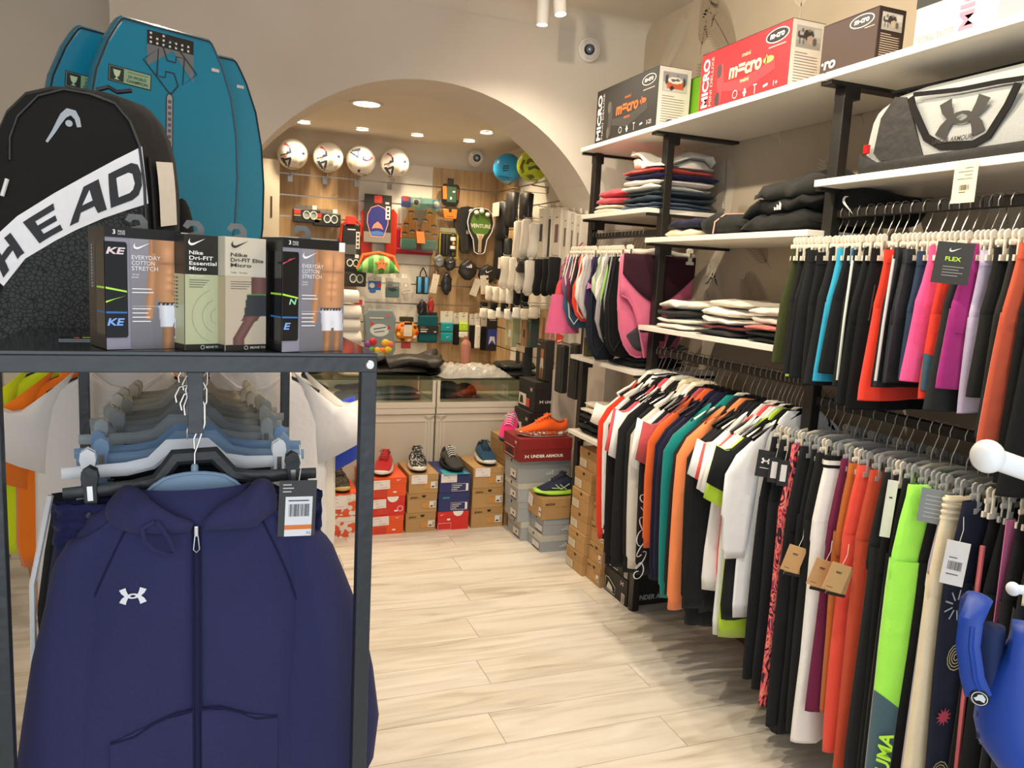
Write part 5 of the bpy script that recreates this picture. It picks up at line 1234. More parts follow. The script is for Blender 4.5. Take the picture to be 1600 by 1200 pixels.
# shin guards
t, s = hang('shin_guards', 'orange and dark green shin guards on a black hanger card', 'shin guards', 703, 312, 6.10)
G().poly([(-.075, .09), (-.06, .12), (.06, .12), (.075, .09), (.07, -.02), (.05, -.05), (-.05, -.05), (-.07, -.02)], FL, .02).build('guard', mat('20221e', 'gloss'), t, bevel=.006)
flat(t, 'print', [('e07a2c', [(-.07, .1), (-.035, .1), (-.03, -.0), (-.062, -.0)]), ('33543a', rct(-.03, -.02, .045, .1)), ('d8d8cc', rct(.015, .055, .035, .068)), ('d8d8cc', rct(-.005, -.0, .01, .02)), ('7a2a20', rct(.05, -.0, .062, .085))], -.0205)
G().poly([(-.06, -.075), (.06, -.075), (.055, -.15), (-.045, -.15)], FL, .022).build('guard', mat('e2792a', 'gloss'), t, bevel=.006)
flat(t, 'print', [('1c1c1a', rct(-.012, -.10, .012, -.07)), ('2a2a28', rct(-.03, -.135, .03, -.13))], -.0225)
card(t, .05, .05, mat('171717', 'card'), .005, 'hanger_card', .14); peg(t, .16)
# exercise bands / bottle pack
t, s = hang('grip_tape_pack', 'yellow-edged pack with black grips and small white bottle', 'grips', 701, 380, 6.11)
card(t, .16, .25, mat('3a3218', 'card'), .006)
flat(t, 'print', [('b09a2a', rct(-.08, -.125, .08, .08)), ('8a8a70', rct(-.08, .085, .08, .12)), ('26221c', rct(-.068, -.105, .065, .075))], -.0062)
for x in (-.045, -.018): G().lathe([(.014, -.1), (.015, -.09), (.015, .06), (.013, .07)], 12, M=Matrix.Translation((x, -.012, 0))).build('grip', mat('1b1a18', 'plain', .6), t, smooth=True)
G().lathe([(.022, -.06), (.022, .06), (.02, .07), (.01, .08)], 14, M=Matrix.Translation((.03, -.02, 0))).build('spray_bottle', mat('2c2420', 'plain', .4), t, smooth=True)
G().lathe([(.0225, -.045), (.0225, -.02)], 14, M=Matrix.Translation((.03, -.02, 0)), cap=False).build('bottle_label', mat('e4dfd4'), t, smooth=True)
G().lathe([(.0225, .02), (.0225, .05)], 14, M=Matrix.Translation((.03, -.02, 0)), cap=False).build('bottle_label', mat('e4dfd4'), t, smooth=True)
flat(t, 'label_spots', [('d88a3a', ell(.03, .0, .012, .012))], -.0425); G().lathe([(.018, -.1), (.018, -.07)], 12, M=Matrix.Translation((.035, -.02, 0))).build('small_cap', mat('3a3428', 'gloss'), t, smooth=True); peg(t, .12)
# table tennis sets
def tennis(u, v, label, tone, txt=None, rz=0.0, Y=6.11):
    t, s = hang('table_tennis_set', label, 'bat set', u, v, Y, 'table tennis sets on the oak boards')
    sh = [(0, .16), (.06, .15), (.10, .11), (.115, .04), (.10, -.03), (.06, -.10), (.045, -.20), (.02, -.215), (-.02, -.215), (-.045, -.20), (-.06, -.10), (-.10, -.03), (-.115, .04), (-.10, .11), (-.06, .15)]
    G().poly(sh, FL, .03).build('case', mat('222019', 'satin'), t, bevel=.004)
    flat(t, 'bat_face', [('4f7428' if tone else '1e1d1b', ell(0, .03, .085, .10))], -.0305)
    g = G(); g.tube([(x * .97, -.031, y * .97) for x, y in sh + sh[:1]], .004, 6); g.build('piping', mat('d8d8d8' if tone else '3a3835'), t, smooth=True)
    G().box((-.014, -.04, -.2), (.014, -.03, -.06)).build('handle', mat('a8927a' if tone else '2a2622', 'plain', .4), t, bevel=.004)
    if tone: G().poly([(-.035, -.05), (.035, -.05), (.014, -.1), (-.014, -.1)], FL, .004, 0, .03).build('handle_flare', mat('c8b8a0'), t)
    for x, z in ((-.045, .115), (-.0, .13), (.05, .105)) if tone else ((.02, .12), (.03, .04), (.025, .0)): G().ball((x, -.045, z), .02, 14, 10).build('ball', mat('e8e2d4', 'plain', .4), t, smooth=True)
    if txt: text(txt, FRONT((-.085, -.0312, -.002)), .03, mat('dcd8c8', 'print'), t, w=.17, bold=.02)
    else: flat(t, 'label', [('d8c8a8', rct(-.01, -.06, .045, -.03)), ('2a2622', ell(.018, -.045, .007, .007))], -.0315)
    peg(t, .17)
tennis(729, 354, 'black table tennis set with three white balls in a column', False, Y=6.13); tennis(749, 356, 'green-faced table tennis bat in clear case with three white balls on top', True, 'VENTURE', Y=6.07)
# melon-shaped float cushion with starfish
t, s = hang('arm_float', 'green striped melon slice float with orange smiling starfish', 'float', 590, 414, 6.05)
g = G(); rr = []
for q in [i / 16 for i in range(17)]:
    x = -.165 + .33 * q; hgt = .105 * max(.06, 1 - (abs(2 * q - 1)) ** 2.6)
    rr.append([(x, -.028 + .026 * math.cos(a), -.055 + hgt * (.5 + .5 * math.sin(a)) * 1.25 + .015 * (1 - abs(2 * q - 1)) * (-1 if math.sin(a) < 0 else 0)) for a in [6.283 * j / 12 for j in range(12)]])
mg = []
g.loft(rr); g.m = [0 if (i // 12) % 4 < 2 else 1 for i in range(len(g.f))]
g.build('cushion', [mat('4f9a4a', 'satin'), mat('9fd07c', 'satin')], t, smooth=2)
star = [(.055 * (1 if i % 2 == 0 else .5) * math.sin(i * math.pi / 5), .055 * (1 if i % 2 == 0 else .5) * math.cos(i * math.pi / 5)) for i in range(10)]
G().poly(star, FRONT((.02, -.056, .005)), .006).build('starfish', mat('e8824a', 'satin'), t, bevel=.003)
flat(t, 'face_dots', [('3a2a20', ell(.008, .012, .004, .005)), ('3a2a20', ell(.034, .012, .004, .005))], -.0625)
G().tube([(-.16, -.02, -.04), (-.12, -.02, .07), (0, -.025, .095), (.12, -.02, .07), (.16, -.02, -.03)], .012, 8, flat=.6).build('strap', mat('e8743a', 'satin'), t, smooth=True); peg(t, .1)
# small packs below
def blister(u, v, label, w, h, shapes, Y=6.10, back='e8e4da', cat='pack', name='blister_pack', group=None, d=.006, film=False, tab=True, rz=0.0):
    t, s = hang(name, label, cat, u, v, Y, group, rz)
    card(t, w, h, mat(back, 'card'), d, hdr=mat('eee9df', 'card') if tab else None)
    if shapes: flat(t, 'print', shapes, -d - .0003)
    if film: G().box((-w * .46, -d - .022, -h * .46), (w * .46, -d, h * .3)).build('film', mat('e8ecec', 'clear'), t, bevel=.008)
    peg(t, h / 2 + (.018 if tab else -.012)); return t
blister(585, 449, 'white children swim pack with blue figure shapes and red spot', .11, .17, [('2f6ab0', rct(-.05, -.02, .05, .05)), ('e8e8ea', ell(-.02, .015, .022, .02)), ('3a7ac8', ell(-.015, -.03, .028, .016)), ('c8302c', ell(.035, .02, .018, .02)), ('d8a08a', ell(-.0, .065, .01, .006))], 6.09)
blister(613, 450, 'teal swim cap in white-topped clear pack', .115, .16, [('8fb8b4', rct(-.055, -.075, .055, .0)), ('3f6a68', [(-.04, -.01), (.0, -.03), (.04, -.015), (.02, .0), (-.02, .0)]), ('d8dcd8', rct(-.05, .01, .05, .045)), ('9aa0a0', rct(-.04, .02, .0, .028))], 6.1, film=True)
blister(634, 446, 'small grey nose clip on a tilted white card', .085, .12, [('b8b4a8', ell(0, .0, .02, .022)), ('e8e4da', ell(0, .0, .012, .014)), ('9a948a', rct(-.03, -.045, .03, -.04))], 6.12, back='cfc8ba', rz=.0).rotation_euler = (0, rad(-12), 0)
def ropes(u, v, label, c, w=.10, h=.22, Y=6.1):
    t, s = hang('resistance_tubes', label, 'exercise tubes', u, v, Y)
    G().box((-w / 2, -.012, -h * .45), (w / 2, 0, h * .18)).build('card', mat('1e1d1c', 'card'), t)
    for sx in (-1, 1): G().lathe([(.014, -h * .4), (.015, -h * .38), (.015, h * .14), (.012, h * .16)], 12, M=Matrix.Translation((sx * .028, -.022, 0))).build('tube', mat(c, 'gloss'), t, smooth=True)
    for sx in (-1, 1): G().tube([(sx * .028, -.02, h * .16), (sx * .02, -.015, h * .34), (0, -.01, h * .5)], .005, 6).build('cord', mat('1b1b1c'), t, smooth=True)
    peg(t, h * .5)
ropes(660, 440, 'black and bright blue hand grips hanging by a cord loop', '4a9ad0')
def lump(name, label, cat, u, v, w, h, d, c, Y=6.1, kind='satin', emb=None, group=None, seed=1, shape=2.4, extra=None, ax='y', X=None):
    """soft hanging item (cap, pouch, glove) as a rounded, slightly creased body"""
    t, s = hang(name, label, cat, u, v, Y, group, ax=ax, X=X)
    rr = []
    for q in [i / 9 for i in range(10)]:
        z = -h / 2 + h * q; e = max(.25, 1 - abs(2 * q - 1) ** 3.2)
        rr.append([(x + noise.noise(Vector((x * 30, z * 30, seed))) * .01, -d / 2 + y + noise.noise(Vector((z * 40, x * 30, seed + 5))) * .008, z) for x, y in sup(14, w / 2 * e, d / 2, shape)])
    G().loft(rr).build('body', mat(c, kind), t, smooth=2)
    if emb:
        g = G(); M = FRONT((0, -d - .003, h * .12))
        if emb == 'swoosh': swoosh(g, M, w * .4)
        elif emb == 'bars': three_bars(g, M, w * .3)
        g.build('emblem', mat('dedad2', 'print'), t)
    G().tube([(0, -d * .3, h * .46), (.004, -d * .3, h * .56)], .004, 6).build('loop', mat('1b1b1b'), t, smooth=True)
    peg(t, h * .55) if ax == 'y' else None
    return t
GB = 'black bags and pouches on the oak boards'
lump('cap', 'grey sports cap hanging beside the black swoosh cap', 'cap', 684, 408, .09, .10, .07, '6f7274', emb='swoosh', group='caps on the oak boards')
lump('cap', 'black sports cap with small white swoosh', 'cap', 701, 412, .09, .11, .08, '2b2b2c', emb='swoosh', group='caps on the oak boards')
lump('bottle_pouch', 'black bottle pouch hanging under the caps', 'pouch', 696, 444, .09, .17, .06, '26262a', group=GB, kind='gloss')
def paper(u, v, label, w, h, a, Y=6.04, c='d6ccba'):
    t, s = hang('paper_tag', label, 'tag', u, v, Y, 'paper tags on the oak boards'); t.rotation_euler = (0, rad(a), 0)
    G().box((-w / 2, -.002, -h / 2), (w / 2, 0, h / 2)).build('card', mat(c, 'card'), t)
    flat(t, 'print', [('8a8278', rct(-w * .1, h * .2, w * .15, h * .22)), ('a89f92', rct(-w * .3, -h * .4, w * .2, -h * .38))], -.0022)
    G().tube([(0, .0, h / 2), (0, .03, h / 2 + .03), (0, .12, h / 2 + .035)], .001, 5).build('tag_string', mat('d8d0c4'), t)
paper(679, 443, 'tilted beige paper tag beside the black bottle pouch', .055, .15, 10); paper(743, 449, 'tilted beige paper tag under the black three-bar pouch', .06, .14, 18); paper(757, 445, 'upright pale paper tag beside the tilted ones', .07, .15, -5, 6.03)
lump('waist_bag', 'black waist bag with white three-bar emblem and zip', 'bag', 728, 422, .15, .16, .09, '232122', emb='bars', group=GB)
lump('shoe_pouch', 'black pouch with small white swoosh on a black hanger', 'bag', 760, 428, .17, .14, .07, '202022', emb='swoosh', group=GB)
lump('wrist_weights', 'black strap pair with red patch', 'straps', 658, 482, .085, .13, .06, '211d1f', kind='gloss', group=GB)
t = lump('wrist_weights', 'black and red hand grip beside the strap pair', 'straps', 672, 478, .055, .12, .05, 'a3262c', group=GB)
# pool toys backpack
t, s = hang('toy_backpack', 'clear grey backpack pack with red fish and bright pool toys', 'toy pack', 591, 521, 6.06)
G().poly([(-.115, -.19), (.10, -.19), (.13, -.12), (.12, .0), (.13, .12), (.10, .19), (-.09, .19), (-.125, .15), (-.11, 0)], FL, .05).build('pouch', mat('7d8a90', 'gloss', .2), t, bevel=.012)
flat(t, 'print', [('c8d0d0', ell(0, .03, .075, .05)), ('5a6a72', [(-.05, .03), (.05, .05), (.055, .06), (-.045, .042)]), ('5a6a72', [(-.04, .01), (.04, .02), (.04, .028), (-.04, .018)]), ('c8382c', [(-.07, .06), (-.04, .075), (-.07, .1)]), ('d84a34', [(.05, .13), (.075, .14), (.055, .165)]), ('b8362c', [(.06, .03), (.09, .05), (.065, .07)]), ('d8d4c8', rct(-.08, .12, .03, .128))], -.0503)
rt = random.Random(4)
for k, (x, z, rx, c) in enumerate(((-.09, -.08, .028, '8a4a9a'), (-.05, -.06, .032, 'c8303a'), (-.055, -.13, .032, '5a8a2c'), (-.015, -.13, .03, 'e8a83a'), (.03, -.13, .03, 'e0762c'), (.07, -.12, .032, 'd8c23a'), (.05, -.07, .034, 'e8b03c'), (.085, -.08, .03, 'e07a4a'), (.0, -.17, .05, '7a8a2c'))): G().ball((x, -.05, z), rx, 12, 8, sc=(1, .35, .9)).build('toy', mat(c, 'gloss'), t, smooth=True)
peg(t, .2)
t, s = hang('swim_armbands', 'orange patterned armbands in pack with white label card', 'armbands', 634, 514, 6.08)
G().ball((0, -.04, -.02), .095, 18, 12, sc=(1, .42, .9)).build('armband', mat('e08a2c', 'gloss'), t, smooth=True)
rr = random.Random(6)
for k in range(9):
    a = k * .7; G().ball((.07 * math.cos(a), -.06, -.02 + .06 * math.sin(a)), .022, 10, 7, sc=(1, .5, .8)).build('pattern_patch', mat(rr.choice(['c84a1e', 'f0b43c', 'e8e0d0', '5a3a1c']), 'gloss'), t, smooth=True)
G().box((-.035, -.09, -.05), (.03, -.086, .06)).build('label_card', mat('ddd4c2', 'card'), t)
flat(t, 'print', [('1f1c1a', rct(-.035, .04, .03, .06)), ('b8ae9c', rct(-.025, -.03, .02, -.027))], -.0902)
G().box((-.04, -.06, -.15), (.03, -.03, -.105)).build('red_base', mat('a83440', 'card'), t)
G().box((-.06, -.05, .06), (.05, -.01, .1)).build('header', mat('3a3a2c', 'gloss'), t, bevel=.006); peg(t, .1)
# towels pack, wristbands
t, s = hang('towel_pack', 'dark teal folded sports towel in a black sleeve', 'towel', 668, 512, 6.08)
G().box((-.085, -.05, -.115), (.075, 0, .10)).build('towel', mat('12525a', 'knit'), t, bevel=.012)
G().box((-.087, -.053, -.045), (.077, .001, .02)).build('sleeve', mat('1e1c1b', 'card'), t); G().box((-.08, -.02, .1), (.07, 0, .125)).build('header', mat('232120', 'card'), t)
flat(t, 'print', [('d8d4cc', rct(-.07, -.012, -.01, -.006)), ('d8d4cc', rct(-.07, -.032, -.02, -.022)), ('d8d4cc', rct(.04, -.032, .06, -.024)), ('8a8a86', rct(-.07, .006, -.03, .01))], -.0533); peg(t, .12)
def bands(u, v, label, cs, w=.09, h=.22, Y=6.08, emb=True):
    t, s = hang('wristbands', label, 'wristband', u, v, Y, 'wristbands on the oak boards')
    card(t, w * 1.05, h * .34, mat('dcd4c4', 'card'), .003, 'header_card', h * .33)
    flat(t, 'print', [('3a3632', rct(-.01, h * .36, .012, h * .375))], -.0035)
    z = h * .16
    for c, hh in cs:
        G().box((-w / 2, -.04, z - hh), (w / 2, -.002, z)).build('band', mat(c, 'knit'), t, bevel=.01)
        if emb: g = G(); swoosh(g, FRONT((.01, -.0415, z - hh / 2)), w * .35); g.build('emblem', mat('dde6e6' if c != 'e4ded0' else '222222', 'print'), t)
        z -= hh + .004
    peg(t, h * .46)
bands(697, 512, 'pair of bright teal wristbands on a white card', [('1f98a4', .075), ('1f98a4', .075)], .1, .27)
bands(712, 514, 'black sweatband behind the lime one', [('1b1b1c', .17)], .05, .26, 6.1, False); bands(723, 511, 'lime green wristband on a white card', [('b4dc34', .07), ('e4e0d6', .05)], .075, .24); bands(737, 516, 'black sweatband next to the narrow white strip', [('19191b', .19)], .05, .27, 6.1, False); bands(745, 517, 'narrow white headband strip with small black swoosh', [('e4ded0', .19)], .045, .29); bands(755, 518, 'black headband nearest the blue pack', [('1a1a1c', .2)], .05, .28, 6.1, False)
blister(769, 520, 'black pack with blue and white product print', .10, .30, [('2c3c9a', rct(-.04, -.09, .04, .03)), ('d8d8e0', [(-.03, -.1), (.0, -.06), (.03, -.1), (.02, -.03), (-.02, -.03)]), ('b8b4ae', rct(-.03, .1, .03, .105))], 6.0, back='1a1a1c')
# white towels at the box edge
G_T = 'rolled white towels on the oak boards'
for k, (u, v) in enumerate(((541, 462), (545, 487), (543, 507), (545, 527))):
    t, s = hang('folded_towel', ('topmost', 'second', 'third', 'lowest')[k] + ' white rolled towel beside the last underwear box', 'towel', u, v, 5.9, G_T)
    G().loft([[(-.12 + .2 * q + 0 * a, -.06 + .075 * math.cos(a) * e, .055 * math.sin(a) * e + .006 * math.sin(3 * a + k)) for a in [6.283 * j / 14 for j in range(14)]] for q, e in ((0, .6), (.05, .95), (.5, 1), (.95, .95), (1, .6))]).build('towel', mat('ebe8e4', 'knit'), t, smooth=2)
    G().box((-.1, .015, -.075), (.06, .26, -.06)).build('shelf_arm', mat('c8c2b6', 'plain', .4), t)
blister(556, 470, 'red and white goggles pack behind the white towels', .13, .07, [('c83a3a', rct(-.05, -.03, .05, .01)), ('e8e0dc', [(-.03, -.02), (.03, -.01), (.02, .0), (-.03, -.008)])], 6.1, back='e4dcd4', tab=False)
# ---------------------------------------------------------------- the side slat wall: gloves, socks, boxes (face -x)
def side(name, label, cat, y, z, group=None, x=1.98):
    return thing(name, label, cat, (x, y, z), -math.pi / 2, group)       # local -y faces the aisle; local x runs towards the viewer
def sxz(u, v, X): p = at('x', X, u, v); return p.y, p.z
def speg(t, z, L=.17): G().tube([(0, L, z), (0, -.02, z), (0, -.026, z + .012)], .0025, 6).build('peg_hook', chrome, t, smooth=True)
GS = 'white socks on the side slat wall'; GK = 'black socks and gloves on the side slat wall'
def soft(label, u, v, w, h, d, c, group, X=1.98, name='sports_socks', cat='socks', kind='knit', foot=True, emb=None, tagc=None):
    y, z = sxz(u, v, X); t = side(name, label, cat, y, z, group, X); rr = []
    for q, k in ((0, .7), (.04, 1), (.5, .92), (.8, 1.0), (.97, .9), (1, .6)):
        zz = h / 2 - h * q
        rr.append([(x + (-.03 * max(0, q - .7) / .3 if foot else 0) + noise.noise(Vector((x * 30, zz * 30, u))) * .008, y_ + noise.noise(Vector((zz * 30, x * 30, v))) * .008, zz) for x, y_ in sup(12, w / 2 * k, d / 2 * k, 2.4)])
    G().loft(rr).build('body', mat(c, kind), t, smooth=2)
    if foot: G().ball((-w * .55, 0, -h * .48), w * .42, 12, 8, sc=(1.2, .7 * d / w, .8)).build('toe', mat(c, kind), t, smooth=True)
    if emb: g = G(); swoosh(g, FRONT((0, -d / 2 - .006, 0)), w * .5); g.build('emblem', mat('2a2a2a' if c[0] == 'e' else 'e4e4e0', 'print'), t)
    if tagc: G().box((-w * .4, -d / 2 - .012, h * .1), (w * .4, -d / 2 - .009, h * .46)).build('label_card', mat(tagc, 'card'), t)
    speg(t, h / 2 + .01); return t
soft('black padded goalkeeper glove on the side wall with white tag', 785, 345, .18, .28, .09, '1b1a1a', GK, 1.98, 'glove', 'glove', 'satin', False, None, 'd8d0c0')
soft('black glove hanging behind the padded one', 800, 328, .15, .25, .08, '232120', GK, 2.0, 'glove', 'glove', 'satin', False)
soft('black glove with grey cuff nearer the white boxes', 822, 325, .16, .2, .08, '1d1c1b', GK, 2.0, 'glove', 'glove', 'satin', False)
soft('black shin sleeve with white curved edge below the gloves', 780, 398, .14, .38, .07, '161616', GK, 1.98, 'shin_sleeve', 'guard', 'satin', False)
soft('black running sleeve behind the shin sleeve', 793, 400, .09, .26, .06, '1d2422', GK, 2.0, 'shin_sleeve', 'guard', 'satin', False)
for k, (u, v, w, h) in enumerate(((810, 375, .09, .26), (822, 372, .08, .25), (834, 376, .07, .22))): soft(('large white sports socks drooping over the black cap', 'white sports socks behind the drooping pair', 'white sports socks closest to the white boxes')[k], u, v, w, h, .07, 'e4ddd0', GS, 1.95 - .01 * k)
soft('black cap with small white swoosh under the white socks', 822, 415, .16, .10, .12, '1a1a1b', GK, 1.93, 'cap', 'cap', 'satin', False, True)
lb = ['white sports socks with label card at the far end of the long row', 'white sports socks second in the long row', 'black-footed white socks in the long row', 'white and grey socks in the long row', 'black socks mid-way along the long row', 'black socks beside the purple swim top', 'black sports socks at the end of the long row']
for k, (u, v, c) in enumerate(((790, 425, 'e6ded0'), (803, 428, 'e2dacb'), (815, 430, 'dcd4c6'), (828, 433, 'd8d0c4'), (843, 432, '1b1b1c'), (856, 432, '161617'), (866, 430, '1d1d1e'))): soft(lb[k], u, v, .06, .22, .08, c, GS if c[0] != '1' else GK, 1.93, emb=(k == 0), tagc='e4dccb' if k == 0 else None)
lw = ['first', 'second', 'third', 'fourth', 'fifth', 'sixth']
for k in range(6): soft(lw[k] + ' white ankle sock bundle of the short row under the black waist bags', 764 + k * 11, 458 + k * 1.5, .045, .11, .06, 'e6dfd0' if k < 4 else '1c1c1d', GS if k < 4 else GK, 1.95, foot=False)
for k in range(5): soft(lw[k] + ' black ankle sock bundle along the middle row', 756 + k * 16, 478 + k, .05, .06, .06, '18181a', GK, 1.94, foot=False)
for k in range(7): soft((lw + ['seventh'])[k] + ' white trainer sock bundle along the bottom row', 756 + k * 13, 489 + (k % 2) * 2, .05, .075, .07, 'e6dfd0' if k < 5 else 'c8bda8', GS, 1.93, foot=False)
# white phone-case style boxes high on the side wall
GP = 'tall white boxes on the side slat wall'
for k, (u0, v, w, c) in enumerate(((845, 365, .1, '3a3632'), (858, 365, .05, '2a2826'), (869, 366, .12, '7c5a58'), (882, 372, .06, '6a6660'), (893, 376, .05, '7a766e'), (902, 380, .05, '8a867e'))):
    y, z = sxz(u0, v, 1.95); t = side('insole_box', ('tall white box with dark product window', 'narrow white box with black vertical strip', 'wide white box with dusty rose product picture', 'grey-white box beside the rose picture box', 'slim grey-white box second from the arch', 'slim grey-white box closest to the arch')[k], 'box', y, z, GP, 1.95)
    G().box((-w / 2, 0, -.16), (w / 2, .1, .16)).build('box', mat('d6cdbc', 'card'), t, bevel=.002)
    G().poly([(-.02, 0), (.02, 0), (.014, .03), (-.014, .03)], FRONT((0, .05, .16)), .004).build('hang_tab', mat('e6dfd0', 'card'), t)
    flat(t, 'print', [(c, rct(-w * .2, -.05, w * .25, .06) if k != 1 else rct(-w * .35, -.15, w * .35, .09)), ('6a645c', rct(-w * .2, .1, w * .2, .105))], -.0005); speg(t, .17)
# underwear packs, low on the side wall
GU = 'underwear packs on the side slat wall'
def upack(label, u, v, w, h, back, X, fig, shorts_, band=None, d=.06):
    y, z = sxz(u, v, X); t = side('underwear_pack', label, 'box', y, z, GU, X)
    G().box((-w / 2, 0, -h / 2), (w / 2, d, h / 2)).build('box', mat(back, 'card'), t, bevel=.002)
    sk = fig
    flat(t, 'print', [(band or back, rct(-w * .48, h * .3, w * .48, h * .48)), ('b8ac98', rct(-w * .44, h * .36, -w * .1, h * .38)), (sk, [(-w * .02, h * .28), (w * .3, h * .28), (w * .28, h * .02), (w * .0, h * .02)]), (shorts_, [(-w * .01, h * .05), (w * .29, h * .05), (w * .32, -h * .2), (w * .17, -h * .2), (w * .14, -h * .12), (w * .1, -h * .2), (-w * .06, -h * .2)]), (sk, [(-w * .05, -h * .2), (w * .09, -h * .2), (w * .06, -h * .46), (-w * .02, -h * .46)]), (sk, [(w * .18, -h * .2), (w * .31, -h * .2), (w * .27, -h * .46), (w * .19, -h * .46)])], -.0004)
    speg(t, h / 2 - .01, .12); return t
upack('pale green underwear pack with figure in white shorts', 795, 517, .15, .22, 'a9ad84', 1.98, 'c8a088', 'd8d2cc')
upack('tan underwear pack with figure in dark shorts', 818, 517, .10, .22, '8a6c48', 1.97, 'a87858', '3a3232')
upack('dark pack with green, blue and red patches', 827, 519, .06, .2, '2f3a34', 1.94, '2c6a5a', '7c2a2c')
upack('kraft brown underwear pack by the pink skirt', 848, 512, .12, .24, '9a7c54', 1.97, '7c5238', '8c3a34')
upack('dark framed underwear pack with grey shorts and letter K', 812, 566, .17, .25, '23221f', 1.97, 'a88a70', '4a4644', 'b0a084')
upack('black underwear pack with figure in white briefs', 845, 562, .15, .26, '24201c', 1.95, '9a6840', 'b8ac9a')
y, z = sxz(872, 575, 1.92)
t = side('phone_armband', 'black zip pouch hanging beside the white card by the counter', 'pouch', y, z, GK, 1.92)
G().box((-.05, 0, -.15), (.05, .05, .14)).build('pouch', mat('1c1b1a', 'satin'), t, bevel=.012); G().box((-.09, .02, -.14), (-.06, .024, .13)).build('white_card', mat('cfc4b2', 'card'), t)
flat(t, 'print', [('c8382c', [(-.06, .14), (.04, .16), (.06, .2), (-.05, .21)]), ('e8e2da', [(-.03, .155), (.03, .17), (.03, .175), (-.03, .162)])], -.001); speg(t, .14)
t2 = side('phone_armband', 'black zip pouch closest to the narrow shelf', 'pouch', *sxz(893, 580, 1.9), GK, 1.9); G().box((-.05, 0, -.16), (.05, .05, .16)).build('pouch', mat('191918', 'satin'), t2, bevel=.012); speg(t2, .14)
folded('black crumpled net bags on the counter end', '1a1c18', (1.96, CY + .22, CT + .001), .26, .3, .09, 0, 'things on the glass counter', 41, 2, 'net_bag', 'satin')
# ================================================================ shoe boxes and shoes
tan, tan2 = mat('b08a58', 'card'), mat('a8824f', 'card')
def sbox(label, a, b, body, lid=None, face='y', group=None, lidh=.038, rz=0.0):
    """shoe box with overlapping lid; returns thing and face frame (origin lower corner), width, height"""
    cx, cy = (a[0] + b[0]) / 2, (a[1] + b[1]) / 2; hx, hy, h = (b[0] - a[0]) / 2, (b[1] - a[1]) / 2, b[2] - a[2]
    t = thing('shoe_box', label, 'shoe box', (cx, cy, a[2]), rz, group)
    G().box((-hx + .002, -hy + .002, 0), (hx - .002, hy - .002, h - .003)).build('base', body, t)
    G().box((-hx, -hy, h - lidh), (hx, hy, h - .0008)).build('lid', lid or body, t, bevel=.0015)
    if face == 'y': return t, FRONT((-hx, -hy - .0004, 0)), 2 * hx, h
    return t, AISLE((-hx - .0004, hy, 0)), 2 * hy, h
def deco_tan(t, M, w, h, hole=True, lab='barcode', logo=True, stick=False):
    if logo:
        g = G(); g.ribbon([(w * .1, h * .78), (w * .12, h * .74), (w * .16, h * .84), (w * .125, h * .8)], .006, M, 0, .0006); g.build('emblem', mat('3a2c1c', 'print'), t)
        text('asics', M @ Matrix.Translation((w * .17, h * .75, 0)), h * .1, mat('3a2c1c', 'print'), t, w=w * .17, bold=.03, slant=.2)
    if hole: G().poly([(w * .55 + .014 * math.cos(math.pi + i * .3927), h * .9 + .016 * math.sin(math.pi + i * .3927)) for i in range(9)], M, 0, 0, .0005).build('finger_hole', mat('2a1c10'), t)
    if lab == 'barcode':
        g = G(); g.poly(rct(w * .5, h * .22, w * .93, h * .52), M, 0, 0, .0004); g.poly(rct(w * .74, h * .24, w * .96, h * .58), M, 0, 1, .0006); g.poly([(w * .75, h * .28), (w * .86, h * .29), (w * .86, h * .36), (w * .8, h * .37)], M, 0, 2, .0008); barcode(g, M @ Matrix.Translation((w * .885, h * .28, 0)), w * .06, h * .26, 2, .0008, 7)
        g.build('size_label', [mat('c08a42', 'print'), mat('dcd6cc', 'print'), mat('2a2622', 'print')], t)
    elif lab == 'white': 
        g = G(); g.poly(rct(w * .04, h * .06, w * .46, h * .46), M, 0, 0, .0004)
        for i in range(3): g.poly(rct(w * .08, h * (.14 + .1 * i), w * .34, h * (.155 + .1 * i)), M, 0, 1, .0006)
        g.build('size_label', [mat('cbbfa8', 'print'), mat('8a7c68', 'print')], t)
def paper_note(t, M, x, y, w, h, a=0.0):
    Q = M @ Matrix.Translation((x, y, .0012)) @ Matrix.Rotation(a, 4, 'Z')
    o = G().box((0, 0, 0), (w, h, .0006), 0, Q).build('price_note', mat('e2dad6', 'card'), t)
    g = G(); g.ribbon([(w * .1, h * .78), (w * .3, h * .8), (w * .5, h * .78)], .002, Q, 0, .001); g.ribbon([(w * .42, h * .5), (w * .56, h * .5)], .003, Q, 0, .001); g.ribbon([(w * .4, h * .16), (w * .85, h * .2)], .0025, Q, 1, .001)
    g.build('handwriting', [mat('8a90b8', 'print'), mat('c88a94', 'print')], o)
YF = 4.44; YBk = 4.76
GX = 'shoe boxes stacked in front of the counter'
orange, red = mat('e0521c', 'card'), mat('cf2a20', 'card')
nk_pat = ramp_mat('orange_flecked_card', [(.44, 'd8cfc2'), (.50, 'd8cfc2'), (.53, 'd8542c'), (1, 'd8542c')], scale=(1, 1, 1), nscale=26, detail=0, rough=.6)
def note_w(): pass
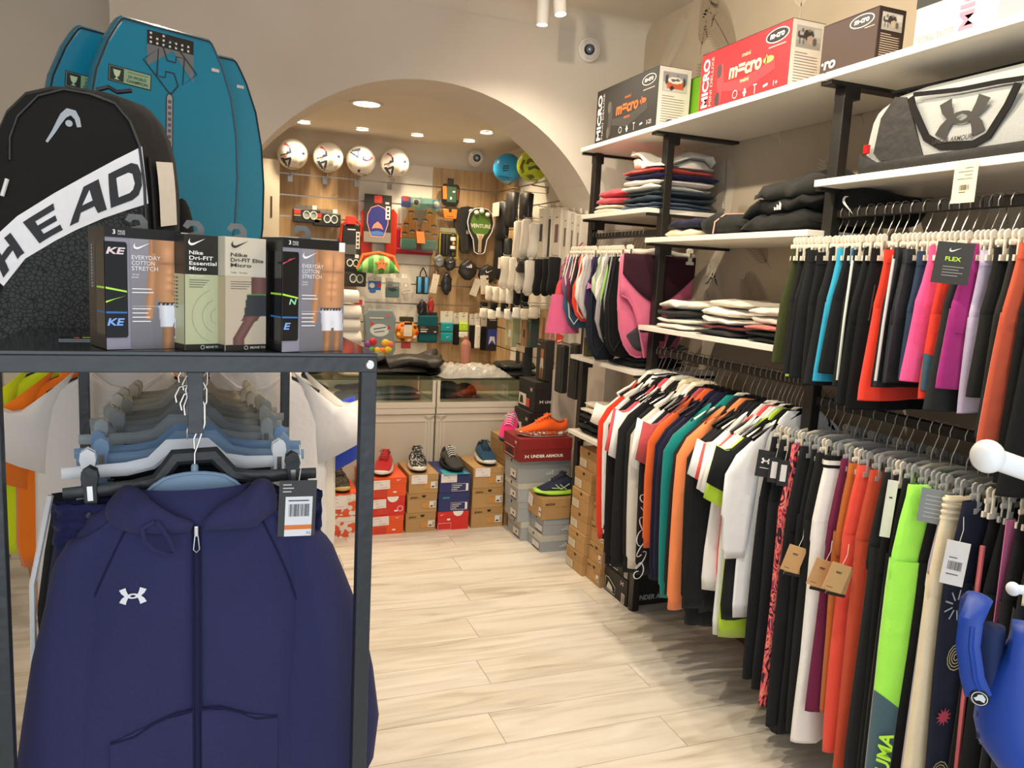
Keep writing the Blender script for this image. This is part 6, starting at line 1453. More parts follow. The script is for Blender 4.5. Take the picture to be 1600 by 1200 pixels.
# column of white boxes with orange flecks (far left, behind the post)
for k in range(2):
    t, M, w, h = sbox(('lower', 'upper')[k] + ' white shoe box with orange flecks beside the rack post', (.60, YF, .133 * k), (.775, YBk, .133 * (k + 1) - .001), nk_pat, nk_pat if k == 0 else nk_pat, group=GX)
    if k == 1: paper_note(t, M, .0, .04, .105, .08); G().box((-.085, -.158, .132), (.085, .158, .1335)).build('orange_lid_top', orange, t)
    G().poly(rct(.02, .015, .075, .045), M, 0, 0, .0006).build('size_label', mat('c8482a', 'print'), t)
    g = G(); swoosh(g, M @ Matrix.Translation((.145, .105, 0)), .03); g.build('emblem', whitep, t)
for k, (c, l) in enumerate(((orange, 'bottom orange shoe box under the bright red one'), (red, 'bright red shoe box with white half-moon flap in the orange column'), (orange, 'top orange shoe box carrying the red shoe'))):
    z0 = .117 * k; t, M, w, h = sbox(l, (.80 + .01 * (k == 1), YF, z0), (1.05 + .005 * k, YBk, z0 + .1165), c, group=GX)
    paper_note(t, M, .06 - .03 * (k == 1), .045 + .01 * (k == 0), .10, .055, rad(2))
    g = G(); g.poly(rct(.07, .008, .145, .042), M, 0, 0, .0005); g.build('size_label', mat('c83a24', 'print'), t)
    g = G(); g.poly(rct(.18, .022, .2, .032), M, 0, 0, .0006)
    if k != 1: swoosh(g, M @ Matrix.Translation((.215, .1, 0)), .03)
    else: g.poly([(.17 + .035 * math.cos(math.pi + i * .314), .116 + .035 * math.sin(math.pi + i * .314)) for i in range(11)], M, 0, 0, .0007)
    g.build('emblem', whitep, t)
    if k == 1: G().ribbon([(.215 + .016 * math.cos(i * .45), .04 + .016 * math.sin(i * .45)) for i in range(15)], .008, M, 0, .0007).build('round_sticker', mat('e8909c', 'print'), t)
for k in range(3):
    t, M, w, h = sbox(('bottom', 'middle', 'top')[k] + ' tan shoe box of the column under the black and white runner', (1.062 + .006 * k, YF, .122 * k), (1.25 + .004 * k, YBk, .122 * (k + 1) - .0008), tan, tan2 if k < 2 else tan, group=GX)
    deco_tan(t, M, w, h, hole=k < 2, logo=k < 2)
    if k == 2: paper_note(t, M, .015, .06, .098, .055)
navy = mat('2a2f66', 'card')
for k, (c, l) in enumerate(((red, 'red shoe box under the two navy ones'), (navy, 'lower navy shoe box with teal lettering'), (navy, 'upper navy shoe box carrying the grey and black runner'))):
    z0 = .12 * k; t, M, w, h = sbox(l, (1.262, YF - .004 * k, z0), (1.462, YBk, z0 + .1192), c, group=GX)
    if k == 0:
        g = G(); swoosh(g, M @ Matrix.Translation((.03, .098, 0)), .026); g.poly([(.13 + .033 * math.cos(math.pi + i * .314), .119 + .033 * math.sin(math.pi + i * .314)) for i in range(11)], M, 0, 0, .0007); g.poly(rct(.06, .062, .08, .074), M, 0, 0, .0006)
        g.ribbon([(.002, .004), (.002, .045), (.085, .045), (.085, .004), (.002, .004)], .002, M, 0, .0006); g.build('emblem', whitep, t)
    else:
        if k == 1: text('asics', M @ Matrix.Translation((.025, .082, 0)), .014, mat('2aa0b0', 'print'), t, w=.045, bold=.03, slant=.2)
        g = G(); g.ribbon([(.08, .01), (.08, .055), (.185, .055), (.185, .01), (.08, .01)], .002, M, 0, .0006); g.poly(rct(.17, .012, .184, .054), M, 0, 0, .0007)
        for i in range(3): g.poly(rct(.086, .018 + .012 * i, .115 + .015 * i, .022 + .012 * i), M, 0, 0, .0006)
        g.build('size_label', whitep, t)
        if k == 2:
            paper_note(t, M, .01, .066, .10, .055); G().poly([(.02, -.1), (.19, -.1), (.16, .02), (.03, .02)], frame((-.1, -.08, .1192), (1, 0, 0), (0, 1, 0)), .0008).build('teal_lid_flash', mat('1f96a4', 'card'), t)
for k in range(3):
    t, M, w, h = sbox(('bottom', 'middle', 'top')[k] + ' tan shoe box of the column under the dark blue runner', (1.478, YF - .003 * k, .13 * k), (1.69 - .004 * k, YBk, .13 * (k + 1) - .0008), tan, tan if k == 2 else tan2, group=GX)
    deco_tan(t, M, w, h, hole=k < 2, logo=k < 2)
    if k == 2: paper_note(t, M, .012, .072, .098, .055)
for k in range(4):
    t, M, w, h = sbox(('bottom', 'second', 'third', 'top')[k] + ' tan shoe box of the tall column under the pink shoe', (1.70 - .006 * (k == 3), YF + .01, .139 * k), (1.86, YBk, .139 * (k + 1) - .0008), tan2, tan, group=GX)
    if k < 3: deco_tan(t, M, w, h, hole=False, lab='')
# grey and red boxes nearer the camera
grey, grey2 = mat('9b9fa0', 'card'), mat('b9b6ac', 'card')
GA = 'grey shoe boxes beside the tan tower'
def bars_logo(t, x, z): g = G(); three_bars(g, FRONT((x, 0, z)), .045); return g
for k in range(4):
    z0 = (0, .12, .24, .36)[k]; h_ = (.119, .119, .119, .139)[k]; x0 = (1.70, 1.675, 1.668, 1.662)[k]
    t, M, w, h = sbox(('bottom', 'second', 'third', 'top')[k] + ' grey shoe box of the stack under the dark red box', (x0, 4.152, z0), (2.0, 4.38, z0 + h_), grey, grey2 if k in (0, 2) else grey, 'x', GA)
    g = G(); g.poly(rct(w * .45, h * .12, w * .85, h * .5), M, 0, 0, .0006); g.poly(rct(w * .5, h * .1, w * .9, h * .16), M, 0, 1, .0008); g.poly(ell(w * .68, h * .32, .012, .008, 8), M, 0, 1, .0008); g.build('size_label', [mat('d4cfc6', 'print'), mat('1c1a18', 'print')], t)
    G().poly(ell(w * .5, h * .84, .009, .011, 10), M, 0, 0, .0006).build('finger_hole', mat('15130f'), t)
    if k == 3: g = G(); three_bars(g, FRONT(((2.0 - x0) / 2 - .13, -.1145, h * .32)), .05); g.build('emblem', mat('c4c6c6', 'print'), t)
t, M, w, h = sbox('dark red shoe box with white brand lettering carrying the orange shoe', (1.645, 4.11, .5), (1.985, 4.38, .638), mat('7c1717', 'card'), mat('861a1a', 'card'), 'x', GA, .065)
Fm = FRONT((-.17, -.1355, 0)); g = G(); crossed_arcs(g, Fm @ Matrix.Translation((.05, .032, 0)), .014); crossed_arcs(g, M @ Matrix.Translation((w * .78, h * .78, 0)), .014); g.build('emblem', whitep, t)
text('UNDER ARMOUR', Fm @ Matrix.Translation((.075, .023, 0)), .019, whitep, t, w=.21, bold=.04)
g = G(); g.ribbon([(w * .1, h * .1), (w * .1, h * .52), (w * .72, h * .52), (w * .72, h * .1), (w * .1, h * .1)], .003, M, 0, .0006); g.poly([(w * .2, h * .16), (w * .6, h * .16), (w * .55, h * .38), (w * .35, h * .45)], M, 0, 1, .0006); g.build('size_label', [whitep, mat('2a2422', 'print')], t)
for k in range(2):
    x0 = 1.742 + .014 * (k == 1)
    t, M, w, h = sbox(('lower', 'upper')[k] + ' grey shoe box of the short front stack under the tan one', (x0, 3.945, .1 * k), (1.97, 4.145, .1 * (k + 1) - .0008), grey, grey2 if k == 0 else grey, 'x', GA)
    g = G(); g.poly(rct(w * .4, h * .12, w * .9, h * .5), M, 0, 0, .0006); g.poly(rct(w * .42, h * .08, w * .9, h * .15), M, 0, 1, .0008); g.build('size_label', [mat('d0ccd0', 'print'), mat('1c1a18', 'print')], t)
    G().poly(ell(w * .45, h * .84, .01, .009, 10), M, 0, 0, .0006).build('finger_hole', mat('15130f'), t)
    g = G(); three_bars(g, FRONT((.03, -.1008, .025)), .045); g.build('emblem', mat('c8caca', 'print'), t)
t, M, w, h = sbox('tan shoe box carrying the navy and lime runner', (1.735, 3.935, .2), (1.985, 4.148, .322), tan, tan, 'x', GA, .05)
paper_note(t, M, .0, .045, .07, .07, rad(-8)); g = G(); g.poly(rct(w * .78, h * .12, w * .95, h * .55), M, 0, 0, .0006); g.poly(rct(w * .8, h * .3, w * .93, h * .36), M, 0, 1, .0008); g.build('size_label', [mat('dcd6cc', 'print'), inkp], t)
text('asics', FRONT((-.105, -.107, .083)), .016, mat('3a2c1c', 'print'), t, w=.06, bold=.03, slant=.2)
# tan tower under the narrow shelf
GT = 'tan shoe boxes in the tower under the lowest shelf'
for k in range(6):
    x0 = 1.822 + (0, .006, .012, .014, .022, .045)[k]
    t, M, w, h = sbox(('bottom', 'second', 'third', 'fourth', 'fifth', 'topmost')[k] + ' tan shoe box of the six-box tower, half-moon hole facing the aisle', (x0, 3.56, .112 * k), (x0 + .33, 3.765, .112 * (k + 1) - .0008), tan, tan if k % 2 else tan2, 'x', GT, .045)
    deco_tan(t, M, w, h, logo=False, lab='white')
for k in range(4):
    t, M, w, h = sbox(('bottom', 'second', 'third', 'top')[k] + ' tan shoe box of the shorter stack beside the black boxes', (1.845 + .006 * k, 3.395, .105 * k), (2.17, 3.553, .105 * (k + 1) - .0008), tan, tan2, 'x', GT, .04)
    deco_tan(t, M, w, h)
bkc = mat('1d1a17', 'card')
for k in range(2):
    t, M, w, h = sbox(('lower', 'upper')[k] + ' black shoe box on the floor beside the shelving post', (1.868 + .008 * k, 3.152, .13 * k), (2.2, 3.388, .13 * (k + 1) - .0008), bkc, bkc, 'x', 'black shoe boxes by the post', .045)
    g = G(); crossed_arcs(g, M @ Matrix.Translation((w * .78, h * .78, 0)), .016)
    g.ribbon([(w * .06, h * .1), (w * .06, h * .6), (w * .2, h * .62), (w * .5, h * .4), (w * .5, h * .1), (w * .06, h * .1)], .004, M, 0, .0006); g.poly([(w * .12, h * .16), (w * .42, h * .16), (w * .36, h * .34), (w * .2, h * .46)], M, 0, 0, .0006); g.poly(rct(w * .78, h * .04, w * .92, h * .42), M, 0, 0, .0006); barcode(g, M @ Matrix.Translation((w * .8, h * .08, 0)), w * .1, h * .3, 1, .0009, 5)
    g.build('size_label', [mat('cfc9be', 'print'), inkp], t)
    text('UNDER ARMOUR', FRONT((-.115, -.1188, h * .22)), .026, mat('b8b2a8', 'print'), t, w=.25, bold=.03, slant=.15)
# tall black boxes against the arch pier
for k, (z0, h_, x0) in enumerate(((0, .18, 1.872), (.181, .18, 1.872), (.362, .18, 1.868), (.543, .175, 1.862), (.72, .195, 1.885))):
    t, M, w, h = sbox(('lowest', 'second', 'middle', 'fourth', 'topmost')[k] + ' tall black shoe box of the stack at the counter end', (x0, 4.50, z0), (2.12, 4.78, z0 + h_ - .001), bkc, bkc, 'x', 'tall black shoe boxes at the counter end', .05)
    g = G(); crossed_arcs(g, M @ Matrix.Translation((w * .8, h * .72, 0)), .018); g.poly(rct(w * .05, h * .1, w * .5, h * .5), M, 0, 0, .0006); g.poly([(w * .1, h * .15), (w * .35, h * .15), (w * .3, h * .4), (w * .15, h * .42)], M, 0, 1, .0009); g.poly(rct(w * .5, h * .1, w * .72, h * .4), M, 0, 2, .0006); g.build('size_label', [mat('d8d2c6', 'print'), inkp, mat('c8452c', 'print')], t)
    Fm = FRONT((-(2.12 - x0) / 2, -.1405, 0)); g = G(); crossed_arcs(g, Fm @ Matrix.Translation((.05, h * .35, 0)), .014); g.build('emblem', whitep, t); text('UNDER ARMOUR', Fm @ Matrix.Translation((.075, h * .3, 0)), .018, whitep, t, w=.2, bold=.03)
# ---------------------------------------------------------------- shoes
def shoe(label, loc, rz, upper, sole, lace, lining='1b1a1a', accent=None, L=.285, tilt=None, name='running_shoe', heel=.105, sole2=None):
    t = thing(name, label, 'shoe', loc, rz, 'single display shoes on the boxes')
    if tilt: t.rotation_euler = (tilt[0], tilt[1], rz)
    l = L / 2
    def wd(q):   # half width along the foot, q 0 heel .. 1 toe
        a = .034 + .014 * math.sin(math.pi * min(1, q * .95)) + .006 * math.sin(math.pi * 1.6 * max(0, q - .3))
        if q < .1: a *= .62 + 3.8 * q
        if q > .86: a *= math.sqrt(max(.03, 1 - ((q - .86) / .15) ** 2))
        return a
    def top(q): return heel - .012 * math.sin(math.pi * min(1, q / .3)) * 1.8 if q < .3 else heel + .006 - .0 * q if q < .42 else max(.046, heel + .006 - (q - .42) * .155) if q < .85 else .046 - (q - .85) * .09
    Q = [0, .03, .08, .15, .22, .3, .38, .46, .55, .65, .75, .84, .91, .96, .99]
    rings = []
    for q in Q:
        w_, h_ = wd(q), top(q); x = -l + L * q; r_ = []
        for a, b in sup(16, 1, 1, 2.3):
            zz = .024 + (h_ - .024) * (b * .5 + .5); sh = 1 - .42 * max(0, b) ** 1.5 - .06 * max(0, -b)
            r_.append((x, a * w_ * sh, zz))
        rings.append(r_)
    G().loft(rings).build('upper', upper, t, smooth=2)
    G().loft([[(-l * 1.02 + L * 1.02 * q, a * (wd(q) + .006) * (1 if b < 0 else .96), .018 + b * (.016 if q < .7 else .016 - .018 * (q - .7)) + (.012 * (q - .7) / .3 if q > .7 else 0) + (.006 if q < .08 else 0)) for a, b in sup(16, 1, 1, 3)] for q in Q]).build('midsole', sole, t, smooth=2)
    G().loft([[(-l + L * .985 * q, a * (wd(q) + .001), .003 + b * .003 + (.014 * ((q - .7) / .3) ** 1.5 if q > .7 else 0)) for a, b in sup(12, 1, 1, 3)] for q in Q]).build('outsole', mat(sole2 or '1c1b1b', 'plain', .7), t, smooth=2)
    G().loft([[(-l + L * q, a * wd(q) * .52, top(q) + .001 + b * .006) for a, b in sup(12, 1, 1, 2)] for q in (.06, .1, .16, .22, .28, .34)]).build('collar_opening', mat(lining, 'cloth'), t, smooth=2)
    G().loft([[(-l + L * q, a * .02, top(min(q, .99)) + up_ + b * .005) for a, b in sup(10, 1, 1, 2)] for q, up_ in ((.33, .018), (.38, .012), (.46, .006), (.56, .004), (.62, .0))]).build('tongue', upper, t, smooth=2)
    g = G()
    for k in range(5):
        q = .38 + .055 * k; g.tube([(-l + L * q, -.026, top(q) - .004), (-l + L * (q + .01), -.012, top(q) + .009), (-l + L * (q + .01), .012, top(q) + .009), (-l + L * q, .026, top(q) - .004)], .003, 6)
    for sd in (-1, 1): g.tube([(-l + L * .39, 0, top(.39) + .014), (-l + L * .37, sd * .02, top(.38) + .022), (-l + L * .43, sd * .034, top(.42) + .008), (-l + L * .4, sd * .006, top(.4) + .016)], .0028, 6)
    g.build('laces', lace, t, smooth=True)
    if accent:
        for sd in (-1, 1):
            g = G()
            for off in (-.05, .0, .05):
                pts = [(-l + L * (.42 + off), .04), (-l + L * (.5 + off), .056), (-l + L * (.56 + off), .07)] if off else [(-l + L * .3, .07), (-l + L * .45, .046), (-l + L * .68, .05)]
                g.tube([(x, sd * (wd((x + l) / L) * (1 - .42 * max(0, (z - .06) / .05) ** 1.5) + .0015), z) for x, z in pts], .0028, 6)
            g.build('side_stripe', accent, t, smooth=True)
    return t
down = -math.pi / 2
shoe('dark camouflage trainer on the white and orange boxes', (.675, YF + .13, .267), down + .1, ramp_mat('camo_upper', [(.4, '1e1a16'), (.5, '4a4030'), (.62, '2a241c')], nscale=30, detail=1, rough=.8), mat('c8a86a', 'plain'), mat('2a2620'), sole2='1a1816')
shoe('bright red trainer on the top orange box', (.95, YF + .14, .351), down - .35, mat('b01c20', 'knit'), mat('e4dad6', 'plain', .4), mat('9a181c'), '5a1014')
shoe('black and white flecked runner on the tan column beside the orange boxes', (1.155, YF + .14, .367), down - .12, ramp_mat('fleck_upper', [(.45, '1a1918'), (.52, 'd0ccc4'), (.56, '1d1c1b')], nscale=34, detail=2, rough=.8), mat('e2ddd4', 'plain', .4), mat('161616'))
shoe('grey and black runner on the navy boxes', (1.375, YF + .14, .36), down + .05, mat('3f403c', 'knit'), mat('161617', 'plain'), mat('d8d6d0'), accent=mat('1a1a1a'))
shoe('dark blue runner on the tan column with a price note', (1.60, YF + .14, .391), down - .05, mat('23435c', 'knit'), mat('d8d4cc', 'plain', .4), mat('15181c'), sole2='15161a')
shoe('pink and blue spiked shoe tipped over the tall tan column', (1.735, YF + .08, .575), down - .55, mat('d42a70', 'knit'), mat('1c1a3a', 'plain'), mat('d8d4e0'), '1d58a8', tilt=(0, rad(14)))
shoe('bright orange running shoe on the dark red box', (1.815, 4.20, .639), math.pi - .06, mat('f2601a', 'knit'), ramp_mat('speckled_sole', [(.45, 'c0582c'), (.55, '2a1e1a'), (.6, 'd8cfc4')], nscale=60, detail=1, rough=.6), mat('f2702a'), 'a03c10', L=.32, sole2='d8cfc4')
shoe('navy runner with lime sole and outlined side stripes on the tan box', (1.865, 4.03, .3225), math.pi - .05, mat('2c3048', 'knit'), mat('b4ea4a', 'plain', .4), mat('16161a'), accent=mat('c8d8b0'), L=.29)
# ================================================================ black clothes rack with glass top
RZ = rad(2.3); RO = Vector((-.032, 1.25, 0))
steel = mat('2b3034', 'satin', .42)
RK = thing('clothes_rack', 'black square-tube clothes rack with smoked glass top', 'rack', RO, RZ)
RM = WM(RK)
def rk(x, y, z): return RM @ Vector((x, y, z))
T = .0125
for x in (-.262, .262):
    for y in (0, 1.1): G().box((x - T, y - T, 0), (x + T, y + T, 1.413)).build('post', steel, RK, bevel=.0015)
    G().box((x - T, T, 1.412), (x + T, 1.1 - T, 1.437)).build('side_bar', steel, RK, bevel=.0015); G().box((x - T, T, .06), (x + T, 1.1 - T, .085)).build('low_bar', steel, RK)
for y in (0, 1.1): G().box((-.262 - T, y - T, 1.412), (.262 + T, y + T, 1.437)).build('end_bar', steel, RK, bevel=.0015)
for x in (-.262, .262):
    b = G().lathe([(.0075, 0), (.0075, .003), (.006, .0045), (.0035, .0045), (.0035, .002), (1e-4, .002)], 18, M=frame((x + (.0 if x > 0 else 0), -T, 1.4245), (1, 0, 0), (0, 0, 1))).build('bolt', chrome, RK, smooth=True)
for y in (0, 1.1): G().box((-.011, y - .009, 1.318), (.011, y + .009, 1.412)).build('drop_bar', steel, RK, bevel=.001)
ZR = 1.345
G().tube([(0, 0, ZR), (0, 1.1, ZR)], .011, 12).build('hanging_rail', mat('3a3d3f', 'metal'), RK, smooth=True)
G().box((-.274, -.0124, 1.4372), (.274, 1.112, 1.4432)).build('glass_top', mat('20262a', 'gloss', .08), RK, bevel=.001)
ZG = 1.4436
# ---------------------------------------------------------------- hoodie
hd = mat('2e3056', 'knit'); hd2 = mat('282a4c', 'knit')
ZH = 1.23
p0 = rk(0.0, .118, ZH)
HO = thing('hoodie', 'navy zip hoodie with small white emblem at the front of the rack', 'hoodie', p0, RZ + rad(1))
def fold(x, z, s=0): return noise.noise(Vector((x * 10 + s, z * 2.6 + x * 2, s))) * .03 + noise.noise(Vector((x * 22 + s, z * 4, 3 + s))) * .007
prof = [(-.025, .085, .6), (-.038, .11, .75), (-.052, .135, .85), (-.07, .158, .9), (-.10, .176, .95), (-.16, .184, 1.0), (-.26, .192, 1.05), (-.4, .205, 1.1), (-.52, .212, 1.15), (-.60, .216, 1.16), (-.63, .21, 1.1), (-.64, .2, 1.1), (-.70, .195, 1.1), (-.705, .19, .9)]
def bodyr(z, a, k, n=44):
    r = []
    for x, y in sup(n, a, .058 * k, 2.2):
        d = min(1, max(0, (-z - .06) * 5)); crease = -.006 * math.exp(-(x / .012) ** 2) if y < 0 else 0
        r.append((x, y + (fold(x, z) * d if y < 0 else 0) - crease * d, z))
    return r
zs = []
for i in range(len(prof) - 1):
    for k in range(3):
        q = k / 3; a, b = prof[i], prof[i + 1]; zs.append(tuple(a[j] + (b[j] - a[j]) * q for j in range(3)))
zs.append(prof[-1])
G().loft([bodyr(*p) for p in zs], cap=False).build('body', hd, HO, smooth=2)
def bfront(x, z):   # y of the body front at (x, z)
    for i in range(len(prof) - 1):
        if prof[i][0] >= z >= prof[i + 1][0]:
            q = (prof[i][0] - z) / (prof[i][0] - prof[i + 1][0]); a = prof[i][1] + (prof[i + 1][1] - prof[i][1]) * q; k = prof[i][2] + (prof[i + 1][2] - prof[i][2]) * q
            return -.058 * k * max(0, 1 - min(1, abs(x) / a) ** 2.2) ** (1 / 2.2) + fold(x, z) * min(1, max(0, (-z - .06) * 5))
    return -.07
for sd in (-1, 1):
    path = [(.118, -.06, .05, 0), (.142, -.084, .054, 0), (.152, -.13, .055, 0), (.166, -.2, .054, -.004), (.188, -.3, .055, -.008), (.202, -.4, .056, -.012), (.215, -.5, .057, -.014), (.222, -.58, .052, -.014), (.22, -.615, .044, -.014), (.22, -.68, .042, -.014), (.22, -.683, .03, -.014)]
    if sd > 0: path = [(.118, -.06, .05, 0), (.148, -.084, .055, 0), (.164, -.13, .06, 0), (.182, -.2, .07, -.004), (.208, -.3, .082, -.008), (.218, -.4, .094, -.012), (.226, -.5, .10, -.014), (.228, -.58, .09, -.014), (.226, -.615, .07, -.014), (.226, -.68, .066, -.014), (.226, -.683, .05, -.014)]
    full = []
    for i in range(len(path) - 1):
        for k in range(3): full.append(tuple(path[i][j] + (path[i + 1][j] - path[i][j]) * k / 3 for j in range(4)))
    full.append(path[-1]); rr = []
    for i, (x, z, a, yo) in enumerate(full):
        t_ = min(1, i / 7); nx, nz = .72 + .28 * t_, -.69 * (1 - t_)
        rr.append([(sd * (x + nx * u), yo + v + fold(x + u, z, 5 * sd) * .8 * (1 if v < 0 else .3), z + nz * u) for u, v in sup(22, a, .046, 2.1)])
    G().loft(rr, cap=False).build('sleeve', hd, HO, smooth=2)
    # raglan seam
    G().tube([(sd * x, bfront(sd * x, z) - .001, z) for x, z in ((.085, -.048), (.108, -.09), (.13, -.14), (.15, -.19), (.165, -.24))], .0018, 5).build('raglan_seam', mat('191b3c', 'knit'), HO, smooth=True)
# hood folded down round the neck
hp = [(-.010, -.064, -.080), (-.045, -.070, -.066), (-.082, -.062, -.054), (-.108, -.03, -.046), (-.10, .03, -.07), (-.06, .06, -.115), (0, .07, -.135), (.06, .06, -.115), (.10, .03, -.07), (.108, -.03, -.046), (.082, -.062, -.054), (.045, -.070, -.066), (.010, -.064, -.080)]
hr = [.008, .020, .029, .033, .033, .032, .032, .032, .033, .033, .029, .020, .008]
g = G(); dense = []; dr = []
for i in range(len(hp) - 1):
    for k in range(4):
        q = k / 4; dense.append(tuple(hp[i][j] + (hp[i + 1][j] - hp[i][j]) * q for j in range(3))); dr.append(hr[i] + (hr[i + 1] - hr[i]) * q)
dense.append(hp[-1]); dr.append(hr[-1])
g.tube(dense, dr, 16, flat=.62, up=(0, 0, 1))
for v in g.v: v += Vector((noise.noise(v * 22) * .008, noise.noise(v * 25 + Vector((3, 0, 0))) * .008, noise.noise(v * 18 + Vector((0, 5, 0))) * .008))
g.build('hood', hd, HO, smooth=2)
G().tube([(-.035, -.06, -.075), (-.03, -.0, -.085), (0, .03, -.095), (.03, -.0, -.085), (.035, -.06, -.075)], .012, 8, flat=.4, up=(0, 0, 1)).build('neck_band', hd2, HO, smooth=2)
G().tube([(-.062, -.088, -.058), (-.078, -.092, -.066), (-.075, -.088, -.088), (-.06, -.082, -.106), (-.042, -.08, -.116), (-.033, -.08, -.112), (-.038, -.082, -.095), (-.05, -.088, -.07), (-.058, -.092, -.058)], .0034, 8).build('drawstring', mat('2a2d58', 'knit'), HO, smooth=True)
# zip
for dx in (-.006, .006): G().tube([(dx, bfront(dx, z) - .003, z) for z in [-.082 - .05 * i for i in range(12)]], .0016, 5).build('zip_seam', mat('181a3a', 'knit'), HO, smooth=True)
G().tube([(0, bfront(0, z) - .0025, z) for z in [-.082 - .03 * i for i in range(20)]], .004, 6, flat=.4, up=(1, 0, 0)).build('zip_tape', mat('1b1d40', 'knit'), HO, smooth=True)
yz = bfront(0, -.085)
zp = G().box((-.0035, yz - .010, -.096), (.0035, yz - .002, -.078)).build('zip_slider', chrome, HO, bevel=.0015)
G().tube([(-.0022, yz - .011, -.093), (-.0045, yz - .012, -.116), (0, yz - .012, -.121), (.0045, yz - .012, -.116), (.0022, yz - .011, -.093)], .0012, 6).build('zip_pull', chrome, HO, smooth=True)
# kangaroo pocket
for sd in (-1, 1):
    P = [(.0, -.398), (.035, -.40), (.07, -.415), (.095, -.43), (.13, -.435)]
    G().tube([(sd * x, bfront(sd * x, z) - .003, z) for x, z in P], .0024, 6).build('pocket_seam', mat('191b3c', 'knit'), HO, smooth=True)
    g = G(); vs = []
    for i in range(9):
        x = .006 + .125 * i / 8; zt_ = -.399 - .036 * (x / .13) ** 1.4
        for k in range(5): z = zt_ + (-.64 - zt_) * k / 4; vs.append((sd * x, bfront(sd * x, z) - .0035, z))
    g.add(vs, [(i * 5 + k, i * 5 + k + 1, i * 5 + k + 6, i * 5 + k + 5) if sd < 0 else (i * 5 + k, i * 5 + k + 5, i * 5 + k + 6, i * 5 + k + 1) for i in range(8) for k in range(4)])
    g.build('pocket', hd, HO, smooth=2)
# emblem follows the chest
g = G(); crossed_arcs(g, Matrix(), .0195)
for v in g.v:
    x, z = v.x - .094, v.y - .187; off = v.z; v.xyz = (x, bfront(x, z) - .0022 - off, z + (x + .094) * .05)
g.build('emblem', mat('e6e6ea', 'print'), HO)
# hoodie hanger
hz = thing('coat_hanger', 'clear plastic hanger, daylight blue put into its colour, holding the navy zip hoodie', 'hanger', p0, RZ + rad(1))
hook(G(), ZR + .011 - ZH, hw=.016).build('hook', chrome, hz, smooth=True)
daylit_clear = mat('a9c4dc', 'milky')  # clear plastic; the blue of the window daylight is put into its colour
g = G(); up_, lo_ = [], []
for i in range(25):
    x = -.19 + .38 * i / 24; e = abs(x) / .19
    zt_ = -.004 - .012 * (e * 3.2) ** 2 if e < .3 else -.015 - .118 * (e - .3) ** .9 / .7 ** .9
    up_.append((x, zt_)); lo_.append((x, zt_ - (.036 - .022 * min(1, e * 1.4))))
g.poly(up_ + lo_[::-1], FRONT((0, .004, 0)), .008); g.build('shoulder_plate', daylit_clear, hz)
G().tube([(x, -.006, z) for x, z in up_], .003, 6).build('rim', daylit_clear, hz, smooth=True); G().tube([(x, -.006, z) for x, z in lo_], .0025, 6).build('rim', daylit_clear, hz, smooth=True)
G().lathe([(.006, -.006), (.006, .006), (.004, .01)], 10).build('socket', daylit_clear, hz, smooth=True)
# ---------------------------------------------------------------- joggers behind, on clip hangers
GJ = 'joggers and shorts on the centre rail of the rack'
def jogger(k, y, c, lab, hc, kind='milky', clipc=None, hlabel='', ribbed=False, stripe=False, tilt=0.0, w=.165, leg=.1, L=.9, x=0.0, spread=None, drop=.045, pw=None):
    o = rk(x, y, ZH + .03)
    t = thing('joggers', lab, 'trousers', o - Vector((0, 0, drop + .035)), RZ + rad(R.uniform(-2, 2)), GJ)
    pw = pw or w; pants(t, L, K(c), waist=pw, th=.02, leg=leg, hem=.08, crotch=.26, ph=k * 1.1)
    if ribbed:
        rr = []
        for z in [-.004 * i for i in range(18)]:
            rr.append([(xx * (1 + .004 * math.sin(j * 2.6)), yy + .006 * math.sin(xx * 260 + math.sin(z * 70) * 1.5) + .006 * math.sin(z * 230), z + .012) for j, (xx, yy) in enumerate(sup(72, pw * 1.03, .024, 2.4))])
        G().loft(rr, cap=False).build('ribbed_waistband', K(c), t, smooth=2)
        for dx in (-.012, .014): G().tube([(dx, -.03, -.03), (dx * 1.5, -.034, -.07), (dx * 1.2, -.034, -.12)], .003, 6).build('drawstring', K(c), t, smooth=True)
    if stripe:
        for sd in (-1, 1): G().tube([(sd * (pw * 1.0), -.012, 0), (sd * (pw * 1.14), -.014, -.15), (sd * (pw * 1.16), -.012, -.4), (sd * (pw * 1.1), -.01, -.8)], .005, 6).build('side_stripe', mat('dcdcdc', 'cloth'), t, smooth=True)
    h = clip_hanger(hc, ZR + .011 - o.z, w=w + .03, kind=kind, lab=hlabel, group='clip hangers on the centre rail of the rack', clipc=clipc, spread=spread or w * .94, drop=drop, bar=.012, cw=.03, ch=.078)
    h.location = o; h.rotation_euler = (0, tilt, t.rotation_euler.z)
    return t
j1 = jogger(0, .125, '1e2148', 'navy joggers with gathered elastic waistband directly behind the hoodie', '26282a', 'satin', '1c1e20', 'black bar clip hanger holding the navy joggers', True, tilt=rad(-2.5), w=.168, drop=.055, pw=.205)
o, M = swing_tag(j1, .165, -.05, .045, .062, .098, mat('3a3b3c', 'card'), .03)
g = G(); g.poly(rct(.011, -.012 + .012, .056, .07), M, 0, 0, .0005); g.poly(rct(.011, .012, .056, .02), M, 0, 1, .0008); g.build('white_label', [mat('e4e6ea', 'print'), mat('e07a2c', 'print')], o)
g = G(); barcode(g, M @ Matrix.Translation((.017, .035, 0)), .034, .022, 0, .0009, 18, 3); g.poly(rct(.016, .062, .05, .064), M, 0, 0, .0009)
for i in range(3): g.poly(rct(.006, .078 + .006 * i, .02 + .004 * (i % 2), .08 + .006 * i), M, 0, 1, .0006)
g.build('barcode', [inkp, mat('c8c8c8', 'print')], o); text('XL', M @ Matrix.Translation((.047, .003, 0)), .005, inkp, o)
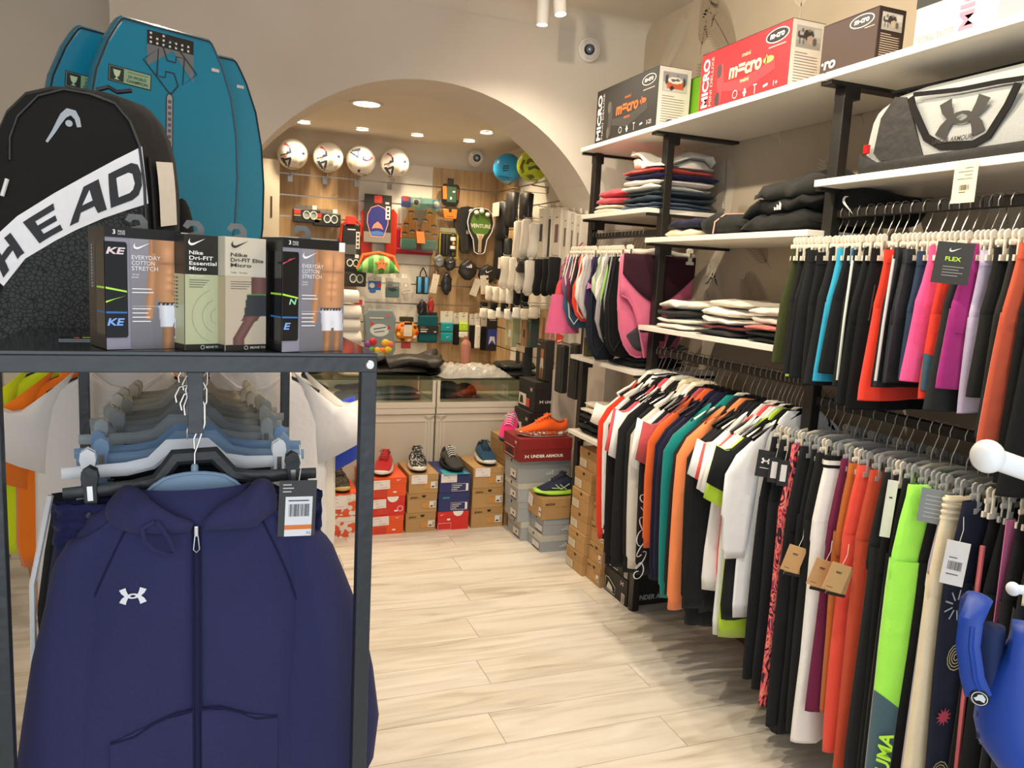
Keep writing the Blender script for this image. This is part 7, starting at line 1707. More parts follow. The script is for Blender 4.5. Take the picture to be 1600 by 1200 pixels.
js = [('17181b', 'black joggers with white side stripes second on the rack rail', 'eceef0', 'plain', 'white clip hanger holding the striped black joggers', dict(stripe=True, w=.165, pw=.21)),
      ('141519', 'black joggers third on the rack rail', 'a8c6e4', 'milky', 'clear clip hanger, pale daylight blue put into its colour, third on the rack rail', {}),  # blue of this and the next hanger is daylight put into the colour
      ('191b22', 'charcoal joggers fourth on the rack rail', '9cc0e6', 'milky', 'clear clip hanger, stronger daylight blue put into its colour, fourth on the rack rail', dict(w=.172)),
      ('2c3034', 'dark grey sparkly shorts fifth on the rack rail', 'c4cfd6', 'milky', 'frosted clip hanger fifth on the rack rail', dict(L=.45)),
      ('16171a', 'black shorts sixth on the rack rail', 'b4bec6', 'milky', 'frosted grey clip hanger sixth on the rack rail', dict(L=.45, w=.16)),
      ('1a1c28', 'navy-black shorts seventh on the rack rail', 'c0c6c8', 'milky', 'pale grey clip hanger seventh on the rack rail', dict(L=.45)),
      ('1b1c1e', 'black gathered shorts eighth on the rack rail', 'b6bcb8', 'milky', 'dull grey clip hanger eighth on the rack rail', dict(L=.45, w=.175, ribbed=True)),
      ('22262c', 'charcoal shorts ninth on the rack rail', 'c4c4bc', 'milky', 'greyish clip hanger ninth on the rack rail', dict(L=.45, w=.155)),
      ('2e3236', 'slate shorts tenth on the rack rail', 'c6c2b6', 'plain', 'beige-grey clip hanger tenth on the rack rail', dict(L=.4, w=.16)),
      ('141416', 'black shorts eleventh on the rack rail', 'ccc6b8', 'plain', 'cream-grey clip hanger eleventh on the rack rail', dict(L=.4, w=.15)),
      ('b8b0a4', 'beige shorts twelfth on the rack rail', 'd4ccba', 'plain', 'cream clip hanger twelfth on the rack rail', dict(L=.4, w=.15)),
      ('19191b', 'black shorts at the far end of the rack rail', 'cfc6b2', 'plain', 'cream clip hanger at the far end of the rack rail', dict(L=.4, w=.145))]
for k, (c, lab, hc, kd, hl, kw) in enumerate(js): jogger(k + 1, .20 + k * .068 + (.03 if k > 2 else 0), c, lab, hc, kd, None, hl, x=R.uniform(-.012, .012), tilt=rad(R.uniform(-1.5, 1.5)), **kw)
# ---------------------------------------------------------------- garments hanging behind the rack
def stand_rack(x, y0, y1, lab):
    t = thing('garment_stand', lab, 'clothes stand', (x, y1, 0))
    G().box((-.0125, -.0125, 0), (.0125, .0125, 1.40)).build('post', steel, t); G().lathe([(.14, 0), (.14, .01), (1e-4, .014)], 20).build('base', steel, t, smooth=True)
    G().box((-.009, y0 - y1, 1.36), (.009, 0, 1.385)).build('arm', steel, t)
TL = (-.245, 2.47); TRr = (.095, 2.46)
stand_rack(TL[0], 2.43, 2.86, 'slim black stand behind the rack carrying the white tee with a kraft tag')
stand_rack(TRr[0], 2.42, 2.80, 'slim black stand behind the rack carrying the white tee with a small dark chest mark')
G9 = 'tops hanging behind the rack'
def back_top(nm, lab, x, y, c, sleeve, L, sl, w=.215, th=.03, zn=1.285, collar=True, hl=None):
    t = thing(nm, lab, 'shirt', (x, y, zn), RZ, G9)
    shirt(t, L, [mat(c, 'cloth')], sleeve, w=w, th=th, ph=x * 20 + y, sl=sl, neck=.085)
    g = G(); nb = mat(c, 'cloth')
    G().tube([(-.105, 0, -.022), (-.085, -.022, -.05), (-.045, -.03, -.082), (0, -.033, -.092), (.045, -.03, -.082), (.085, -.022, -.05), (.105, 0, -.022)], .010, 8, flat=.4, up=(0, 0, 1)).build('neckband', nb, t, smooth=2)
    h = shirt_hanger('17181a', 1.386 - zn, w=.2, lab=hl or 'black hanger holding the ' + ' '.join(lab.split()[:9]), group='black hangers behind the rack'); h.location = (x, y, zn); h.rotation_euler = (0, 0, RZ)
    return t
t = back_top('t_shirt', 'white tee with kraft and red swing tag behind the rack', TL[0], TL[1], 'e6e0dc', 'short', 1.0, .30, w=.21)
o, M = swing_tag(t, .085, -.04, -.11, .06, .12, mat('a08562', 'card'), -.03)
g = G(); g.poly(rct(.006, .03, .056, .09), M, 0, 0, .0005); g.poly(rct(.006, .078, .056, .09), M, 0, 1, .0008); barcode(g, M @ Matrix.Translation((.014, .045, 0)), .034, .02, 2, .0009); g.poly(rct(0, 0, .06, .008), M, 0, 2, .0006); g.build('label_print', [mat('ddd8d2', 'print'), mat('c82c2a', 'print'), inkp], o)
back_top('t_shirt', 'bright orange tee behind the white tee with the kraft tag', TL[0] - .045, 2.53, 'f07a1c', 'short', .62, .36, w=.225)
back_top('long_sleeved_top', 'neon yellow long-sleeved top behind the orange tee', TL[0] - .125, 2.60, 'cfe21c', 'long', .60, .64, w=.215)
back_top('t_shirt', 'second white tee between the neon yellow and the shop wall', TL[0] + .10, 2.68, 'ddd6ce', 'short', .7, .3, w=.2, hl='black hanger holding the second white tee near the neon top')
t = back_top('t_shirt', 'white tee with small dark chest mark beside the rack post', TRr[0], TRr[1], 'e9e6e6', 'short', .80, .30, w=.2)
g = G(); swoosh(g, FRONT((.035, -.034, -.145)), .03); g.build('emblem', mat('3a3a3c', 'print'), t)
back_top('t_shirt', 'cream tee just behind the white tee with the chest mark', TRr[0] + .035, 2.52, 'e4ddd0', 'short', .7, .26, w=.2, hl='black hanger holding the cream tee beside the rack post')
back_top('t_shirt', 'royal blue top showing below a white sleeve', TRr[0] + .012, 2.58, '2447c0', 'short', .74, .38, w=.205, hl='black hanger holding the royal blue top')
# patterned chair far left
ch = thing('upholstered_chair', 'grey and white patterned chair with slim wooden legs by the wall', 'chair', (-1.02, 3.72, 0), .5)
pat = ramp_mat('cloud_pattern', [(.44, '6c6a68'), (.47, 'd8d4ce'), (.53, 'd8d4ce'), (.56, '6c6a68')], nscale=9, detail=0, rough=.9)
G().loft([[(x, y, z) for x, y in sup(20, .27 * k, .26 * k, 3.5)] for z, k in ((.34, .9), (.36, 1), (.44, 1), (.47, .92))]).build('seat', pat, ch, smooth=2)
G().loft([[(x, .22 + .05 * (z - .4) + y, z) for x, y in sup(20, .27 * k, .05, 3)] for z, k in ((.42, .95), (.5, 1), (.75, 1), (.84, .9), (.86, .7))]).build('backrest', pat, ch, smooth=2)
for x in (-.2, .2):
    for y in (-.2, .2): G().tube([(x, y, .35), (x * 1.15, y * 1.15, 0)], [.018, .011], 10).build('leg', mat('b98a55', 'plain', .5), ch, smooth=True)
# ================================================================ on the glass top
# ---------------------------------------------------------------- underwear boxes
def torso(u, v):
    """printed photograph: bare torso, arm, white trunks"""
    def g2(cx, cy, sx, sy): return math.exp(-((u - cx) / sx) ** 2 - ((v - cy) / sy) ** 2)
    bg = .16 + .12 * v; c = (bg * 1.02, bg * .98, bg * 1.12)
    cx = .72 + .02 * math.sin(v * 9)
    halfw = .30 if v > .82 else .26 + .03 * math.sin((v - .45) * 8) if v > .44 else .24
    sh = .62 + .5 * (u - .5)
    def skin(k): return (.56 * k + .02, .27 * k + .01, .13 * k)
    arm_c = .36 + .1 * (v - .55) + (.0 if v > .5 else (.5 - v) * -.12)
    if .27 < v < .97 and abs(u - arm_c) < (.085 if v > .45 else .06 + .02 * (v - .27) / .18) and not (abs(u - cx) < halfw): c = skin(.55 + .5 * (1 - abs(u - arm_c) / .09) * .8)
    if v > .42 and abs(u - cx) < halfw + (.06 if v > .85 else 0):
        e = 1 - abs(u - cx) / (halfw + .06); k = .5 + .55 * min(1, e * 1.5)
        k += .35 * (g2(cx - .12, .86, .1, .06) + g2(cx + .14, .86, .1, .06)) - .5 * g2(cx, .84, .015, .09) - .45 * (g2(cx - .12, .765, .11, .012) + g2(cx + .12, .765, .11, .012))
        for r in (.70, .63, .56): k += .34 * (g2(cx - .06, r, .045, .024) + g2(cx + .06, r, .045, .024)) - .18 * g2(cx, r - .035, .12, .008)
        k -= .3 * g2(cx, .62, .012, .14) + .5 * g2(cx, .50, .015, .012); c = skin(max(.2, k))
    if .20 < v <= .42 and abs(u - cx) < .25:
        e = 1 - abs(u - cx) / .25; k = .5 + .4 * min(1, e * 2.2) - .12 * g2(cx + .0, .27, .05, .05); c = (k * .93, k * .93, k)
        if v > .39: c = (.02, .02, .025)
        if .395 < v < .41 and (u * 14) % 1 < .35: c = (.5, .5, .52)
        if v < .225 and abs(u - cx) < .03: c = skin(.4)
    if v <= .20:
        for lx, ww in ((cx - .11, .105), (cx + .12, .1)):
            w_ = ww * (.85 + .6 * v)
            if abs(u - lx) < w_: c = skin(.38 + .42 * (1 - abs(u - lx) / w_) + .15 * g2(lx, .06, .05, .03))
    return c
def leg_print(u, v):
    c = (.52, .44, .33)
    k = .25 + .2 * v
    # thigh, knee and calf of a bent leg, with dark shorts
    cx = .78 - .45 * max(0, min(1, (.55 - v) / .45)) if v < .6 else .82
    w_ = .2 if v > .35 else .15 - .03 * (.35 - v)
    if abs(u - cx) < w_:
        e = 1 - abs(u - cx) / w_; c = (.10 + .09 * e, .045 + .045 * e, .04 + .04 * e)
    if .42 < v < .74 and u > .46 - .25 * (.5 - v): c = (.035, .038, .045)
    if .74 <= v < .755 and u > .5: c = (.1, .3, .08)
    return c
def ubox(label, corner, w, d, h, yaw, side, face, top):
    """box whose front-left bottom corner stands at corner; local origin there, x along the front, y depth"""
    t = thing('underwear_box', label, 'box', corner, yaw)
    G().box((0, 0, 0), (w, d, h)).build('carton', side, t, bevel=.001)
    G().box((.0005, -.0005, .0005), (w - .0005, 0, h - .0005)).build('front_panel', face, t)
    g = G().poly([(-.012, 0), (.016, 0), (.016, .012), (.008, .021), (-.01, .021), (-.016, .012), (-.009, .008), (-.004, .013), (.004, .013), (.006, .006)], frame((w * .45, d * .4, h), (1, 0, 0), (0, 0, 1)), .0012); g.build('hang_tab', mat('8a8f90', 'milky'), t)
    return t, frame((0, -.0009, 0), (1, 0, 0), (0, 0, 1)), frame((-.0004, d, 0), (0, -1, 0), (0, 0, 1))
lil = mat('8d8a99', 'gloss', .35); blkb = mat('151517', 'gloss', .3)
wt = mat('f0f0f2', 'print')
def threepack(label, corner, w, variant):
    d, h = .078, .176
    t, A, S = ubox(label, corner, w, d, h, rad(23), blkb, lil, None)
    G().poly(rct(0, h * .915, w, h), A, 0, 0, .0003).build('top_band', blkb, t)
    paint('torso_print', A @ Matrix.Translation((w * .28, 0, .0004)), w * .72, h * .913, 60, 110, lambda u, v: torso(u, v * .97), t, .35)
    text('3', A @ Matrix.Translation((w * .09, h * .94, 0)), .0065, wt, t, bold=.02); text('PACK', A @ Matrix.Translation((w * .15, h * .957, 0)), .0028, wt, t); text('LOTE', A @ Matrix.Translation((w * .15, h * .937, 0)), .0028, wt, t)
    g = G(); swoosh(g, A @ Matrix.Translation((w * .42, h * .845, .0008)), .026 if variant else .024); g.build('emblem', wt, t)
    for k, s in enumerate(('EVERYDAY', 'COTTON', 'STRETCH')): text(s, A @ Matrix.Translation((w * .30, h * (.745 - .045 * k), .0008)), h * .034, wt, t, w=w * (.34, .27, .31)[k])
    for k, s in enumerate(('TRUNK', 'BOXER')): text(s, A @ Matrix.Translation((w * .30, h * (.615 - .022 * k), .0008)), h * .012, wt, t)
    g = G()
    for z, l in ((.50, .42), (.47, .46), (.335, .40), (.3, .34), (.265, .38), (.23, .40)): g.poly(rct(w * .30, h * z, w * (.30 + l * .55), h * (z + .008)), A, 0, 0, .001)
    g.poly(rct(w * .3, h * .36, w * .62, h * .362), A, 0, 0, .001); g.build('small_print', wt, t)
    # window round the corner with the folded briefs inside
    g = G(); g.poly([(-.0, h * .1), (w * .235, h * .1), (w * .25, h * .12), (w * .25, h * .86), (w * .235, h * .88), (0, h * .88)], A, 0, 0, .0005); g.poly([(d, h * .88), (d * .55, h * .88), (d * .5, h * .86), (d * .5, h * .12), (d * .55, h * .1), (d, h * .1)], S, 0, 0, .0005)
    g.build('window', mat('0f1013', 'gloss', .12), t)
    g = G()
    for z, c, sl in ((.50, 0, -.005), (.30, 1, 0)): g.poly([(0, h * z), (w * .24, h * z + sl), (w * .24, h * (z + .014) + sl), (0, h * (z + .016))], A, 0, c, .0008); g.poly([(d * .55, h * (z + .016)), (d * .55, h * z), (d, h * z), (d, h * (z + .016))], S, 0, c, .0008)
    g.poly([(0, h * .40), (w * .23, h * .445), (w * .1, h * .415), (0, h * .385)] if not variant else [(0, h * .78), (w * .2, h * .83), (w * .1, h * .815), (0, h * .765)], A, 0, 0 if not variant else 2, .0008); g.build('brief_stripes', [mat('b4ec4a', 'print'), mat('2f6fb8', 'print'), mat('d24a68', 'print')], t)
    if variant: text('N', A @ Matrix.Translation((w * .1, h * .42, .0004)), h * .05, mat('8fd8b0', 'print'), t, w=w * .12, bold=.03, slant=.2); text('E', A @ Matrix.Translation((w * .02, h * .20, .0004)), h * .06, mat('7aaaf0', 'print'), t, w=w * .11, bold=.03, slant=.2)
    else: text('KE', A @ Matrix.Translation((w * .01, h * .78, .0004)), h * .055, mat('e0d0d8', 'print'), t, w=w * .22, bold=.03, slant=.2); text('KE', A @ Matrix.Translation((w * .01, h * .2, .0004)), h * .06, mat('7aaaf0', 'print'), t, w=w * .2, bold=.03, slant=.2)
    G().poly(rct(w * .9, h * .905, w, h * .99), A, 0, 0, .0006).build('white_sticker', wt, t)
    g = G(); r = random.Random(2)
    for k in range(14): g.poly(rct(d * .22, h * (.5 + .026 * k), d * (.28 + .05 * r.random()), h * (.515 + .026 * k)), S, 0, 0, .0006)
    g.poly(rct(d * .38, h * .5, d * .395, h * .88), S, 0, 0, .0006); g.build('side_print', mat('a8a8a8', 'print'), t)
    return t
threepack('black and lilac three-pack underwear box in front of the backpack', (-.150, 1.243, ZG), .118, 0)
threepack('black and lilac three-pack underwear box at the far end beside the rack corner', (.092, 1.243, ZG), .108, 1)
def microbox(label, corner, w, d, upper, lower, band, ink, words_, legp):
    h = .172
    t, A, S = ubox(label, corner, w, d, h, rad(25), mat(upper, 'gloss', .35), mat(upper, 'gloss', .35), None)
    g = G(); g.poly(rct(0, 0, w, h * .66), A, 0, 0, .0002); g.poly(rct(0, 0, d, h * .66), S, 0, 0, .0002); g.poly(rct(0, 0, w, h * .055), A, 0, 1, .0006); g.poly(rct(0, 0, d, h * .055), S, 0, 1, .0006); g.build('colour_fields', [mat(lower, 'gloss', .35), mat(band, 'gloss', .35)], t)
    if legp: paint('leg_print', A @ Matrix.Translation((0, h * .056, .0004)), w, h * .60, 36, 70, leg_print, t, .35)
    g = G(); swoosh(g, A @ Matrix.Translation((w * .34, h * .925, .0004)), w * (.5 if not legp else .42)); g.build('emblem', mat(ink, 'print'), t)
    for k, s in enumerate(words_): text(s, A @ Matrix.Translation((w * .12, h * (.83 - .045 * k), .0004)), h * .033, mat(ink, 'print'), t, w=w * min(.8, .1 * len(s)), bold=.015)
    text('Taille · Trunks', A @ Matrix.Translation((w * .12, h * (.82 - .045 * len(words_)), .0004)), h * .014, mat(ink, 'print'), t, w=w * .4)
    g = G()
    for k in range(4): g.poly(rct(w * .12, h * (.61 - .02 * k), w * (.7 - .06 * k), h * (.615 - .02 * k)), A, 0, 0, .0006)
    for k in range(9):
        for j in range(2): g.poly(rct(d * (.3 + .2 * j), h * (.62 - .032 * k), d * (.42 + .2 * j), h * (.632 - .032 * k)), S, 0, 0, .0006)
    g.build('small_print', mat('4a4a40', 'print'), t)
    if not legp:
        g = G()
        for r_ in (.25, .5, .8, 1.15): g.ribbon([(w * 1.0 - w * r_ * math.cos(a), h * .3 + w * r_ * math.sin(a)) for a in [-1.2 + .2 * i for i in range(13)] if w * 1.0 - w * r_ * math.cos(a) > 0 and h * .06 < h * .3 + w * r_ * math.sin(a) < h * .6], .0006, A, 0, .0006) if r_ < 1 else None
        g.build('arc_print', mat('8f9270', 'print'), t)
    g = G(); g.poly(rct(d * .12, h * .09, d * .5, h * .27), S, 0, 0, .0006); barcode(g, S @ Matrix.Translation((d * .18, h * .11, 0)), d * .26, h * .07, 1, .0009, 8); g.poly(rct(d * .18, h * .22, d * .42, h * .23), S, 0, 1, .0009); g.build('barcode_sticker', [mat('dcdcdc', 'print'), inkp], t)
    g = G(); g.ribbon([(w * .5 + .0028 * math.cos(i * .45), h * .027 + .0028 * math.sin(i * .45)) for i in range(15)], .0008, A, 0, .001); g.build('ring_mark', mat('c8c8c0', 'print'), t)
    text('MOVE TO', A @ Matrix.Translation((w * .6, h * .017, .0008)), h * .02, mat('c8c8c0', 'print'), t, w=w * .38, bold=.03)
microbox('dark olive and pale green trunks box between the taller boxes', (-.046, 1.247, ZG), .052, .058, '23221c', 'b6ba96', '1b1b19', 'f0f0ea', ('Nike', 'Dri-FIT', 'Essential', 'Micro'), False)
microbox('beige trunks box with printed leg beside the dark olive one', (.010, 1.247, ZG), .066, .06, 'cfc6b2', 'b8a888', '1d1c1a', '2a2824', ('Nike', 'Dri-FIT Elite', 'Micro'), True)
folded('grey folded cloth lying behind the trunks boxes', '8b8880', (.03, 1.36, ZG), .12, .06, .02, .2, None, 51, 1); 
# ---------------------------------------------------------------- backpack
YP = 1.615
bag = thing('backpack', 'black backpack with white diagonal band and large lettering', 'backpack', (-.245, 1.70, ZG), 0)
def bl(u, v): p = at('y', YP, u, v); return (p.x + .245, p.z - ZG)
blkf = mat('1d1c1a', 'cloth'); crack = ramp_mat('crackle_fabric', [(.0, '121314'), (.06, '161718'), (.12, '34383a'), (1, '3a3e40')], nscale=120, tex='voronoi', rough=.85)
rt_ = [bl(*p) for p in ((120, 134), (150, 139), (180, 151), (200, 175), (214, 205), (223, 240), (229, 290), (232, 350), (233, 420), (232, 490), (226, 525))]
lt_ = [(-.118 - .0 * i, z) for i, z in enumerate((.03,))]
outl = [(-.10, .0), (.10, .0)] + rt_[::-1] + [(-.03, .425), (-.07, .41), (-.10, .375), (-.122, .32), (-.132, .25), (-.136, .15), (-.134, .06), (-.125, .02)]
def ringo(s, y, dz=0, sh=0): cx, cz = -.01, .2; return [(cx + (x - cx) * s + (sh if x > 0 else sh * .2), y, max(0, cz + (z - cz) * (s if z > .05 else 1) + dz)) for x, z in outl]
Y0 = YP - 1.70
G().loft([ringo(.96, Y0 + .001), ringo(1.0, Y0 + .014), ringo(1.02, Y0 + .05, 0, .016), ringo(1.03, Y0 + .10, 0, .036), ringo(1.03, Y0 + .15, 0, .045), ringo(.98, Y0 + .175, 0, .04)]).build('body', blkf, bag, smooth=True)
n = len(outl)
fr = ringo(.962, Y0); G().add(fr, [tuple(range(n))[::-1]]).build('front_panel', blkf, bag)
MP = frame((0, Y0, 0), (1, 0, 0), (0, 0, 1))
def fp(pix): return [bl(*p) for p in pix]
G().poly(fp([(231, 318), (162, 341), (87, 376), (25, 414), (6, 447), (-18, 500), (-20, 530), (222, 530), (231, 480), (233, 400)]), MP, 0, 0, .0012).build('lower_panel', crack, bag)
band = G(); TOPB = [(222, 229), (180, 250), (130, 277), (85, 302), (27, 338), (-10, 372), (-34, 410)]; BOT = [(232, 318), (200, 328), (162, 341), (120, 359), (87, 376), (40, 404), (6, 447)]
tp, bp_ = fp(TOPB), fp(BOT); vs = []
for a, b in zip(tp, bp_): vs += [MP @ Vector((*a, .0022)), MP @ Vector((*b, .0022))]
band.add(vs, [(2 * i + 1, 2 * i, 2 * i + 2, 2 * i + 3) for i in range(6)]).build('white_band', mat('e9e8ea', 'satin', .5), bag)
# band lettering follows the band
def band_pt(s, q):   # s 0..1 from left end to right, q 0..1 bottom to top
    k = (1 - s) * 6; i = min(5, int(k)); f = k - i
    a = [tp[i][j] + (tp[i + 1][j] - tp[i][j]) * f for j in (0, 1)]; b = [bp_[i][j] + (bp_[i + 1][j] - bp_[i][j]) * f for j in (0, 1)]
    return (b[0] + (a[0] - b[0]) * q, b[1] + (a[1] - b[1]) * q)
LET = {'H': [[(0, 0), (.22, 0), (.34, .38), (.66, .38), (.54, 0), (.76, 0), (1, 1), (.80, 1), (.72, .62), (.40, .62), (.50, 1), (.28, 1)]],
       'E': [[(0, 0), (.76, 0), (.81, .22), (.28, .22), (.33, .4), (.82, .4), (.87, .6), (.38, .6), (.43, .78), (.94, .78), (1, 1), (.24, 1)]],
       'A': [[(0, 0), (.22, 0), (.36, .26), (.68, .26), (.68, 0), (.9, 0), (.98, 1), (.66, 1)], 'hole', [(.46, .46), (.70, .46), (.74, .82)]],
       'D': [[(0, 0), (.62, 0), (.84, .08), (.98, .3), (1, .62), (.94, .88), (.78, 1), (.2, 1)], 'hole', [(.27, .22), (.34, .78), (.66, .78), (.76, .7), (.78, .42), (.70, .28), (.58, .22)]]}
g = G()
for ch_, s0, s1 in (('H', .03, .24), ('E', .275, .475), ('A', .475, .735), ('D', .735, .975)):
    sh = LET[ch_]
    def mp(p): return band_pt(s0 + (s1 - s0) * p[0], .15 + .66 * p[1])
    def dens(pp):
        o_ = []
        for i in range(len(pp)):
            a, b = pp[i], pp[(i + 1) % len(pp)]
            for k in range(4): o_.append((a[0] + (b[0] - a[0]) * k / 4, a[1] + (b[1] - a[1]) * k / 4))
        return o_
    g.poly([mp(p) for p in dens(sh[0])], MP, 0, 0, .0032)
    if len(sh) > 1: G().poly([mp(p) for p in dens(sh[2])], MP, 0, 0, .0036).build('letter_counter', mat('e9e8ea', 'satin', .5), bag)
g.build('lettering', mat('17171a', 'satin', .6), bag); 
# ski-tip emblem
g = G(); g.ribbon(fp([(73, 222), (84, 206), (92, 192), (99, 181), (107, 175), (115, 177), (121, 186), (124, 199)]), [.004, .006, .008, .0105, .013, .012, .0085, .007], MP, 0, .0016)
c_ = bl(108, 193); g.poly(ell(c_[0], c_[1], .0058, .0058), MP, 0, 0, .0016); g.build('emblem', mat('8d8f90', 'metal', .45), bag)
# seams, straps, zips, side patch
G().tube([MP @ Vector((*p, .002)) for p in fp([(16, 250), (16, 215), (28, 182), (60, 150), (100, 140), (140, 147), (180, 162), (203, 190), (218, 228), (226, 290), (229, 360)])], .0028, 6).build('front_piping', mat('0e0e0f', 'satin'), bag, smooth=True)
sx = lambda y, z: (.128 + .010, y, z)
sp = [(p[0] * 1.0 + .012, p[1]) for p in rt_]
def side_x(z):
    pts_ = sorted(rt_, key=lambda p: p[1])
    for a, b in zip(pts_, pts_[1:]):
        if a[1] <= z <= b[1]: return (a[0] + (b[0] - a[0]) * (z - a[1]) / max(1e-6, b[1] - a[1]) + .01) * 1.04 - .01
    return .13
g = G(); vs = []
for z in (.19, .22, .25, .28, .31):
    for y in (Y0 + .03, Y0 + .065, Y0 + .10): vs.append((side_x(z) + .003 + .036 * (y - Y0) / .1, y, z + .012 * (y - Y0) / .1))
g.add(vs, [(i * 3 + j, i * 3 + j + 1, i * 3 + j + 4, i * 3 + j + 3) for i in range(4) for j in range(2)]); g.build('side_patch', mat('e6e2da', 'satin', .5), bag, smooth=2)
G().tube([(side_x(z) + .003, Y0 + .02, z) for z in (.04, .12, .2, .28, .32)], .009, 6, flat=.25, up=(0, 1, 0)).build('side_strap', mat('131313', 'cloth'), bag, smooth=True)
G().tube([(side_x(.12) + .006, Y0 + .06, .16), (side_x(.12) + .05, Y0 + .15, .15)], .012, 6, flat=.4, up=(0, 0, 1)).build('compression_strap', mat('131313', 'cloth'), bag, smooth=True)
G().ball((.175, Y0 + .17, .16), .05, 14, 10, sc=(.5, .6, 2.0)).build('shoulder_strap', mat('161616', 'cloth'), bag, smooth=True)
q1 = bl(165, 134); G().tube([(q1[0] - .02, Y0 + .04, .432), (q1[0] + .0, Y0 + .04, .44), (q1[0] + .015, Y0 + .035, .432), (q1[0] + .04, Y0 + .03, .437)], .004, 6).build('top_zip_pull', mat('0f0f10', 'satin'), bag, smooth=True)
q2 = bl(12, 280); G().tube([(q2[0], Y0 - .004, q2[1]), (q2[0] - .008, Y0 - .008, q2[1] - .03)], .0035, 6).build('front_zip_pull', mat('d8d8d8', 'gloss'), bag, smooth=True)
G().box((-.12, Y0 + .004, .0), (.12, Y0 + .02, .012)).build('bottom_seam', mat('111112', 'satin'), bag, bevel=.004)
G().box((-.0, -.28, .0), (.09, -.2, .002)).build('flat_strap', mat('141414', 'satin'), bag) if False else None
card_t = thing('plastic_card', 'clear plastic card lying flat on the glass between backpack and boxes', 'card', (-.185, 1.40, ZG), .1)
G().box((-.05, -.02, 0), (.05, .02, .002)).build('sheet', mat('8a9088', 'clear', .1), card_t); flat(card_t, 'print', [('c8483a', rct(-.03, -.006, -.022, .006)), ('a8c83a', rct(-.018, -.004, .0, .006))], 0, frame((0, 0, .002), (1, 0, 0), (0, 1, 0)))
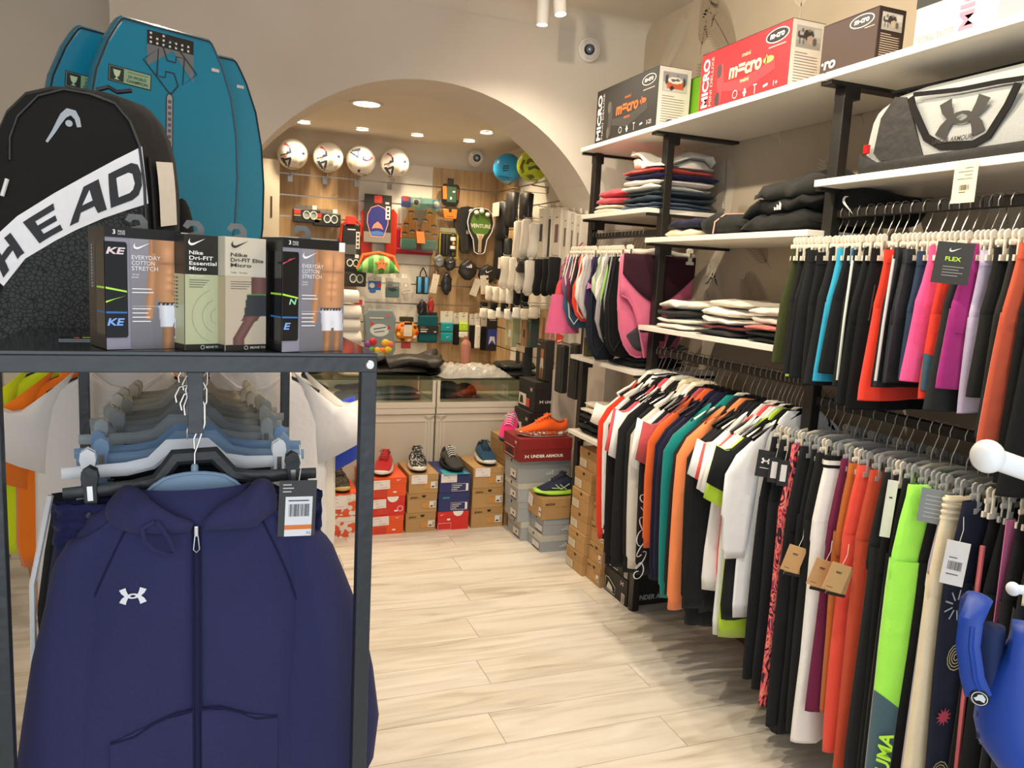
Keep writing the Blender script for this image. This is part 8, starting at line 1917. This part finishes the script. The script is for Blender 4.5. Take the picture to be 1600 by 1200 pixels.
# ---------------------------------------------------------------- bodyboards
sky = mat('1a7f9e', 'gloss', .16); skyr = mat('16718e', 'gloss', .25)
def bboard(label, base, yaw, lean=.0, roll=0.0, deco=True, L=.695, k=.885):
    t = thing('bodyboard', label, 'bodyboard', base, 0, 'blue bodyboards on the rack top', rot=(0, 0, 0))
    t.matrix_basis = Matrix.Translation(base) @ Matrix.Rotation(yaw, 4, 'Z') @ Matrix.Rotation(roll, 4, 'Y') @ Matrix.Rotation(-lean, 4, 'X')
    hw_ = [(0, .150), (.03, .165), (.12, .19), (.25, .208), (.38, .213), (.50, .206), (.60, .188), (.68, .158), (.72, .136), (.735, .126), (.74, .118)]
    o_ = [(x * k, z) for z, x in hw_]; o_ = [(x, z * L / .74) for x, z in o_]; ol = [(-x, z) for x, z in o_[::-1]]; full = o_ + ol
    def rg(s, y): return [(x * s if s < 1 else x, y, (L / 2) + (z - L / 2) * s) for x, z in full]
    g = G(); rings = [rg(.955, -.024), rg(.985, -.022), rg(1, -.012), rg(1, .012), rg(.985, .022), rg(.955, .024)]
    m_ = len(full); vs = [p for r in rings for p in r]; fs = []; mi = []
    for i in range(5):
        for j in range(m_): q = (j + 1) % m_; fs.append((i * m_ + j, i * m_ + q, (i + 1) * m_ + q, (i + 1) * m_ + j))
    g.add(vs, fs, 1); g.add(rings[0], [tuple(range(m_))[::-1]], 0); g.add(rings[-1], [tuple(range(m_))], 0)
    g.m = [1] * len(fs) + [0, 0]
    g.build('foam_core', [sky, skyr], t, smooth=False)
    G().tube([(x * .975, -.0235, (L / 2) + (z - L / 2) * .975) for x, z in full + full[:1]], .0022, 5, cap=False).build('edge_line', mat('2a3236', 'gloss'), t, smooth=True)
    M = frame((0, -.0244, 0), (1, 0, 0), (0, 0, 1))
    if deco:
        g = G(); g.poly([(-.05, L * .972), (.062, L * .972), (.062, L * .925), (-.05, L * .925)], M, 0, 0, .0004); g.poly([(-.05, L * .925), (.062, L * .925), (.062, L * .83), (.01, L * .92), (-.05, L * .85)], M, 0, 1, .0004); g.build('nose_sticker', [mat('2a2624', 'gloss'), mat('6f7272', 'gloss')], t)
        g = G()
        for i in range(7):
            for j in range(2 + (i in (0, 2))): g.poly(rct(-.044 + i * .015, L * (.930 + .015 * j), -.039 + i * .015, L * (.937 + .015 * j)), M, 0, 0, .0008)
        g.build('sticker_marks', mat('d8d6cc', 'print'), t)
        D = M @ Matrix.Translation((.006, L * .865, 0)); s = .066
        g = G()
        H1 = [(0, s * .98), (-.15 * s, s * .8), (-.15 * s, .12 * s), (-.02 * s, .12 * s)]
        g.ribbon([(.0, 1.0 * s), (-.28 * s, .62 * s), (-.12 * s, .2 * s), (.18 * s, .2 * s), (.2 * s, .42 * s), (.5 * s, .42 * s), (.45 * s, -.55 * s), (.98 * s, -.05 * s), (0, 1.0 * s)], .0036, D, 0, .0009)
        g.ribbon([(0, -1.0 * s), (.28 * s, -.62 * s), (.12 * s, -.2 * s), (-.18 * s, -.2 * s), (-.2 * s, -.42 * s), (-.5 * s, -.42 * s), (-.45 * s, .55 * s), (-.98 * s, .05 * s), (0, -1.0 * s)], .0036, D, 0, .0011)
        g.build('diamond_emblem', mat('16242e', 'print'), t)
    q = M @ Matrix.Translation((-.138, L * .775, 0)) @ Matrix.Rotation(-.04, 4, 'Z') @ Matrix.Scale(.78, 4)
    g = G(); g.poly(rct(0, 0, .125, .048), q, 0, 0, .0006); g.poly(rct(.003, .003, .122, .045), q, 0, 1, .0009); g.poly(rct(.004, .004, .044, .044), q, 0, 2, .0012); g.poly([(.013, .036), (.035, .036), (.031, .02), (.026, .016), (.026, .012), (.032, .008), (.016, .008), (.022, .012), (.022, .016), (.017, .02)], q, 0, 3, .0015); g.poly(rct(.055, .036, .115, .0395), q, 0, 4, .0012); g.build('champion_sticker', [mat('14181a', 'print'), mat('8fae8c', 'gloss'), mat('16201c', 'print'), mat('b8d0a8', 'print'), mat('6a7a5a', 'print')], t)
    text('2X WORLD', q @ Matrix.Translation((.056, .021, .0012)), .0085, mat('1d2420', 'print'), t, w=.054, bold=.02); text('CHAMPION', q @ Matrix.Translation((.052, .008, .0012)), .0085, mat('1d2420', 'print'), t, w=.062, bold=.02)
    g = G(); g.poly([(0, .0), (.009, .012), (.009, .148), (0, .16), (-.009, .148), (-.009, .012)], M @ Matrix.Translation((.004, L * .55, 0)), 0, 0, .0006); g.poly([(0, .003), (.0065, .013), (.0065, .147), (0, .157), (-.0065, .147), (-.0065, .013)], M @ Matrix.Translation((.004, L * .55, 0)), 0, 1, .0009)
    for i in range(9): g.poly(rct(-.004, .02 + i * .014, .004, .028 + i * .014), M @ Matrix.Translation((.004, L * .55, 0)), 0, 2, .0012)
    g.build('string_sticker', [mat('1c2226', 'print'), mat('a09a94', 'gloss'), mat('5a4a6a', 'print')], t)
    G().box((.108, -.0265, L * .885), (.128, -.0244, L * .897)).build('edge_plug', mat('c8c4bc', 'gloss'), t, bevel=.0008)
    return t
YW_ = rad(24)
bz = at('z', ZG + .002, 254, 484)
bboard('blue bodyboard in the middle, closest to the viewer, with diamond emblem', (bz.x, bz.y, ZG), YW_, .0, rad(1))
bboard('blue bodyboard partly hidden behind the backpack and the middle board', (bz.x - .112, bz.y + .085, ZG), YW_, .0, rad(2), L=.68)
bboard('blue bodyboard half hidden behind the middle board, edge towards the arch', (bz.x + .082, bz.y + .09, ZG), YW_, .0, rad(-1), L=.672)
